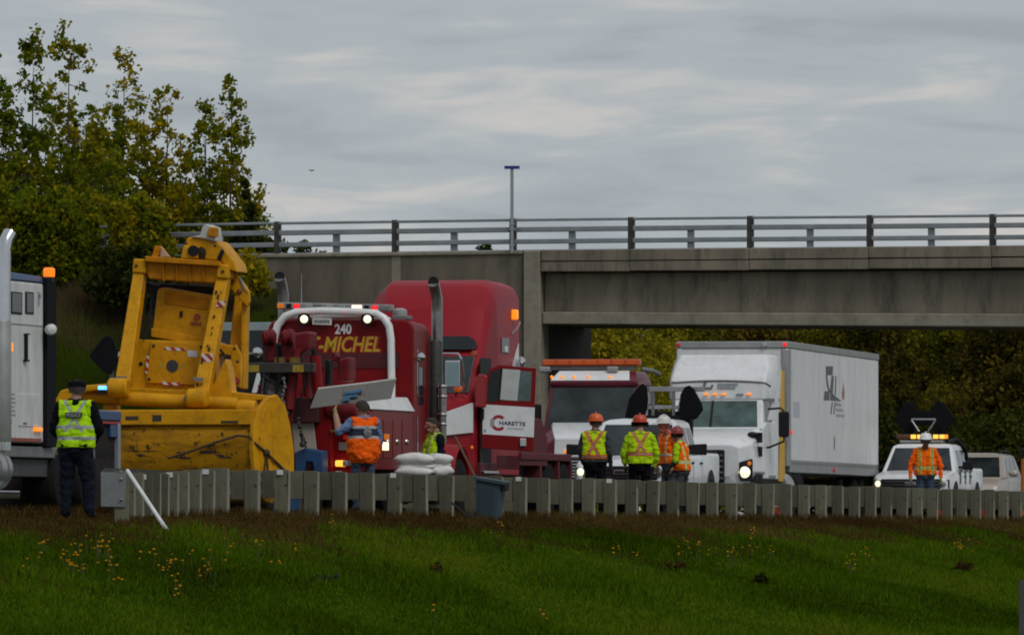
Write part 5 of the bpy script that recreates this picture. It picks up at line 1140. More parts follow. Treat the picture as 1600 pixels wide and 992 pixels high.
# right end plate turned to the camera, with a raised inner sheet
def endpoly(pts, y0, name, m_, th, par):    # plate in a vertical plane swung round from the bucket end
    base = P(400, 700, -1.22); out = []
    for px, py in pts:
        # plane: y = base.y + 1.5*(x-base.x)
        k = (px-CX)/F; a_ = 1.5
        x = (k*(V.Y+(base[1]-a_*base[0])*V.c)-V.X-(base[1]-a_*base[0])*V.s)/((V.c+a_*V.s)+k*(V.s-a_*V.c)); y = base[1]+a_*(x-base[0])
        out.append(Vector((x, y, V.zz(py, x, y))))
    nrm = Vector((1.5, -1, 0)).normalized()
    return MB().extrude([p+nrm*y0 for p in out], -nrm*th).build(name, m_, par, .015)
ep = endpoly([(399, 742), (395, 700), (397, 662), (406, 636), (420, 621), (433, 616), (446, 632), (455, 668), (460, 705), (460, 750), (400, 755)], 0, 'end_plate', yellow_p, .10, f)
endpoly([(408, 750), (404, 690), (409, 650), (416, 630), (419, 632), (424, 760)], .014, 'stiffener', yellow_p, .02, ep)
endpoly([(428, 750), (424, 640), (432, 634), (441, 660), (449, 700), (450, 750)], .010, 'stiffener', yellow_p, .02, ep)
endpoly([(86, 745), (82, 690)], 0, 'x', yellow_p, .1, f) if False else None
plate([(80, 660), (84, 628), (94, 610), (118, 603), (180, 598), (181, 606), (120, 614), (104, 628), (98, 660)], 'left_end_plate', yellow_p, -.9, .6, .03)
def end_pt(px, py, off):
    base_ = P(400, 700, -1.22); k = (px-CX)/F; a_ = 1.5
    x = (k*(V.Y+(base_[1]-a_*base_[0])*V.c)-V.X-(base_[1]-a_*base_[0])*V.s)/((V.c+a_*V.s)+k*(V.s-a_*V.c)); y = base_[1]+a_*(x-base_[0])
    n_ = Vector((1.5, -1, 0)).normalized(); return Vector((x, y, V.zz(py, x, y)))+n_*off
rope_m = mat('dark_rope', (.05, .035, .018), .9, var=.3, scale=20)
MB().tube([P(a_, b_, -1.24) for a_, b_ in ((262, 716), (300, 704), (340, 690), (372, 680), (390, 682), (398, 692))]+[end_pt(a_, b_, .035) for a_, b_ in ((404, 698), (414, 707), (430, 722), (455, 747))], .020, 6).build('rope', rope_m, f)
MB().ball(end_pt(414, 707, .04), .06, 8, 6).build('rope_knot', rope_m, f)
for a_ in (411, 416): MB().tube([end_pt(414, 708, .045), end_pt(a_, 730, .04), end_pt(a_-1, 755, .04)], .014, 5).build('rope_tail', rope_m, f)
# cross pipes over the bucket
bar((188, 622), (372, 632), .115, 'cross_pipe', yellow_p, -.75); bar((330, 634), (400, 638), .13, 'cross_pipe', yellow_p, -.7); bar((130, 618), (190, 624), .10, 'cross_pipe', yellow_p, -.6)
plate([(318, 642), (330, 606), (345, 575), (352, 560), (358, 578), (362, 612), (420, 618), (424, 624), (360, 628), (348, 642)], 'gusset', yellow_p, -.55, .35, .02)
plate([(160, 640), (166, 612), (180, 612), (180, 640)], 'gusset', yellow_p, -.55, .35, .02)
for c_ in ((184, 606), (307, 622)): MB().lathe([(.13, 0), (.16, .03), (.16, .30), (.13, .33)], P(c_[0]-14, c_[1], -.95), (1, 0, 0), 18).build('pivot_boss', yellow_p, f); MB().ball(P(c_[0]-15, c_[1], -.95), .06, 8, 6).build('pivot_pin', grey_m, f)
# slanted front arms
def arm(pa, pb, wa, wb, y0, y1, name):
    a0, a1 = P(pa[0]-wa, pa[1], y0), P(pa[0]+wa, pa[1], y0); b0, b1 = P(pb[0]-wb, pb[1], y1), P(pb[0]+wb, pb[1], y1)
    th = .26
    return MB().hexa([b0, b1, (b1[0], b1[1]+th, b1[2]), (b0[0], b0[1]+th, b0[2]), a0, a1, (a1[0], a1[1]+th, a1[2]), (a0[0], a0[1]+th, a0[2])]).build(name, yellow_p, f, .025)
A1 = arm((217, 420), (190, 602), 8.5, 12, .05, -.85, 'lift_arm'); A2 = arm((347, 432), (312, 622), 9.5, 12.5, .05, -.85, 'lift_arm')
plate([(208, 404), (228, 405), (227, 428), (206, 426)], 'arm_head', yellow_p, -.02, .4, .03); plate([(339, 412), (357, 414), (356, 436), (337, 434)], 'arm_head', yellow_p, -.02, .4, .03)
for (a_, b_, A) in (((208, 474), (213, 480), 0), ((186, 548), (193, 560), 0), ((340, 470), (350, 480), 1), ((315, 552), (330, 572), 1)):
    w_ = b_[0]-a_[0]; f_ = (a_[1]-425)/190.; yy = .05-.9*f_
    plate([(a_[0], a_[1]), (b_[0]+3, a_[1]+1), (b_[0], b_[1]), (a_[0]-3, b_[1]-1)], 'reflective_tape', tape_m, yy-.03, .015, 0)
for a_, b_ in (((190, 590), 3), ((310, 592), 3)): plate([(a_[0]-8, a_[1]-3), (a_[0]+7, a_[1]-2), (a_[0]+6, a_[1]+4), (a_[0]-9, a_[1]+3)], 'arm_collar', grey_m, -.83, .05, .005)
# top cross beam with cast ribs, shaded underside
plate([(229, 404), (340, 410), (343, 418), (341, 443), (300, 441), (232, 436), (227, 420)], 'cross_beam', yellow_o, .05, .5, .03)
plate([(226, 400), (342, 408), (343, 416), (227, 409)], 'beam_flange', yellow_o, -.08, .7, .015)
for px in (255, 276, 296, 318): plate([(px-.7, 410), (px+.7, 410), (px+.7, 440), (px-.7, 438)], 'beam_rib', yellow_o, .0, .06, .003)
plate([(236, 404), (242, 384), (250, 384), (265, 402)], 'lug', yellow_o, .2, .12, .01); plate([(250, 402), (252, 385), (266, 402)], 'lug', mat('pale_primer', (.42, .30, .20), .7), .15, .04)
# head unit on top
hd = plate([(283, 404), (287, 386), (291, 373), (296, 370), (340, 377), (348, 386), (368, 412), (371, 426), (352, 420), (345, 408)], 'head_unit', yellow_p, .1, .7, .03)
plate([(282, 404), (286, 384), (306, 386), (307, 404)], 'head_bracket', yellow_p, -.05, .2, .02); MB().lathe([(.09, -.02), (.09, .03)], P(302, 392, -.06), (0, 1, 0), 14).build('head_port', black_m, f)
MB().lathe([(.09, 0), (.02, .02)], P(314, 395, .09), (0, -1, 0), 16).build('head_port', mat('deep_brown_hole', (.02, .012, .006), .9), f)
plate([(307, 392), (314, 384), (321, 390), (321, 405), (307, 404)], 'head_recess', MATS['deep_brown_hole'], .09, .05)
plate([(338, 404), (346, 388), (349, 392), (343, 408)], 'hose', black_m, .0, .1, .02)
plate([(298, 370), (312, 368), (316, 354), (322, 350), (336, 355), (338, 372), (338, 378), (318, 373)], 'top_cover', mat('white_top_cover', (.48, .46, .42), .6, var=.12), .05, .4, .03); plate([(326, 355), (337, 355), (337, 371), (323, 369)], 'top_cap', yellow_o, .0, .2, .02)
# right rear links and plates
plate([(357, 420), (370, 428), (389, 455), (390, 472), (386, 480), (355, 445)], 'side_link', yellow_p, .4, .1, .02)
plate([(372, 435), (376, 433), (384, 452), (380, 455)], 'link_slot', grey_m, .385, .03)
for c_ in ((362, 440), (374, 456)): MB().lathe([(.05, 0), (.02, .02)], P(*c_, .39), (0, -1, 0), 12).build('bolt', mat('rust_brown', (.14, .05, .012), .8), f)
arm((374, 462), (367, 546), 8, 9, .9, .7, 'rear_arm'); arm((381, 470), (378, 608), 4, 4, .5, .45, 'rear_arm')
plate([(362, 545), (368, 538), (377, 556), (376, 606), (362, 602), (358, 585)], 'side_plate', yellow_p, .2, .1, .015); plate([(345, 600), (352, 564), (357, 566), (356, 603)], 'side_plate', yellow_p, .1, .1, .015)
plate([(336, 536), (364, 540), (362, 556), (336, 552)], 'rear_frame', yellow_p, .5, .4, .02)
for c_ in ((361, 588), (370, 594)): MB().lathe([(.06, 0), (.05, .02)], P(*c_, .18), (0, -1, .1), 12).build('bolt_plate', mat('red_marking', (.32, .04, .02), .6), f)
# tilted upper box
plate([(246, 452), (254, 449), (334, 462), (330, 530), (322, 534), (238, 516)], 'upper_box', yellow_p, .35, .7, .03)
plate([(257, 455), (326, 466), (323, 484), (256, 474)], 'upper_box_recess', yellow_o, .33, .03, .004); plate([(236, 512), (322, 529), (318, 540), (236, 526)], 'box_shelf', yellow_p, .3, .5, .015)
plate([(281, 486), (285, 486), (284.5, 496), (280.5, 495)], 'box_slot', black_m, .32, .04, .004)
plate([(303, 492), (308, 489), (313, 494), (309, 499), (303, 499)], 'sticker', mat('sticker_red', (.30, .04, .02), .6), .32, .035, 0); plate([(298, 502), (314, 504), (314, 507), (298, 505)], 'sticker', MATS['sticker_red'], .32, .035, 0)
plate([(228, 440), (250, 446), (242, 520), (236, 530), (240, 470)], 'inner_frame', black_m, .7, .3, .02); plate([(230, 441), (340, 448), (338, 462), (262, 452), (248, 450)], 'inner_frame', black_m, .8, .3, .02)
# lower housing with round port and striped tape
hs = plate([(208, 530), (332, 534), (328, 612), (200, 610)], 'housing', yellow_p, .05, .9, .02)
plate([(236, 533), (318, 537), (312, 602), (228, 598)], 'housing_cover', yellow_p, .0, .06, .012)
plate([(200, 606), (318, 610), (316, 628), (198, 624)], 'housing_sill', yellow_p, -.2, .5, .02)
MB().lathe([(.095, 0), (.10, .012), (.02, .014)], P(269.5, 571.5, .0), (0, -1, 0), 20).build('round_port', mat('dark_grey_cap', (.035, .035, .038), .5), f)
for c_ in (252, 287): plate([(c_-5, 575), (c_, 565), (c_+5, 575)], 'warning_sticker', mat('olive_yellow_sticker', (.40, .27, .012), .6), -.002, .01, 0)
plate([(256, 542), (290, 544), (290, 548.5), (256, 546.5)], 'reflective_tape', tape_m, -.004, .01, 0); plate([(251, 596), (284, 598), (284, 602.5), (251, 600.5)], 'reflective_tape', tape_m, -.004, .01, 0); plate([(229, 556), (233, 556), (231, 583), (227, 583)], 'reflective_tape', tape_m, -.004, .01, 0)
plate([(293, 547), (308, 548), (308, 558), (293, 557)], 'info_plate', mat('pale_plate', (.5, .5, .52), .5), -.004, .012, 0)
MB().lathe([(.035, 0), (.01, .02)], P(220, 568, .04), (0, -1, 0), 10).build('bolt', black_m, f)
MB().box(P(210, 700, .6)[0], P(350, 700, .6)[0], .5, 3.2, .4, 1.6).build('machine_frame', yellow_w, f, .05)
for s in (-.75, .75): wheel(f, s, 2.4, .75, .5, yellow_p, 1)

rr = random.Random(31)
for (x0, y0, x1, y1, n_) in ((222, 432, 196, 590, 12), (342, 440, 312, 600, 13)):      # chipped paint along the arms
    for k in range(n_):
        u = rr.random(); px_, py_ = x0+(x1-x0)*u+rr.uniform(-7, 6), y0+(y1-y0)*u; w_, h_ = rr.uniform(.8, 2.2), rr.uniform(1.5, 6)
        plate([(px_-w_, py_), (px_+w_*.4, py_-h_*.5), (px_+w_, py_+h_*.3), (px_+w_*.2, py_+h_), (px_-w_*.7, py_+h_*.7)], 'paint_chip', MATS['bare_dark_steel'], .05-.9*(py_-425)/190.-.012, .02, 0)
for pts in ([(232, 442), (226, 480), (214, 540), (206, 598)], [(336, 446), (338, 470), (334, 500), (340, 540), (334, 600)], [(344, 546), (352, 556), (350, 585), (342, 604)], [(238, 452), (234, 500), (226, 528)]):
    MB().tube([P(a_, b_, .25-.012*k_*10) for k_, (a_, b_) in enumerate(pts)], .020, 6).build('hydraulic_hose', black_m, f)
for c_ in ((213, 415), (348, 424), (190, 604), (310, 621), (366, 545), (371, 565), (240, 540), (314, 542), (233, 592), (308, 598), (290, 380), (336, 384)): lamp(f, 'bolt', P(c_[0], c_[1], -.03 if c_[1] < 500 else -.01), .028, mat('greasy_bolt', (.04, .028, .012), .6), (0, -1, 0), .02, 8)
# blue flashing lamp clipped on the machine's left pipe
p0 = V.l(160, 606, -1.05); M_ = Matrix.Translation((V.X, V.Y, V.z)) @ Matrix.Rotation(-V.th, 4, 'Z')
q = M_ @ Vector(p0)
bl = empty('blue_beacon', tuple(q)); tag(bl, 'lit blue flashing light at the left end of the yellow machine', 'light')
MB().box(-.08, .08, -.04, .04, -.10, -.028).build('base', black_m, bl, .01)
MB().lathe([(.028, -.07), (.034, -.05), (.034, .05), (.028, .07)], (0, 0, 0), (1, 0, 0), 14).build('lens', blue_on, bl)

# ================================================================ WHITE TRUCK CUT BY THE LEFT EDGE
V = Frame('tractor_truck', 5, 127.4, 12.6, ROAD_Z-.05, 'white tractor truck with blue roof edge and chrome tank, cut by the left edge', 'truck')
f = V.o
# local x=0 is the visible flank, y runs back along it
def side_pt(px, py): return V.side(px, py, 0.)
yE = V.side(68, 0, 0)[1]; zt_ = V.zz(440, 0, 1.2); zb_ = V.zz(692, 0, 1.2)
sl = MB().box(-2.4, 0, 0, yE, zb_, zt_).build('sleeper', white_d, f, .04)
z1a, z1b = V.zz(428, 0, 0), V.zz(440, 0, 0)
MB().loft([[(-2.4, -.3, zt_), (.01, -.3, zt_), (.01, yE+.02, zt_), (-2.4, yE+.02, zt_)], [(-2.3, -.1, zt_+.13), (-.04, -.1, zt_+.13), (-.03, yE, zt_+.10), (-2.3, yE, zt_+.10)]]).build('blue_roof', blue_p, f, .03)
def sp(px0, px1, py0, py1, name, m_, th=.02, par=None, bev=.006):
    a_, b_ = V.side(px0, 0, 0)[1], V.side(px1, 0, 0)[1]
    return MB().box(-.01, th, a_, b_, V.zz(py1, 0, (a_+b_)/2), V.zz(py0, 0, (a_+b_)/2)).build(name, m_, par or f, bev)
sp(7, 67, 506.5, 508, 'panel_seam', grey_m, .006, sl, 0)
for a_, b_ in ((16, 34), (39, 52)): 
    w_ = sp(a_, b_, 456, 491, 'side_window', black_m, .012, sl, .03); sp(a_+1.5, b_-1.5, 458, 489, 'pane', g_dark, .016, w_, .02)
sp(37.5, 39, 522, 564, 'grab_handle', black_m, .05, sl, .01); sp(37, 42, 521, 523, 'handle_end', black_m, .05, sl, 0); sp(36, 41, 562, 565, 'handle_end', black_m, .05, sl, 0)
dr_ = sp(28, 62, 616, 666, 'service_hatch', white_d, .012, sl, .004)
for k in range(6): sp(13, 13+9+(k % 3), 614+k*6.5, 617+k*6.5, 'lettering', ink_l, .004, sl, 0)
for a_, b_, c_, d_ in ((59, 62, 456, 478), (60, 64, 460, 466)): sp(a_, b_, c_, d_, 'lettering', ink_l, .004, sl, 0)
sp(15, 18, 654, 662, 'sticker', MATS['sticker_red'], .004, sl, 0); sp(35, 41, 660, 663, 'lettering', ink, .015, sl, 0)
sp(12, 17, 535, 549, 'side_marker', amber_on, .04, sl, .01); sp(52, 62, 667.5, 674, 'side_marker', amber_on, .05, sl, .01)
MB().box(-2.42, .05, yE+.01, yE+.52, zb_-.05, zt_+.08).build('fairing_extender', mat('black_rubber_panel', (.008, .008, .011), .8, spec=.12), f, .02)
bcn = MB().lathe([(.08, 0), (.085, .03), (.085, .11), (.06, .135)], (.0, yE+.3, zt_+.10), (0, 0, 1), 16).build('amber_beacon', mat('beacon_orange', (.6, .14, .01), .3, emit=((1., .22, .01), .9)), f); MB().box(-.1, .06, yE+.2, yE+.4, zt_+.02, zt_+.10).build('beacon_mount', black_m, bcn, .01)
p_ = V.side(74, 515, .1); lamp(f, 'side_lamp', (.16, p_[1], V.zz(515, 0, p_[1])), .085, mat('white_lamp_shell', (.6, .6, .58), .3), (.6, -1, 0), .09); MB().tube([(0, yE, V.zz(515, 0, yE)), (.16, p_[1]+.05, V.zz(515, 0, yE))], .02, 6).build('lamp_arm', black_m, f)
# stack and grab tube at the front edge
xk = V.l(6, 400, -.35)
st_ = MB().tube([(xk[0], -.35, .9), (xk[0], -.35, V.zz(395, 0, -.3)), (xk[0]+.02, -.30, V.zz(376, 0, -.3)), (xk[0]+.06, -.22, V.zz(364, 0, -.3))], .10, 16).build('exhaust_stack', chrome, f)
MB().lathe([(.125, 0), (.13, .02), (.13, 1.7), (.125, 1.72)], (xk[0]-.02, -.36, V.zz(690, 0, -.3)), (0, 0, 1), 16).build('stack_shield', alu, st_)
MB().box(-.5, .03, -.25, -.05, V.zz(600, 0, -.2), V.zz(500, 0, -.2)).build('grab_panel', grey_m, f, .02)
yB_ = V.side(187, 0, 0)[1]
# tank, steps, chassis, wheels
xt = V.l(14, 733, -.6)
MB().lathe([(.28, 0), (.31, .05), (.31, .9), (.28, .96), (.02, .98)], (-.26, -.55, V.zz(733, 0, -.3)), (0, 1, 0), 24).build('fuel_tank', alu, f)
for y_ in (-.3, .1): MB().lathe([(.315, 0), (.318, .01), (.318, .05), (.315, .06)], (-.26, y_, V.zz(733, 0, -.3)), (0, 1, 0), 24).build('tank_strap', grey_m, f)
MB().box(-.5, .10, -.9, .55, V.zz(778, 0, 0), V.zz(766, 0, 0)).build('step', chrome, f, .02); MB().box(-.5, .06, -.9, .1, V.zz(806, 0, 0), V.zz(796, 0, 0)).build('step', alu, f, .02)
sp(7, 62, 684, 690, 'marker_strip', mat('rust_red_strip', (.25, .06, .035), .6, var=.3, scale=20), .03, f, .004)
MB().box(-.9, -.02, .2, yB_-.2, V.zz(715, 0, 1.5), V.zz(697, 0, 1.5)).build('chassis_rail', grey_m, f, .02); MB().box(-.9, -.1, .6, 3.4, V.zz(745, 0, 1.5), V.zz(716, 0, 1.5)).build('side_skirt', mat('dark_grey_skirt', (.07, .07, .074), .7, spec=.2), f, .02)
for y_ in (3.2, 4.55):
    wheel(f, -.24, y_, .53, .48, chrome, 1); wheel(f, -2.16, y_, .53, .48, alu, -1)
wheel(f, -2.2, -2.4, .53, .3, alu, -1); wheel(f, -.2, -2.4, .53, .3, alu, 1)
MB().loft([[(-2.2, -1.9, .7), (-.2, -1.9, .7), (-.2, -1.9, 2.0), (-2.2, -1.9, 2.0)], [(-2.3, -.2, .7), (-.1, -.2, .7), (-.1, -.2, 2.9), (-2.3, -.2, 2.9)]]).build('cab', white_d, f, .06); MB().loft([[(-2.0, -4.0, .7), (-.4, -4.0, .7), (-.4, -4.0, 1.6), (-2.0, -4.0, 1.6)], [(-2.15, -1.9, .7), (-.25, -1.9, .7), (-.25, -1.9, 1.9), (-2.15, -1.9, 1.9)]]).build('hood', white_d, f, .1)
# rear deck locker behind the axles: dark panel, blue top, grey corner post, marker tape
yA, yB = V.side(150, 0, 0)[1], V.side(187, 0, 0)[1]
MB().box(-1.6, -.02, yA, yB, V.zz(800, 0, yA), V.zz(657, 0, yA)).build('deck_locker', mat('dark_brown_panel', (.028, .023, .022), .85, var=.2, spec=.1), f, .02)
MB().box(-1.62, .02, yA-.1, yB+.05, V.zz(657, 0, yA), V.zz(640, 0, yA)).build('blue_lid', blue_p, f, .03)
MB().box(-.02, .025, yA+.75, yA+1.15, V.zz(682, 0, yA), V.zz(662, 0, yA)).build('blue_strip', blue_p, f, .01)
ya_ = V.side(181, 0, 0)[1]; MB().box(-.03, .04, ya_, ya_+.14, V.zz(740, 0, ya_), V.zz(662, 0, ya_)).build('corner_post', galv, f, .01)
MB().box(-.02, .03, yA+.05, yB, V.zz(661, 0, yA), V.zz(657, 0, yA)-.004).build('reflective_tape', tape_m, f)
MB().box(-1.5, -.1, 5.2, yB-.2, .75, 1.0).build('chassis_tail', black_m, f)

# ---------------------------------------------------------------- grey truck behind the yellow machine, arrow sign
V = Frame('grey_truck', 372, 196, 12.6, ROAD_Z, 'grey roofed truck cab mostly hidden between the yellow machine and the wrecker', 'truck')
f = V.o
za, zb2 = V.zz(503, 0, .3), V.zz(545, 0, 0)
sh = [[(-1.2, 0, .8), (1.2, 0, .8), (1.2, 2.2, .8), (-1.2, 2.2, .8)], [(-1.2, 0, zb2-.1), (1.2, 0, zb2-.1), (1.2, 2.2, zb2-.1), (-1.2, 2.2, zb2-.1)], [(-1.15, .35, za-.16), (1.15, .35, za-.16), (1.15, 2.2, za-.16), (-1.15, 2.2, za-.16)], [(-1.1, .5, za), (1.1, .5, za), (1.1, 2.2, za), (-1.1, 2.2, za)]]
MB().loft(sh).build('cab', mat('grey_teal_paint', (.14, .17, .17), .45, var=.1), f, .05)
MB().panel([sh[1][0], sh[1][1], sh[2][1], sh[2][0]], .04, .96, .05, .95, .01).build('windscreen', g_dark, f, .02)
MB().box(-1.22, 1.22, -.03, 0, 1.9, zb2-.12).build('front_panel', black_m, f, .01)
lamp(f, 'side_lamp', V.l(402, 551, -.15), .12, chrome, (0, -1, 0), .08); MB().hexa([V.l(393, 614, -.3), V.l(401, 614, -.3), V.l(401, 614, -.1), V.l(393, 614, -.1), V.l(402, 580, -.3), V.l(410, 582, -.3), V.l(410, 582, -.1), V.l(402, 580, -.1)]).build('hood_edge', white_p, f, .02)
MB().loft([[(-.9, -1.8, .7), (.9, -1.8, .7), (.9, -1.8, 1.5), (-.9, -1.8, 1.5)], [(-1.1, 0, .7), (1.1, 0, .7), (1.1, 0, 1.95), (-1.1, 0, 1.95)]]).build('hood', white_p, f, .08)
for s in (-1, 1): wheel(f, s, -1., .5, .3, alu, s); wheel(f, s, 3.6, .5, .46, alu, s)
MB().box(-1.2, 1.2, 2.4, 6, 1.0, 1.3).build('deck', grey_m, f); MB().box(-.4, .4, -1, 6, .6, .95).build('chassis', black_m, f)
V = Frame('arrow_sign', 165, 176, 12.6, ROAD_Z, 'black arrow-shaped sign board standing left of the yellow machine', 'sign')
V.poly([(139, 556), (160, 528), (168, 524), (177, 529), (181, 545), (200, 548), (200, 566), (181, 570), (178, 578), (170, 584), (160, 580)], 0, .06).build('board', arrow_m, V.o, .01)
p_ = V.l(172, 600, 0); MB().box(p_[0]-.04, p_[0]+.04, .062, .14, 0, V.l(172, 545, 0)[2]).build('post', darksteel, V.o, .01); MB().box(p_[0]-.4, p_[0]+.4, -.4, .5, 0, .06).build('base', black_m, V.o, .01)

# ================================================================ GUARDRAIL
wood_m = mat('weathered_wood', (.112, .107, .072), .9, var=.25, scale=5, dirt=.6, dirt_col=(.06, .062, .045), stretch=(2.5, 2.5, .3), bump=.3, bscale=30)
wood_l = mat('pale_lit_wood', (.24, .22, .17), .9, var=.2, scale=6, stretch=(2, 2, .3))
wn_ = wood_m.node_tree.nodes; wl_ = wood_m.node_tree.links     # every timber has weathered a little differently
oi = wn_.new('ShaderNodeObjectInfo'); hs_ = wn_.new('ShaderNodeHueSaturation'); mr_ = wn_.new('ShaderNodeMapRange'); mr_.inputs['To Min'].default_value = .68; mr_.inputs['To Max'].default_value = 1.3
wl_.new(oi.outputs['Random'], mr_.inputs['Value']); wl_.new(mr_.outputs[0], hs_.inputs['Value'])
lk_ = wn_['Principled BSDF'].inputs['Base Color'].links[0].from_socket; wl_.new(lk_, hs_.inputs['Color']); wl_.new(hs_.outputs[0], wn_['Principled BSDF'].inputs['Base Color'])
gr_root = empty('guardrail', road(0, 0, .22)); tag(gr_root, 'long steel guardrail on wooden posts and blocks between grass and road', 'guardrail')
gr_root.rotation_euler = (0, 0, -R(TH))
pr = random.Random(5)
def wood_box(x0, x1, y0, y1, z0, z1, name, m_=wood_m):
    return MB().box(x0, x1, y0, y1, z0, z1)
# shared pieces: three post meshes, two block meshes
post_meshes = []
for k in range(4):
    h = .725+pr.uniform(-.012, .012)
    mb = MB().hexa([(-.10, -.075, -.35), (.115, -.075, -.35), (.115, .075, -.35), (-.10, .075, -.35), (-.10, -.075, h), (.115, -.075, h), (.115, .075, h-.008), (-.10, .075, h-.004)])
    o_ = mb.build('post', wood_m, None, .006); post_meshes.append(o_)
block_meshes = []
for k in range(3):
    mb = MB().box(-.315, -.104, -.07+.006*k, .075, .285+pr.uniform(-.01, .01), .722+pr.uniform(-.012, .008)); block_meshes.append(mb.build('block', wood_m, None, .006))
face_mesh = MB().box(.1155, .1215, -.070, .072, .0, .715).build('post_lit_face', wood_l, None)  # paler sheet painting the brighter light on each post's outward side
bolt_mesh = MB().lathe([(.016, 0), (.016, .008), (.006, .012)], (.085, -.076, .50), (0, -1, 0), 8).build('bolt', mat('rusty_bolt', (.05, .035, .025), .8), None)
tab_mesh = MB().box(-.05, .05, -.085, -.079, .66, .735).build('reflector_tab', mat('white_reflector', (.62, .62, .6), .4), None)
first = set()
def put(src, loc, rz, tilt=0.):
    if src.name not in first: o_ = src; first.add(src.name)
    else: o_ = src.copy(); C.objects.link(o_)
    o_.parent = gr_root; o_.location = loc; o_.rotation_euler = (pr.gauss(0, .012), pr.gauss(0, .012)+tilt, rz); return o_
stations = []
s0 = -1.2-1.905*5
sv = s0
while sv < 100: stations.append((sv, 0., 0.)); sv += 1.905
# flared end: half spacing, curving out to the near side
fl_s, fl_t = stations[0][0], 0.
ang = 0.
flare = []
for k in range(9):
    ang = min(.022*(k+1), .13); fl_s -= .95*math.cos(ang); fl_t += .95*math.sin(ang); flare.append((fl_s, fl_t, ang))
for k, (s_, t_, a_) in enumerate(flare[::-1]+stations):
    zo = pr.uniform(-.012, .012)-.017*max(0, len(flare)-k)
    rz = a_
    loc = (t_, s_, zo)
    put(post_meshes[k % 4], loc, rz); 
    put(block_meshes[k % 3], loc, rz)
    put(face_mesh, loc, rz); put(bolt_mesh, loc, rz)
    if k in (2, 5, 8, 11, 13, 15, 20, 24): put(tab_mesh, loc, rz)
# W-beam on the road side
def wbeam(pts):
    prof_ = [(0, .69), (-.035, .66), (-.075, .63), (-.075, .60), (-.02, .56), (-.02, .50), (-.075, .46), (-.075, .43), (-.035, .40), (0, .37)]
    mb = MB(); rings = []
    for (s_, t_, a_) in pts: rings.append([(t_-.305+a__, s_, z_) for a__, z_ in prof_]+[(t_-.300+a__, s_, z_) for a__, z_ in prof_[::-1]])
    mb.loft(rings); return mb
allp = flare[::-1]+stations
for k in range(0, len(allp)-1, 3):
    seg = allp[k:k+4]
    if len(seg) < 2: continue
    # each length laps 3 mm inside the next
    wbeam([(s_, t_-.003*((k//3) % 2), a_) for s_, t_, a_ in seg]).build('rail', galv, gr_root, smooth=40)
# end post with its grey marker plate
es, et, ea = allp[0]
ex = -.35
def rpt(px, D): return ((px-CX)/F*D, D)
gx, gy = rpt(190, 124.5); gz = float(ground_z(gx, gy))
ms = empty('marker_post', (gx, gy, gz)); tag(ms, 'wooden end post with a plain grey marker plate beside the police officer', 'marker post')
MB().box(-.10, .10, -.06, .08, -.3, (HY-736)/F*gy-gz).build('post', wood_m, ms, .01)
q0, q1 = ((158-CX)/F*gy-gx, (198-CX)/F*gy-gx)
MB().hexa([(q0, -.085, (HY-791)/F*gy-gz), (q1-.02, -.085, (HY-792)/F*gy-gz), (q1-.02, -.065, (HY-792)/F*gy-gz), (q0, -.065, (HY-791)/F*gy-gz), (q0, -.085, (HY-740)/F*gy-gz), (q1, -.085, (HY-738)/F*gy-gz), (q1, -.065, (HY-738)/F*gy-gz), (q0, -.065, (HY-740)/F*gy-gz)]).build('plate', mat('grey_plate', (.17, .185, .195), .6, .1, var=.12, scale=5, dirt=.3), ms, .004)
for zz_ in (748, 780): lamp(ms, 'bolt', (0, -.087, (HY-zz_)/F*gy-gz), .02, alu)
MB().box(-.03, .02, -.09, -.05, (HY-738)/F*gy-gz, (HY-734)/F*gy-gz).build('cap', wood_l, ms)
# leaning white pole
b_ = ray_ground(266, 836); b_ = (b_[0], 121.5, float(ground_z((266-CX)/F*121.5, 121.5)))
tpz = ((199-CX)/F*123.6, 123.6, (HY-735)/F*123.6)
b_ = ((266-CX)/F*121.5, 121.5, (HY-836)/F*121.5)
pole = MB().tube([b_, tpz], .028, 8).build('white_pole', mat('white_plastic', (.66, .66, .65), .5)); tag(pole, 'thin white pole leaning against the end post in the weeds', 'pole')
stn = MB().ball(((196-CX)/F*118, 118, (HY-845)/F*118), (.13, .08, .04), 8, 5).build('flat_stone', mat('pale_stone', (.25, .22, .18), .9)); tag(stn, 'flat pale stone lying in the weeds under the leaning white pole', 'stone')
# right edge posts
gx, gy = rpt(1600, 219); op = empty('orange_marker', (gx, gy, ROAD_Z)); tag(op, 'slim orange marker post at the right edge of the picture', 'post')
MB().cyl((0, 0, -.1), (0, 0, (HY-716)/F*gy-ROAD_Z), .075).build('tube', mat('orange_plastic', (.45, .13, .01), .5), op); MB().lathe([(.08, 0), (.08, .22), (.05, .26)], (0, 0, (HY-716)/F*gy-ROAD_Z), (0, 0, 1), 14).build('cap', black_m, op)
gx, gy = rpt(1597, 92); gz = float(ground_z(gx, gy)); op = MB().box(gx-.03, gx+.03, gy-.02, gy+.02, gz-.3, (HY-905)/F*gy).build('stake', mat('grey_stake', (.06, .055, .055), .8)); tag(op, 'thin grey stake in the grass at the lower right edge', 'stake')
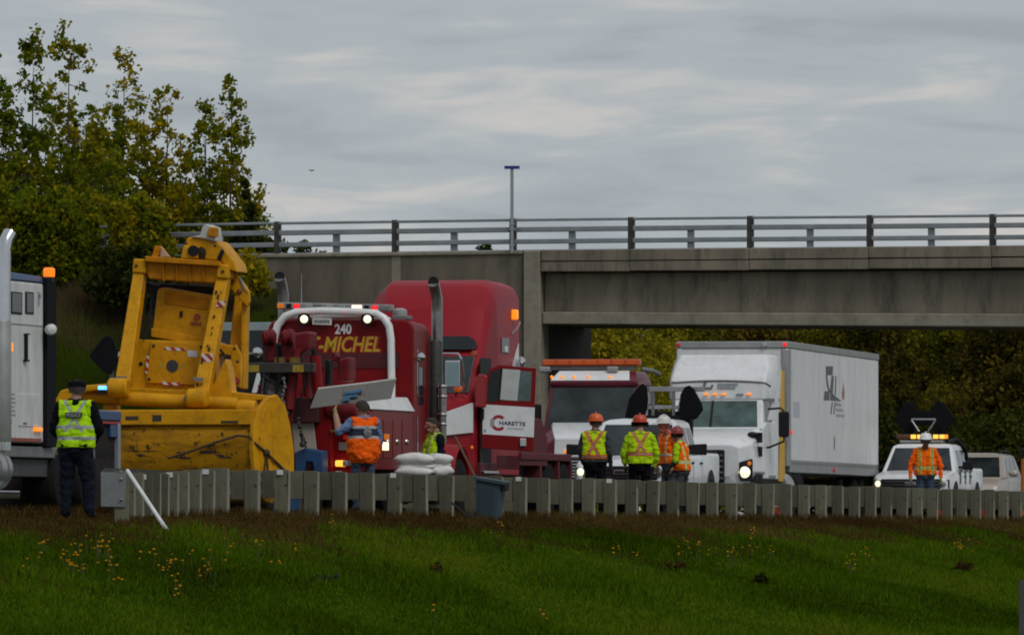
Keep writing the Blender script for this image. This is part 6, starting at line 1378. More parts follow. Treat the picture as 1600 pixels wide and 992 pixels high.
# traffic cones behind the guardrail
cone_o = mat('cone_orange', (.60, .07, .012), .5, var=.1); cone_w = mat('cone_white', (.65, .65, .62), .5)
cones = [(1211, 'left'), (1471, 'middle'), (1536, 'right')]
base = None
for k, (px, wd) in enumerate(cones):
    D = 147*3322/(3922-px)+3.0; X = (px-CX)/F*D
    if base is None:
        base = empty('traffic_cone', (X, D, ROAD_Z)); base.scale = (.8, .8, .78); MB().lathe([(.17, .04), (.03, .70), (.01, .71)], (0, 0, 0), (0, 0, 1), 16).build('cone', cone_o, base); MB().box(-.20, .20, -.20, .20, 0, .04).build('base', black_r, base, .01); MB().lathe([(.128, .26), (.098, .42), (.09, .42)], (0, 0, 0), (0, 0, 1), 16).build('band', cone_w, base); c_ = base
    else: c_ = copy_tree(base); c_.location = (X, D, ROAD_Z)
    tag(c_, 'orange traffic cone showing through the guardrail gaps, %s of the three' % wd, 'traffic cone', 'cones behind the guardrail')
# blue pallets of gear low behind the rail
D = 150.; X = (436-CX)/F*D
tb = empty('blue_crate', (X, D, ROAD_Z)); tag(tb, 'blue plastic crate seen through the guardrail gaps below the yellow machine', 'crate')
MB().box(-.35, .35, -.2, .2, 0, .05).build('floor', blue_p, tb); 
for a_ in ((-.35, -.31, -.2, .2), (.31, .35, -.2, .2), (-.31, .31, -.2, -.17), (-.31, .31, .17, .2)): MB().box(*a_, .05, .36).build('wall', blue_p, tb, .008)
# dark wheeled bin leaning at the near side of the rail
V = Frame('wheelie_bin', 768, 152.0, 12.6, float(ground_z(-.35, 152.0)), 'dark blue-green plastic bin leaning against the guardrail below the open door', 'bin')
f = V.o; bin_m = mat('bin_plastic', (.030, .055, .070), .6, var=.15)
bb = V.poly([(743, 750), (783, 756), (775, 816), (743, 816)], 0, .42).build('bin_body', bin_m, f, .02); V.poly([(748, 757), (772, 762), (768, 815), (748, 815)], -.012, .02).build('front_panel', mat('bin_plastic_panel', (.022, .042, .055), .6), bb, .006)
V.poly([(741, 744), (788, 752), (788, 758), (741, 750)], -.04, .5).build('bin_rim', bin_m, f, .012); V.poly([(782, 752), (790, 754), (789, 767), (783, 765)], .0, .3).build('bin_handle', black_m, f, .01)
for x_ in (.0, .35): pass
# shovel and stick
a_ = ((706-CX)/F*150.5, 150.5, (HY-785)/F*150.5); b_ = ((735-CX)/F*149.8, 149.8, (HY-812)/F*149.8)
sh = empty('shovel', b_); tag(sh, 'dark shovel lying against the guardrail left of the blue-green bin', 'shovel'); d_ = Vector(a_)-Vector(b_)
MB().tube([(0, 0, .0), d_], .018, 8).build('handle', black_m, sh); MB().ball((0, 0, .02), (.10, .03, .09), 10, 6).build('blade', black_m, sh)
a_ = ((711-CX)/F*158, 158, (HY-682)/F*158); b_ = ((745-CX)/F*157, 157, .3)
st = MB().tube([a_, ((742-CX)/F*157.2, 157.2, (HY-745)/F*157.2), b_], .022, 7).build('wooden_stick', mat('brown_wood_stick', (.12, .065, .03), .8)); tag(st, 'brown wooden tool handle leaning in front of the red tractor', 'stick')
# sandbags on a low pallet stack behind the rail
bag_m = mat('white_bag_cloth', (.62, .62, .60), .8, var=.08, scale=6, dirt=.25, dirt_col=(.35, .33, .3), bump=.4, bscale=14)
D = 153.; SB = F/D
pt = empty('pallet_stack', ((660-CX)/F*D, D, ROAD_Z)); tag(pt, 'low wooden pallet stack behind the guardrail carrying the white bags', 'pallet')
htop = (HY-744)/SB-ROAD_Z
for k in range(4):
    z_ = k*htop/4
    for j in range(5): MB().box(-.5, .5, -.45+.2*j, -.33+.2*j, z_+htop/4*.6, z_+htop/4).build('board', wood_m, pt, .004)
    for x_ in (-.45, 0, .4): MB().box(x_-.04, x_+.05, -.45, .47, z_, z_+htop/4*.6-.002).build('bearer', wood_m, pt, .004)
def bag(px, py, wpx, hpx, yoff, rz, lab, seed):
    g_ = random.Random(seed); w_, h_ = wpx/SB/2, hpx/SB/2
    rings = []
    for i in range(11):
        u = -1+2*i/10; e_ = (1-abs(u)**2.6)**.5 if abs(u) < 1 else 0
        hh = h_*(.10+.95*e_); ww = .2*(.72+.3*e_); 
        rings.append([(u*w_, math.cos(q_)*ww*(1+.06*g_.uniform(-1, 1)), math.copysign(abs(math.sin(q_))**.7, math.sin(q_))*hh*(1+.08*g_.uniform(-1, 1))+.01*math.sin(u*4+seed)) for q_ in [2*math.pi*k/14 for k in range(14)]])
    o_ = MB().loft(rings).build('sandbag', bag_m, smooth=70); o_.location = ((px-CX)/F*D, D+yoff, (HY-py)/SB); o_.rotation_euler = (0, g_.uniform(-.03, .03), rz)
    tag(o_, lab, 'sandbag', 'white bags stacked behind the guardrail')
bag(648, 717, 64, 18, -.05, -.1, 'white bag on top of the left pile, below the seated man', 1)
bag(651, 728, 62, 13, 0, -.1, 'white bag in the middle of the left pile', 2); bag(648, 737, 62, 17, -.08, -.1, 'white bag at the bottom of the left pile', 3)
bag(687, 717, 36, 17, .05, .5, 'short white bag on top of the right pile', 4); bag(684, 727, 36, 14, .1, .4, 'white bag in the middle of the right pile', 5); bag(688, 736, 38, 18, 0, .4, 'white bag at the bottom of the right pile', 6)
for lb, px, py, rx_, rz_, m_, sd in (('dark leafy weed clump in the grass right of centre', 1188, 905, .10, .16, dark_m, 91), ('dusky purple weed clump in the grass left of centre', 505, 905, .22, .10, ramp_mat('purple_weed', [(0, (.012, .010, .014)), (1, (.05, .045, .055))], attr='tone'), 92),
                                     ('brownish tall weed in the grass below the bin', 680, 900, .16, .22, d_m, 93), ('reddish brown weed in the grass right of centre', 1050, 885, .3, .14, d_m, 94), ('brown seed-head weed at the right of the grass', 1505, 885, .3, .16, d_m, 95)):
    gx, gy, gz = ray_ground(px, py+8); r_ = bush('weed_plant', lb, px, gy, gz, rx_, rz_, m_, sd, n=14, per=26, leaf=.05, tone=.4, clump=.07); r_['category'] = 'plant'
# ================================================================ PEOPLE
def vest_mat(name, base, stripe=(.50, .50, .48), border=None, x_back=None, bands=(), vert=None, wide=.026, panel=None, bmul=1.75):
    """printed cloth: base colour with reflective bands, an X or braces, in the wearer's own coordinates (z up, x across)"""
    if name in MATS: return MATS[name]
    m = bpy.data.materials.new(name); m.use_nodes = True; n, l = m.node_tree.nodes, m.node_tree.links
    b = n['Principled BSDF']; b.inputs['Roughness'].default_value = .85; b.inputs['Specular IOR Level'].default_value = .05
    tc = n.new('ShaderNodeTexCoord'); sp_ = n.new('ShaderNodeSeparateXYZ'); l.new(tc.outputs['Object'], sp_.inputs[0])
    def M(op, a, c=None, d=None):
        k = n.new('ShaderNodeMath'); k.operation = op
        for i, v in enumerate((a, c, d)):
            if v is None: continue
            if isinstance(v, (int, float)): k.inputs[i].default_value = v
            else: l.new(v, k.inputs[i])
        return k.outputs[0]
    X, Z = sp_.outputs['X'], sp_.outputs['Z']
    nz = n.new('ShaderNodeTexNoise'); nz.inputs['Scale'].default_value = 9; l.new(tc.outputs['Object'], nz.inputs['Vector'])
    vr = n.new('ShaderNodeMix'); vr.data_type = 'RGBA'; l.new(nz.outputs['Fac'], vr.inputs['Factor'])
    vr.inputs['A'].default_value = (*[c*.75 for c in base], 1); vr.inputs['B'].default_value = (*[min(c*1.2, 1) for c in base], 1)
    out = vr.outputs['Result']
    def over(mask, col):
        nonlocal out
        k = n.new('ShaderNodeMix'); k.data_type = 'RGBA'; l.new(mask, k.inputs['Factor']); l.new(out, k.inputs['A']); k.inputs['B'].default_value = (*col, 1); out = k.outputs['Result']
    masks = []
    if x_back: # (z centre, slope)
        zc, k_ = x_back
        dz = M('SUBTRACT', Z, zc); masks.append(M('ABSOLUTE', M('SUBTRACT', M('ABSOLUTE', X), M('MULTIPLY', M('ABSOLUTE', dz), k_))))
        masks[-1] = M('ADD', masks[-1], M('MULTIPLY', M('LESS_THAN', dz, -.19), 1.))
    if vert: masks.append(M('ABSOLUTE', M('SUBTRACT', M('ABSOLUTE', X), vert)))
    for zb in bands: masks.append(M('ABSOLUTE', M('SUBTRACT', Z, zb)))
    for q in masks:
        if border: over(M('LESS_THAN', q, wide*bmul), border)
    for q in masks: over(M('LESS_THAN', q, wide), stripe)
    if panel: # (z0,z1,colour)
        over(M('MULTIPLY', M('GREATER_THAN', Z, panel[0]), M('LESS_THAN', Z, panel[1])), panel[2])
        for zb in (panel[0], panel[1]): over(M('LESS_THAN', M('ABSOLUTE', M('SUBTRACT', Z, zb)), .022), stripe)
    l.new(out, b.inputs['Base Color']); MATS[name] = m; return m

skin_m = mat('skin', (.36, .19, .13), .6, var=.08, scale=8)
hair_m = mat('dark_hair', (.018, .012, .009), .8, var=.3, scale=30)
navy_c = mat('navy_cloth', (.008, .010, .018), .95, spec=.1, var=.25, scale=8)
black_c = mat('black_cloth', (.006, .006, .008), .95, spec=.1, var=.3, scale=8)
blue_c = mat('light_blue_cloth', (.12, .19, .34), .85, var=.12, scale=8)
jean_c = mat('denim', (.03, .045, .08), .9, var=.2, scale=10)
lime_c = mat('lime_cloth', (.38, .60, .012), .85, spec=.05, var=.12, scale=8)
orange_c = mat('orange_cloth', (.88, .12, .008), .85, spec=.05, var=.12, scale=8)
grey_c = mat('charcoal_cloth', (.030, .032, .038), .85, var=.2, scale=8)
glove_c = mat('work_glove', (.30, .27, .10), .85, var=.2, scale=12)

def person(name, label, loc, rz, pose=None, mats=None, vest=None, vest_z=(1.0, 1.50), vest_sleeves=False, scale=1., helmet=None, hair=True, seated=False, extra=None, torso_fat=1.1, leg_fat=1.08, arm_fat=1.12):
    """one continuous body; faces local -y. mats: dict skin/shirt/sleeve/fore/trouser/shoe"""
    p = dict(lean=(0, 0), head=(0, 0, 0), l_el=(.27, .03, 1.16), l_wr=(.27, -.10, .93), r_el=(-.27, .03, 1.16), r_wr=(-.27, -.10, .93),
             l_kn=(.12, -.03, .50), l_an=(.13, .02, .09), r_kn=(-.12, -.03, .50), r_an=(-.13, .02, .09), hipz=.95)
    if pose: p.update(pose)
    mm = dict(skin=skin_m, shirt=navy_c, sleeve=navy_c, fore=navy_c, hand=skin_m, trouser=black_c, shoe=black_m); mm.update(mats or {})
    order = ['skin', 'shirt', 'sleeve', 'fore', 'hand', 'trouser', 'shoe']
    lx, ly = p['lean']; hz = p['hipz']
    def T(x, y, z):   # torso leans about the hips
        t_ = (z-hz)/.55; return Vector((x+lx*t_, y+ly*t_, z-abs(lx)*.1*t_-abs(ly)*.12*t_))
    dz = hz-.95
    caps = []   # (p0, p1, r0, r1, tag, (sx, sy))
    def cap(a, b, r0, r1, tg): caps.append((Vector(a), Vector(b), r0, r1, tg))
    tf = torso_fat
    for s in (-1, 1):
        cap((s*.085, .0, .97+dz), T(s*.085, .0, 1.16+dz), .125*tf, .125*tf, 'shirt'); cap(T(s*.085, .0, 1.16+dz), T(s*.095, .0, 1.36+dz), .125*tf, .118, 'shirt'); cap(T(s*.06, 0, 1.40+dz), T(s*.175, .01, 1.455+dz), .09, .075, 'shirt')
    cap((0, .01, .92+dz), T(0, .01, 1.40+dz), .13*tf, .11, 'shirt'); cap(T(0, .01, 1.44+dz), T(0, -.005, 1.58+dz), .072, .066, 'skin'); [cap(T(s*.02, .015, 1.53+dz), T(s*.16, .015, 1.462+dz), .055, .055, 'shirt') for s in (-1, 1)]
    for s, e, w, kn, an in ((1, 'l_el', 'l_wr', 'l_kn', 'l_an'), (-1, 'r_el', 'r_wr', 'r_kn', 'r_an')):
        sh_ = T(s*.195, .01, 1.445+dz); el = Vector(p[e])+Vector((lx, ly, 0))*(.4 if not p.get('abs') else 0)+Vector((0, 0, dz)); wr = Vector(p[w])+Vector((lx, ly, 0))*(.2 if not p.get('abs') else 0)+Vector((0, 0, dz))
        af = arm_fat; cap(sh_, el, .074*af, .056*af, 'sleeve'); cap(el, wr, .053*af, .036*af, 'fore')
        # hand: palm, four unequal curled fingers, thumb from the side of the palm
        d = (wr-el).normalized(); side = Vector((s, 0, 0)); side = (side-d*side.dot(d)).normalized(); nrm = d.cross(side).normalized(); nrm = nrm if nrm.y < 0 else -nrm
        pm = wr+d*.085
        cap(wr, pm+nrm*.0, .030, .034, 'hand'); cap(wr+nrm*.018+d*.03, pm+nrm*.026, .022, .022, 'hand'); cap(wr-nrm*.018+d*.03, pm-nrm*.026, .022, .022, 'hand')
        for q_, L_ in ((-.034, .062), (-.011, .078), (.012, .074), (.033, .055)):
            k0 = pm+nrm*q_+d*.008; k1 = k0+d*L_*.55-side*.012; k2 = k1+d*L_*.40-side*.030
            cap(k0, k1, .0115, .011, 'hand'); cap(k1, k2, .011, .010, 'hand')
        th0 = wr+d*.03+nrm*.03; th1 = th0+d*.035+nrm*.028; cap(th0, th1, .015, .013, 'hand'); cap(th1, th1+d*.035-side*.008, .013, .011, 'hand')
        hp = Vector((s*.095, .0, .93+dz)); kk = Vector(p[kn]); aa = Vector(p[an])
        lf = leg_fat; cap(hp, kk, .098*lf, .070*lf, 'trouser'); cap(kk, aa, .068*lf, .056*lf, 'trouser'); cap((s*.06, .03, .95+dz), hp+(kk-hp)*.3, .11, .09, 'trouser')
        cap(aa+Vector((0, .02, -.035)), aa+Vector((s*.02, -.15, -.05)), .043, .036, 'shoe')
    # head: skull, jaw, nose, ears
    hx, hy, tw = p['head']; nb = T(0, -.005, 1.58+dz); hc = nb+Vector((hx, hy-.02, .092))
    cw, sw = math.cos(tw), math.sin(tw)
    def Hd(x, y, z): x, y, z = x*1.1, y*1.1, z*1.08; return hc+Vector((x*cw-y*sw, x*sw+y*cw, z))
    cap(Hd(0, .02, .02), Hd(0, -.02, .02), .100, .098, 'skin'); cap(Hd(0, -.01, -.02), Hd(0, -.035, -.075), .082, .057, 'skin'); cap(nb, Hd(0, .01, -.03), .066, .068, 'skin')
    cap(Hd(0, -.105, .01), Hd(0, -.118, -.03), .012, .017, 'skin'); cap(Hd(0, -.095, .035), Hd(0, -.10, .037), .03, .02, 'skin'); cap(Hd(-.02, -.088, -.068), Hd(.02, -.088, -.068), .013, .013, 'skin')
    for s in (-1, 1): cap(Hd(s*.092, .01, .02), Hd(s*.094, .015, -.025), .018, .012, 'skin')
    mb = MB()
    for a, b, r0, r1, tg in caps:
        ln = (b-a).length; t = (b-a).normalized() if ln > 1e-5 else Vector((0, 0, 1))
        mb.tube([a-t*r0*.92, a-t*r0*.6, a, b, b+t*r1*.6, b+t*r1*.92], [r0*.4, r0*.8, r0, r1, r1*.8, r1*.4], 12)
    me = bpy.data.meshes.new('body'); me.from_pydata(mb.v, [], mb.f); tmp = bpy.data.objects.new('tmp', me); C.objects.link(tmp)
    rm = tmp.modifiers.new('r', 'REMESH'); rm.mode = 'VOXEL'; rm.voxel_size = .0115
    sm = tmp.modifiers.new('s', 'SMOOTH'); sm.iterations = 4; sm.factor = .5
    dg = bpy.context.evaluated_depsgraph_get(); dg.update()
    body_me = bpy.data.meshes.new_from_object(tmp.evaluated_get(dg)); bpy.data.objects.remove(tmp)
    # materials by nearest limb
    nf = len(body_me.polygons); cen = np.empty(nf*3, np.float32); body_me.polygons.foreach_get('center', cen); cen = cen.reshape(-1, 3)
    best = np.full(nf, 9.); idx = np.zeros(nf, int)
    for a, b, r0, r1, tg in caps:
        A, B = np.array(a), np.array(b); ab = B-A; L2 = max((ab**2).sum(), 1e-9); u = np.clip(((cen-A)@ab)/L2, 0, 1)
        dd = np.linalg.norm(cen-(A+u[:, None]*ab), axis=1)-(r0+(r1-r0)*u)
        k = dd < best; best[k] = dd[k]; idx[k] = order.index(tg)
    idx[(idx == 1) & (cen[:, 2] < hz+.03)] = 5
    # cloth folds: push clothed vertices in and out a little
    nv = len(body_me.vertices); co = np.empty(nv*3, np.float32); body_me.vertices.foreach_get('co', co); co = co.reshape(-1, 3)
    nr = np.empty(nv*3, np.float32); body_me.vertices.foreach_get('normal', nr); nr = nr.reshape(-1, 3)
    cl = np.zeros(nv); 
    for pl_, k_ in zip(body_me.polygons, idx):
        if k_ in (1, 2, 3, 5):
            for v_ in pl_.vertices: cl[v_] = 1
    if mm['fore'] is skin_m:
        for pl_, k_ in zip(body_me.polygons, idx):
            if k_ == 3:
                for v_ in pl_.vertices: cl[v_] = 0
    sd_ = loc[0]*3.
    fold = np.array([noise.noise((p_[0]*9+sd_+p_[2]*3, p_[1]*9, p_[2]*13))+.6*noise.noise((p_[0]*22, p_[1]*22+sd_, p_[2]*26)) for p_ in co])
    co += nr*(fold*cl*.020)[:, None]
    body_me.vertices.foreach_set('co', co.ravel()); body_me.update()
    root = empty(name, loc, rz); root.scale = (scale,)*3
    bo = bpy.data.objects.new('body', body_me); C.objects.link(bo); bo.parent = root
    body_me.materials.clear()
    for k in order: body_me.materials.append(mm[k])
    body_me.polygons.foreach_set('material_index', idx.astype(np.int32)); body_me.polygons.foreach_set('use_smooth', [True]*nf)
    tag(root, label, 'person')
    if vest:
        sel = np.isin(idx, [1] if not vest_sleeves else [1, 2]) & (cen[:, 2] > vest_z[0]+dz) & (cen[:, 2] < vest_z[1]+dz+.03)
        sel |= (idx == 5) & (cen[:, 2] > vest_z[0]+dz)
        if not vest_sleeves: sel |= (idx == 2) & (np.abs(cen[:, 0]-lx*.8) < .215) & (cen[:, 2] > 1.33+dz)
        bm = bmesh.new(); bm.from_mesh(body_me); bm.faces.ensure_lookup_table()
        bmesh.ops.delete(bm, geom=[bm.faces[i] for i in np.nonzero(~sel)[0]], context='FACES')
        bm.normal_update()
        for v in bm.verts: v.co += v.normal*.016
        vm = bpy.data.meshes.new('vest'); bm.to_mesh(vm); bm.free(); vm.materials.clear(); vm.materials.append(vest)
        vm.polygons.foreach_set('material_index', [0]*len(vm.polygons)); vm.polygons.foreach_set('use_smooth', [True]*len(vm.polygons))
        vo = bpy.data.objects.new('vest', vm); C.objects.link(vo); vo.parent = root
        sd = vo.modifiers.new('t', 'SOLIDIFY'); sd.thickness = .008
    # eyes and hair or headgear
    for s in (-1, 1): MB().ball(Hd(s*.034, -.098, .022), .010, 8, 6).build('eye', black_m, root)
    if helmet:
        hm, kind = helmet
        if kind == 'cap':
            prof = [(.118, .02), (.124, .06), (.120, .110), (.08, .135), (.005, .14)]
            h_ = MB().lathe(prof, Hd(0, .0, .0), (0, 0, 1), 20).build('cap', hm, root); MB().loft([[Hd(-.07, -.09, .04), Hd(.07, -.09, .04), Hd(.07, -.09, .05), Hd(-.07, -.09, .05)], [Hd(-.05, -.175, .025), Hd(.05, -.175, .025), Hd(.05, -.175, .035), Hd(-.05, -.175, .035)]]).build('peak', hm, h_)
        else:
            prof = [(.160, .045), (.162, .055), (.136, .064), (.132, .10), (.118, .145), (.080, .180), (.005, .190)]
            h_ = MB().lathe(prof, Hd(0, .005, .0), (0, 0, 1), 24).build('hard_hat', hm, root)
            MB().loft([[Hd(-.10, -.11, .045), Hd(.10, -.11, .045), Hd(.10, -.11, .056), Hd(-.10, -.11, .056)], [Hd(-.06, -.195, .035), Hd(.06, -.195, .035), Hd(.06, -.195, .045), Hd(-.06, -.195, .045)]]).build('brim', hm, h_)
            MB().tube([Hd(0, -.115, .08), Hd(0, -.06, .17), Hd(0, .0, .196), Hd(0, .07, .172), Hd(0, .12, .08)], .012, 6).build('ridge', hm, h_)
            if kind == 'muffs':
                for s in (-1, 1): MB().lathe([(.045, 0), (.05, .02), (.04, .05)], Hd(s*.10, .01, .01), (s*cw, s*sw, 0), 12).build('ear_muff', black_m, root)
                MB().lathe([(.118, -.03), (.128, -.01), (.128, .05), (.12, .06)], Hd(0, .01, .01), (0, 0, 1), 20).build('neck_guard', black_c, root)
    if hair:
        mbh = MB(); rings_ = []
        for i in range(7):      # cap of hair, its front edge lifted to the hairline
            a_ = math.pi/2*i/6; rr_ = .111*math.cos(a_)
            ring_ = []
            for q_ in [2*math.pi*k/16 for k in range(16)]:
                lift = max(0., -math.sin(q_))*.055*(1-i/6); drop = max(0., math.sin(q_))*.06*(1-i/6)
                ring_.append(Hd(rr_*math.cos(q_)*.98, .012+rr_*math.sin(q_)*1.04, .03+lift-drop+.105*math.sin(a_)*(1-.3*max(0., -math.sin(q_))*(1-i/6))))
            rings_.append(ring_)
        mbh.loft(rings_).build('hair', hair_m, root, smooth=60)
    return root, Hd, T

BACK = math.pi     # turned away from the camera
def spot(px, D, z=None): x = (px-CX)/F*D; return (x, D, float(ground_z(x, D)) if z is None else z)
# police officer, back to the camera
silver = (.32, .33, .34)
po, Hd, T = person('person', 'police officer in lime vest and dark uniform, back turned, beside the white truck', spot(119, 121.5, .185), BACK-.15,
       pose=dict(l_el=(.30, -.02, 1.16), l_wr=(.20, -.20, 1.02), r_el=(-.30, -.02, 1.16), r_wr=(-.20, -.20, 1.02), head=(.0, -.03, .3), l_kn=(.13, -.02, .5), r_kn=(-.15, -.02, .5), l_an=(.14, .02, .09), r_an=(-.19, .03, .09)),
       mats=dict(shirt=black_c, sleeve=black_c, fore=black_c, hand=black_c, trouser=navy_c), vest=vest_mat('police_vest', (.42, .72, .012), silver, x_back=(1.315, .62), bands=(1.19, 1.045), wide=.022), vest_z=(.93, 1.5), helmet=(black_c, 'cap'), hair=True, torso_fat=1.28, scale=1.03, leg_fat=1.3, arm_fat=1.3)
pan = MB().box(-.115, .115, .165, .175, 1.315, 1.385).build('name_panel', grey_c, po, .006)
t_ = text_mesh('lettering', 'POLICE', mat('pale_lettering', (.42, .43, .42), .6), po, (.095, .1765, 1.328), (R(90), 0, R(180)), .19, .045, 0, .01)
MB().lathe([(.085, 0), (.09, .02), (.075, .08)], (0, .012, 1.475), (0, 0, 1), 16).build('collar', black_c, po)
MB().box(-.18, .18, -.15, .17, .93, .975).build('duty_belt', black_m, po, .02)
MB().box(.16, .24, -.04, .07, .78, .95).build('holster', black_m, po, .02); MB().box(-.235, -.17, -.03, .07, .86, .96).build('radio_pouch', black_m, po, .02); MB().box(.235, .25, -.01, .05, .83, .87).build('yellow_tag', yellow_b, po)
# man with the grey panel
D = 149.5
pm_, Hd, T = person('person', 'man in light blue shirt and orange vest holding up a grey panel, back turned', spot(568, D, ROAD_Z+.02), BACK+.35,
       pose=dict(abs=1, l_el=(.40, -.06, 1.30), l_wr=(.42, -.16, 1.57), r_el=(-.30, -.10, 1.15), r_wr=(-.22, -.25, 1.32), head=(0, -.01, .2), lean=(.0, -.02)),
       mats=dict(shirt=blue_c, sleeve=blue_c, fore=skin_m, hand=glove_c, trouser=jean_c), vest=vest_mat('orange_blue_vest', (.95, .12, .008), (.36, .36, .36), panel=(1.215, 1.375, (.025, .03, .05))), vest_z=(.80, 1.50), hair=True, torso_fat=1.42, arm_fat=1.25, scale=1.03)
MB().lathe([(.07, 0), (.06, .004)], (0, .205, 1.295), (0, 1, 0), 18).build('back_emblem', mat('grey_emblem', (.16, .17, .18), .7, var=.5, scale=30), pm_)

pn = empty('folding_board', ((553-CX)/F*(D+.1), D+.1, (HY-617)/F*D)); tag(pn, 'grey folded board carried overhead by the man in the orange vest', 'board')
def pp(px, py, y): return ((px-CX)/F*(D+.1+y)-pn.location.x, y, (HY-py)/F*(D+.1+y)-pn.location.z)
def quad_panel(a, b, c, d, name, m_, par): return MB().loft([[Vector(q) for q in (a, b, c, d)], [Vector(q)+Vector((0, .03, .03)) for q in (a, b, c, d)]]).build(name, m_, par, .004)
pg_m = mat('panel_grey', (.115, .11, .10), .7, var=.08, scale=3)
for (a, b, c, d) in (((485, 638), (530, 632), (538, 603), (497, 608)), ((531, 632), (564, 628.5), (575, 599), (539, 603)), ((565, 628.4), (611, 623), (619, 592.5), (576, 599))):
    s_ = quad_panel(pp(*a, 0), pp(*b, 0), pp(*c, .35), pp(*d, .35), 'panel_leaf', pg_m, pn)
edge = MB().tube([pp(497, 607.5, .35), pp(538, 602.5, .35), pp(576, 598.2, .35), pp(619, 592, .35)], .018, 6).build('edge_trim', mat('pale_edge', (.5, .49, .46), .6), pn)
for k, (a, b) in enumerate((((538, 612), (566, 608)), ((537, 618), (558, 615.5)), ((536, 622), (546, 621)))):
    MB().loft([[pp(a[0], a[1], .16-.07*k), pp(b[0], b[1], .16-.07*k), pp(b[0]+1, b[1]+4, .10-.07*k), pp(a[0]-1, a[1]+4, .10-.07*k)], [Vector(pp(a[0], a[1], .16-.07*k))+Vector((0, .03, 0)), Vector(pp(b[0], b[1], .16-.07*k))+Vector((0, .03, 0)), Vector(pp(b[0]+1, b[1]+4, .10-.07*k))+Vector((0, .03, 0)), Vector(pp(a[0]-1, a[1]+4, .10-.07*k))+Vector((0, .03, 0))]]).build('blue_print', mat('faded_blue_print', (.045, .11, .19), .8, var=.4, scale=14, spec=.1), pn)
# seated man in navy with lime vest, in profile
D = 154.6
ps, Hd, T = person('person', 'man in navy shirt and lime vest, seated in profile behind the white bags', spot(672, D, ROAD_Z-.10), -1.15,
       pose=dict(lean=(0, .10), hipz=.95, l_el=(.25, .08, 1.16), l_wr=(.17, -.16, 1.06), r_el=(-.25, .08, 1.16), r_wr=(-.17, -.16, 1.06), head=(0, -.05, 0), l_kn=(.14, -.40, .80), l_an=(.14, -.42, .38), r_kn=(-.14, -.40, .80), r_an=(-.14, -.42, .38)),
       mats=dict(shirt=navy_c, sleeve=navy_c, fore=navy_c, trouser=navy_c), vest=vest_mat('lime_side_vest', (.38, .58, .015), (.45, .48, .30), bands=(1.1,), vert=.13, wide=.02), vest_z=(.99, 1.5), hair=True, scale=.98)
st = empty('work_stool', spot(676, D+.05, ROAD_Z)); tag(st, 'low dark stool under the seated man behind the white bags', 'stool')
MB().lathe([(.17, .70), (.19, .72), (.19, .76), (.16, .78)], (0, 0, -.02), (0, 0, 1), 18).build('seat', black_m, st)
for k in range(4): a_ = k*math.pi/2+.7; MB().tube([(.20*math.cos(a_), .20*math.sin(a_), 0), (.11*math.cos(a_), .11*math.sin(a_), .69)], .015, 6).build('leg', black_m, st)
# group by the white pickup
lime_v = vest_mat('lime_x_vest', (.48, .66, .015), (.30, .24, .22), border=(.62, .08, .012), x_back=(1.27, .60), bands=(1.07,), wide=.012, bmul=3.)
D = 167.
person('person', 'worker with orange hard hat and lime vest over dark jacket, left of the group', spot(930, D, ROAD_Z), BACK-.25,
       pose=dict(head=(0, -.02, .35), l_el=(.29, .0, 1.17), l_wr=(.24, -.1, .95)), mats=dict(shirt=grey_c, sleeve=grey_c, fore=grey_c, trouser=black_c, hand=grey_c), vest=lime_v, vest_z=(1.03, 1.5), helmet=(mat('orange_helmet', (.62, .10, .010), .4), 'hat'), hair=True, torso_fat=1.2, scale=1.02)
D = 170.
person('person', 'worker in lime long-sleeved shirt and orange-black hard hat, middle of the group', spot(1000, D, ROAD_Z), BACK+.05,
       pose=dict(head=(0, -.03, 0), l_el=(.31, .0, 1.15), l_wr=(.27, -.08, .92), r_el=(-.31, .0, 1.15), r_wr=(-.27, -.08, .92)), mats=dict(shirt=lime_c, sleeve=lime_c, fore=lime_c, trouser=black_c, hand=grey_c), vest=vest_mat('lime_x_shirt', (.42, .62, .012), (.34, .26, .24), border=(.58, .09, .014), x_back=(1.30, .60), bands=(1.13,), wide=.013, bmul=2.6), vest_z=(.96, 1.5), helmet=(mat('red_orange_helmet', (.48, .05, .012), .4), 'muffs'), hair=False, torso_fat=1.18, scale=1.03)
D = 175.6
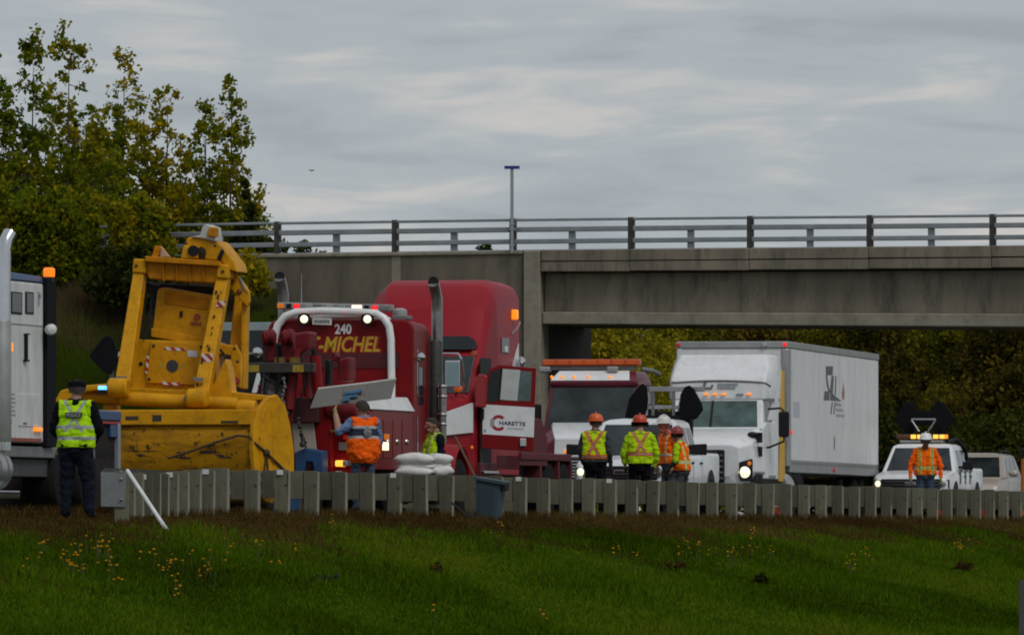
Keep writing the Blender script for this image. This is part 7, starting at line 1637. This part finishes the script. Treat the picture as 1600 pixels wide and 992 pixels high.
person('person', 'worker with white hard hat and orange jacket, seen in profile behind the others', spot(1047, D, ROAD_Z), .95-math.pi*.62,
       pose=dict(head=(0, -.05, 0), lean=(0, -.06)), mats=dict(shirt=orange_c, sleeve=orange_c, fore=orange_c, trouser=grey_c, skin=mat('ruddy_skin', (.40, .12, .09), .6)), vest=vest_mat('orange_jacket', (.90, .14, .008), (.50, .48, .30), bands=(1.13,), vert=.12, wide=.02), vest_z=(.97, 1.5), helmet=(mat('white_helmet', (.62, .60, .56), .4), 'hat'), hair=False, torso_fat=1.15, scale=1.06)
D = 173.6
person('person', 'worker with dark red hard hat and lime shirt with orange back, right of the group', spot(1066, D, ROAD_Z), BACK+1.15,
       pose=dict(head=(0, -.04, 0), lean=(0, -.05), l_el=(.27, -.02, 1.16), l_wr=(.22, -.18, 1.0), r_el=(-.27, -.02, 1.16), r_wr=(-.22, -.18, 1.0)), mats=dict(shirt=lime_c, sleeve=lime_c, fore=grey_c, hand=grey_c, trouser=grey_c), vest=vest_mat('lime_orange_vest', (.92, .14, .008), (.50, .50, .40), border=(.55, .62, .02), bands=(1.12,), vert=.12, wide=.02), vest_z=(.95, 1.5), helmet=(mat('dark_red_helmet', (.24, .025, .02), .45), 'muffs'), hair=False, torso_fat=1.15, scale=.93)
D = 200.
person('person', 'worker in orange shirt with yellow stripes and white hard hat, before the right pickup', spot(1446, D, ROAD_Z), .05,
       pose=dict(head=(0, -.05, 0), l_el=(.33, .0, 1.15), l_wr=(.33, -.04, .90), r_el=(-.33, .0, 1.15), r_wr=(-.33, -.04, .90)), mats=dict(shirt=orange_c, sleeve=orange_c, fore=orange_c, hand=glove_c, trouser=jean_c, skin=mat('shaded_skin', (.12, .06, .04), .6)), vest=vest_mat('orange_brace_shirt', (.92, .14, .008), (.22, .23, .16), border=(.55, .58, .03), bands=(1.09,), vert=.135, wide=.016), vest_z=(.94, 1.5), helmet=(mat('clean_white_helmet', (.70, .70, .68), .4), 'hat'), hair=False, torso_fat=1.22, scale=1.02)
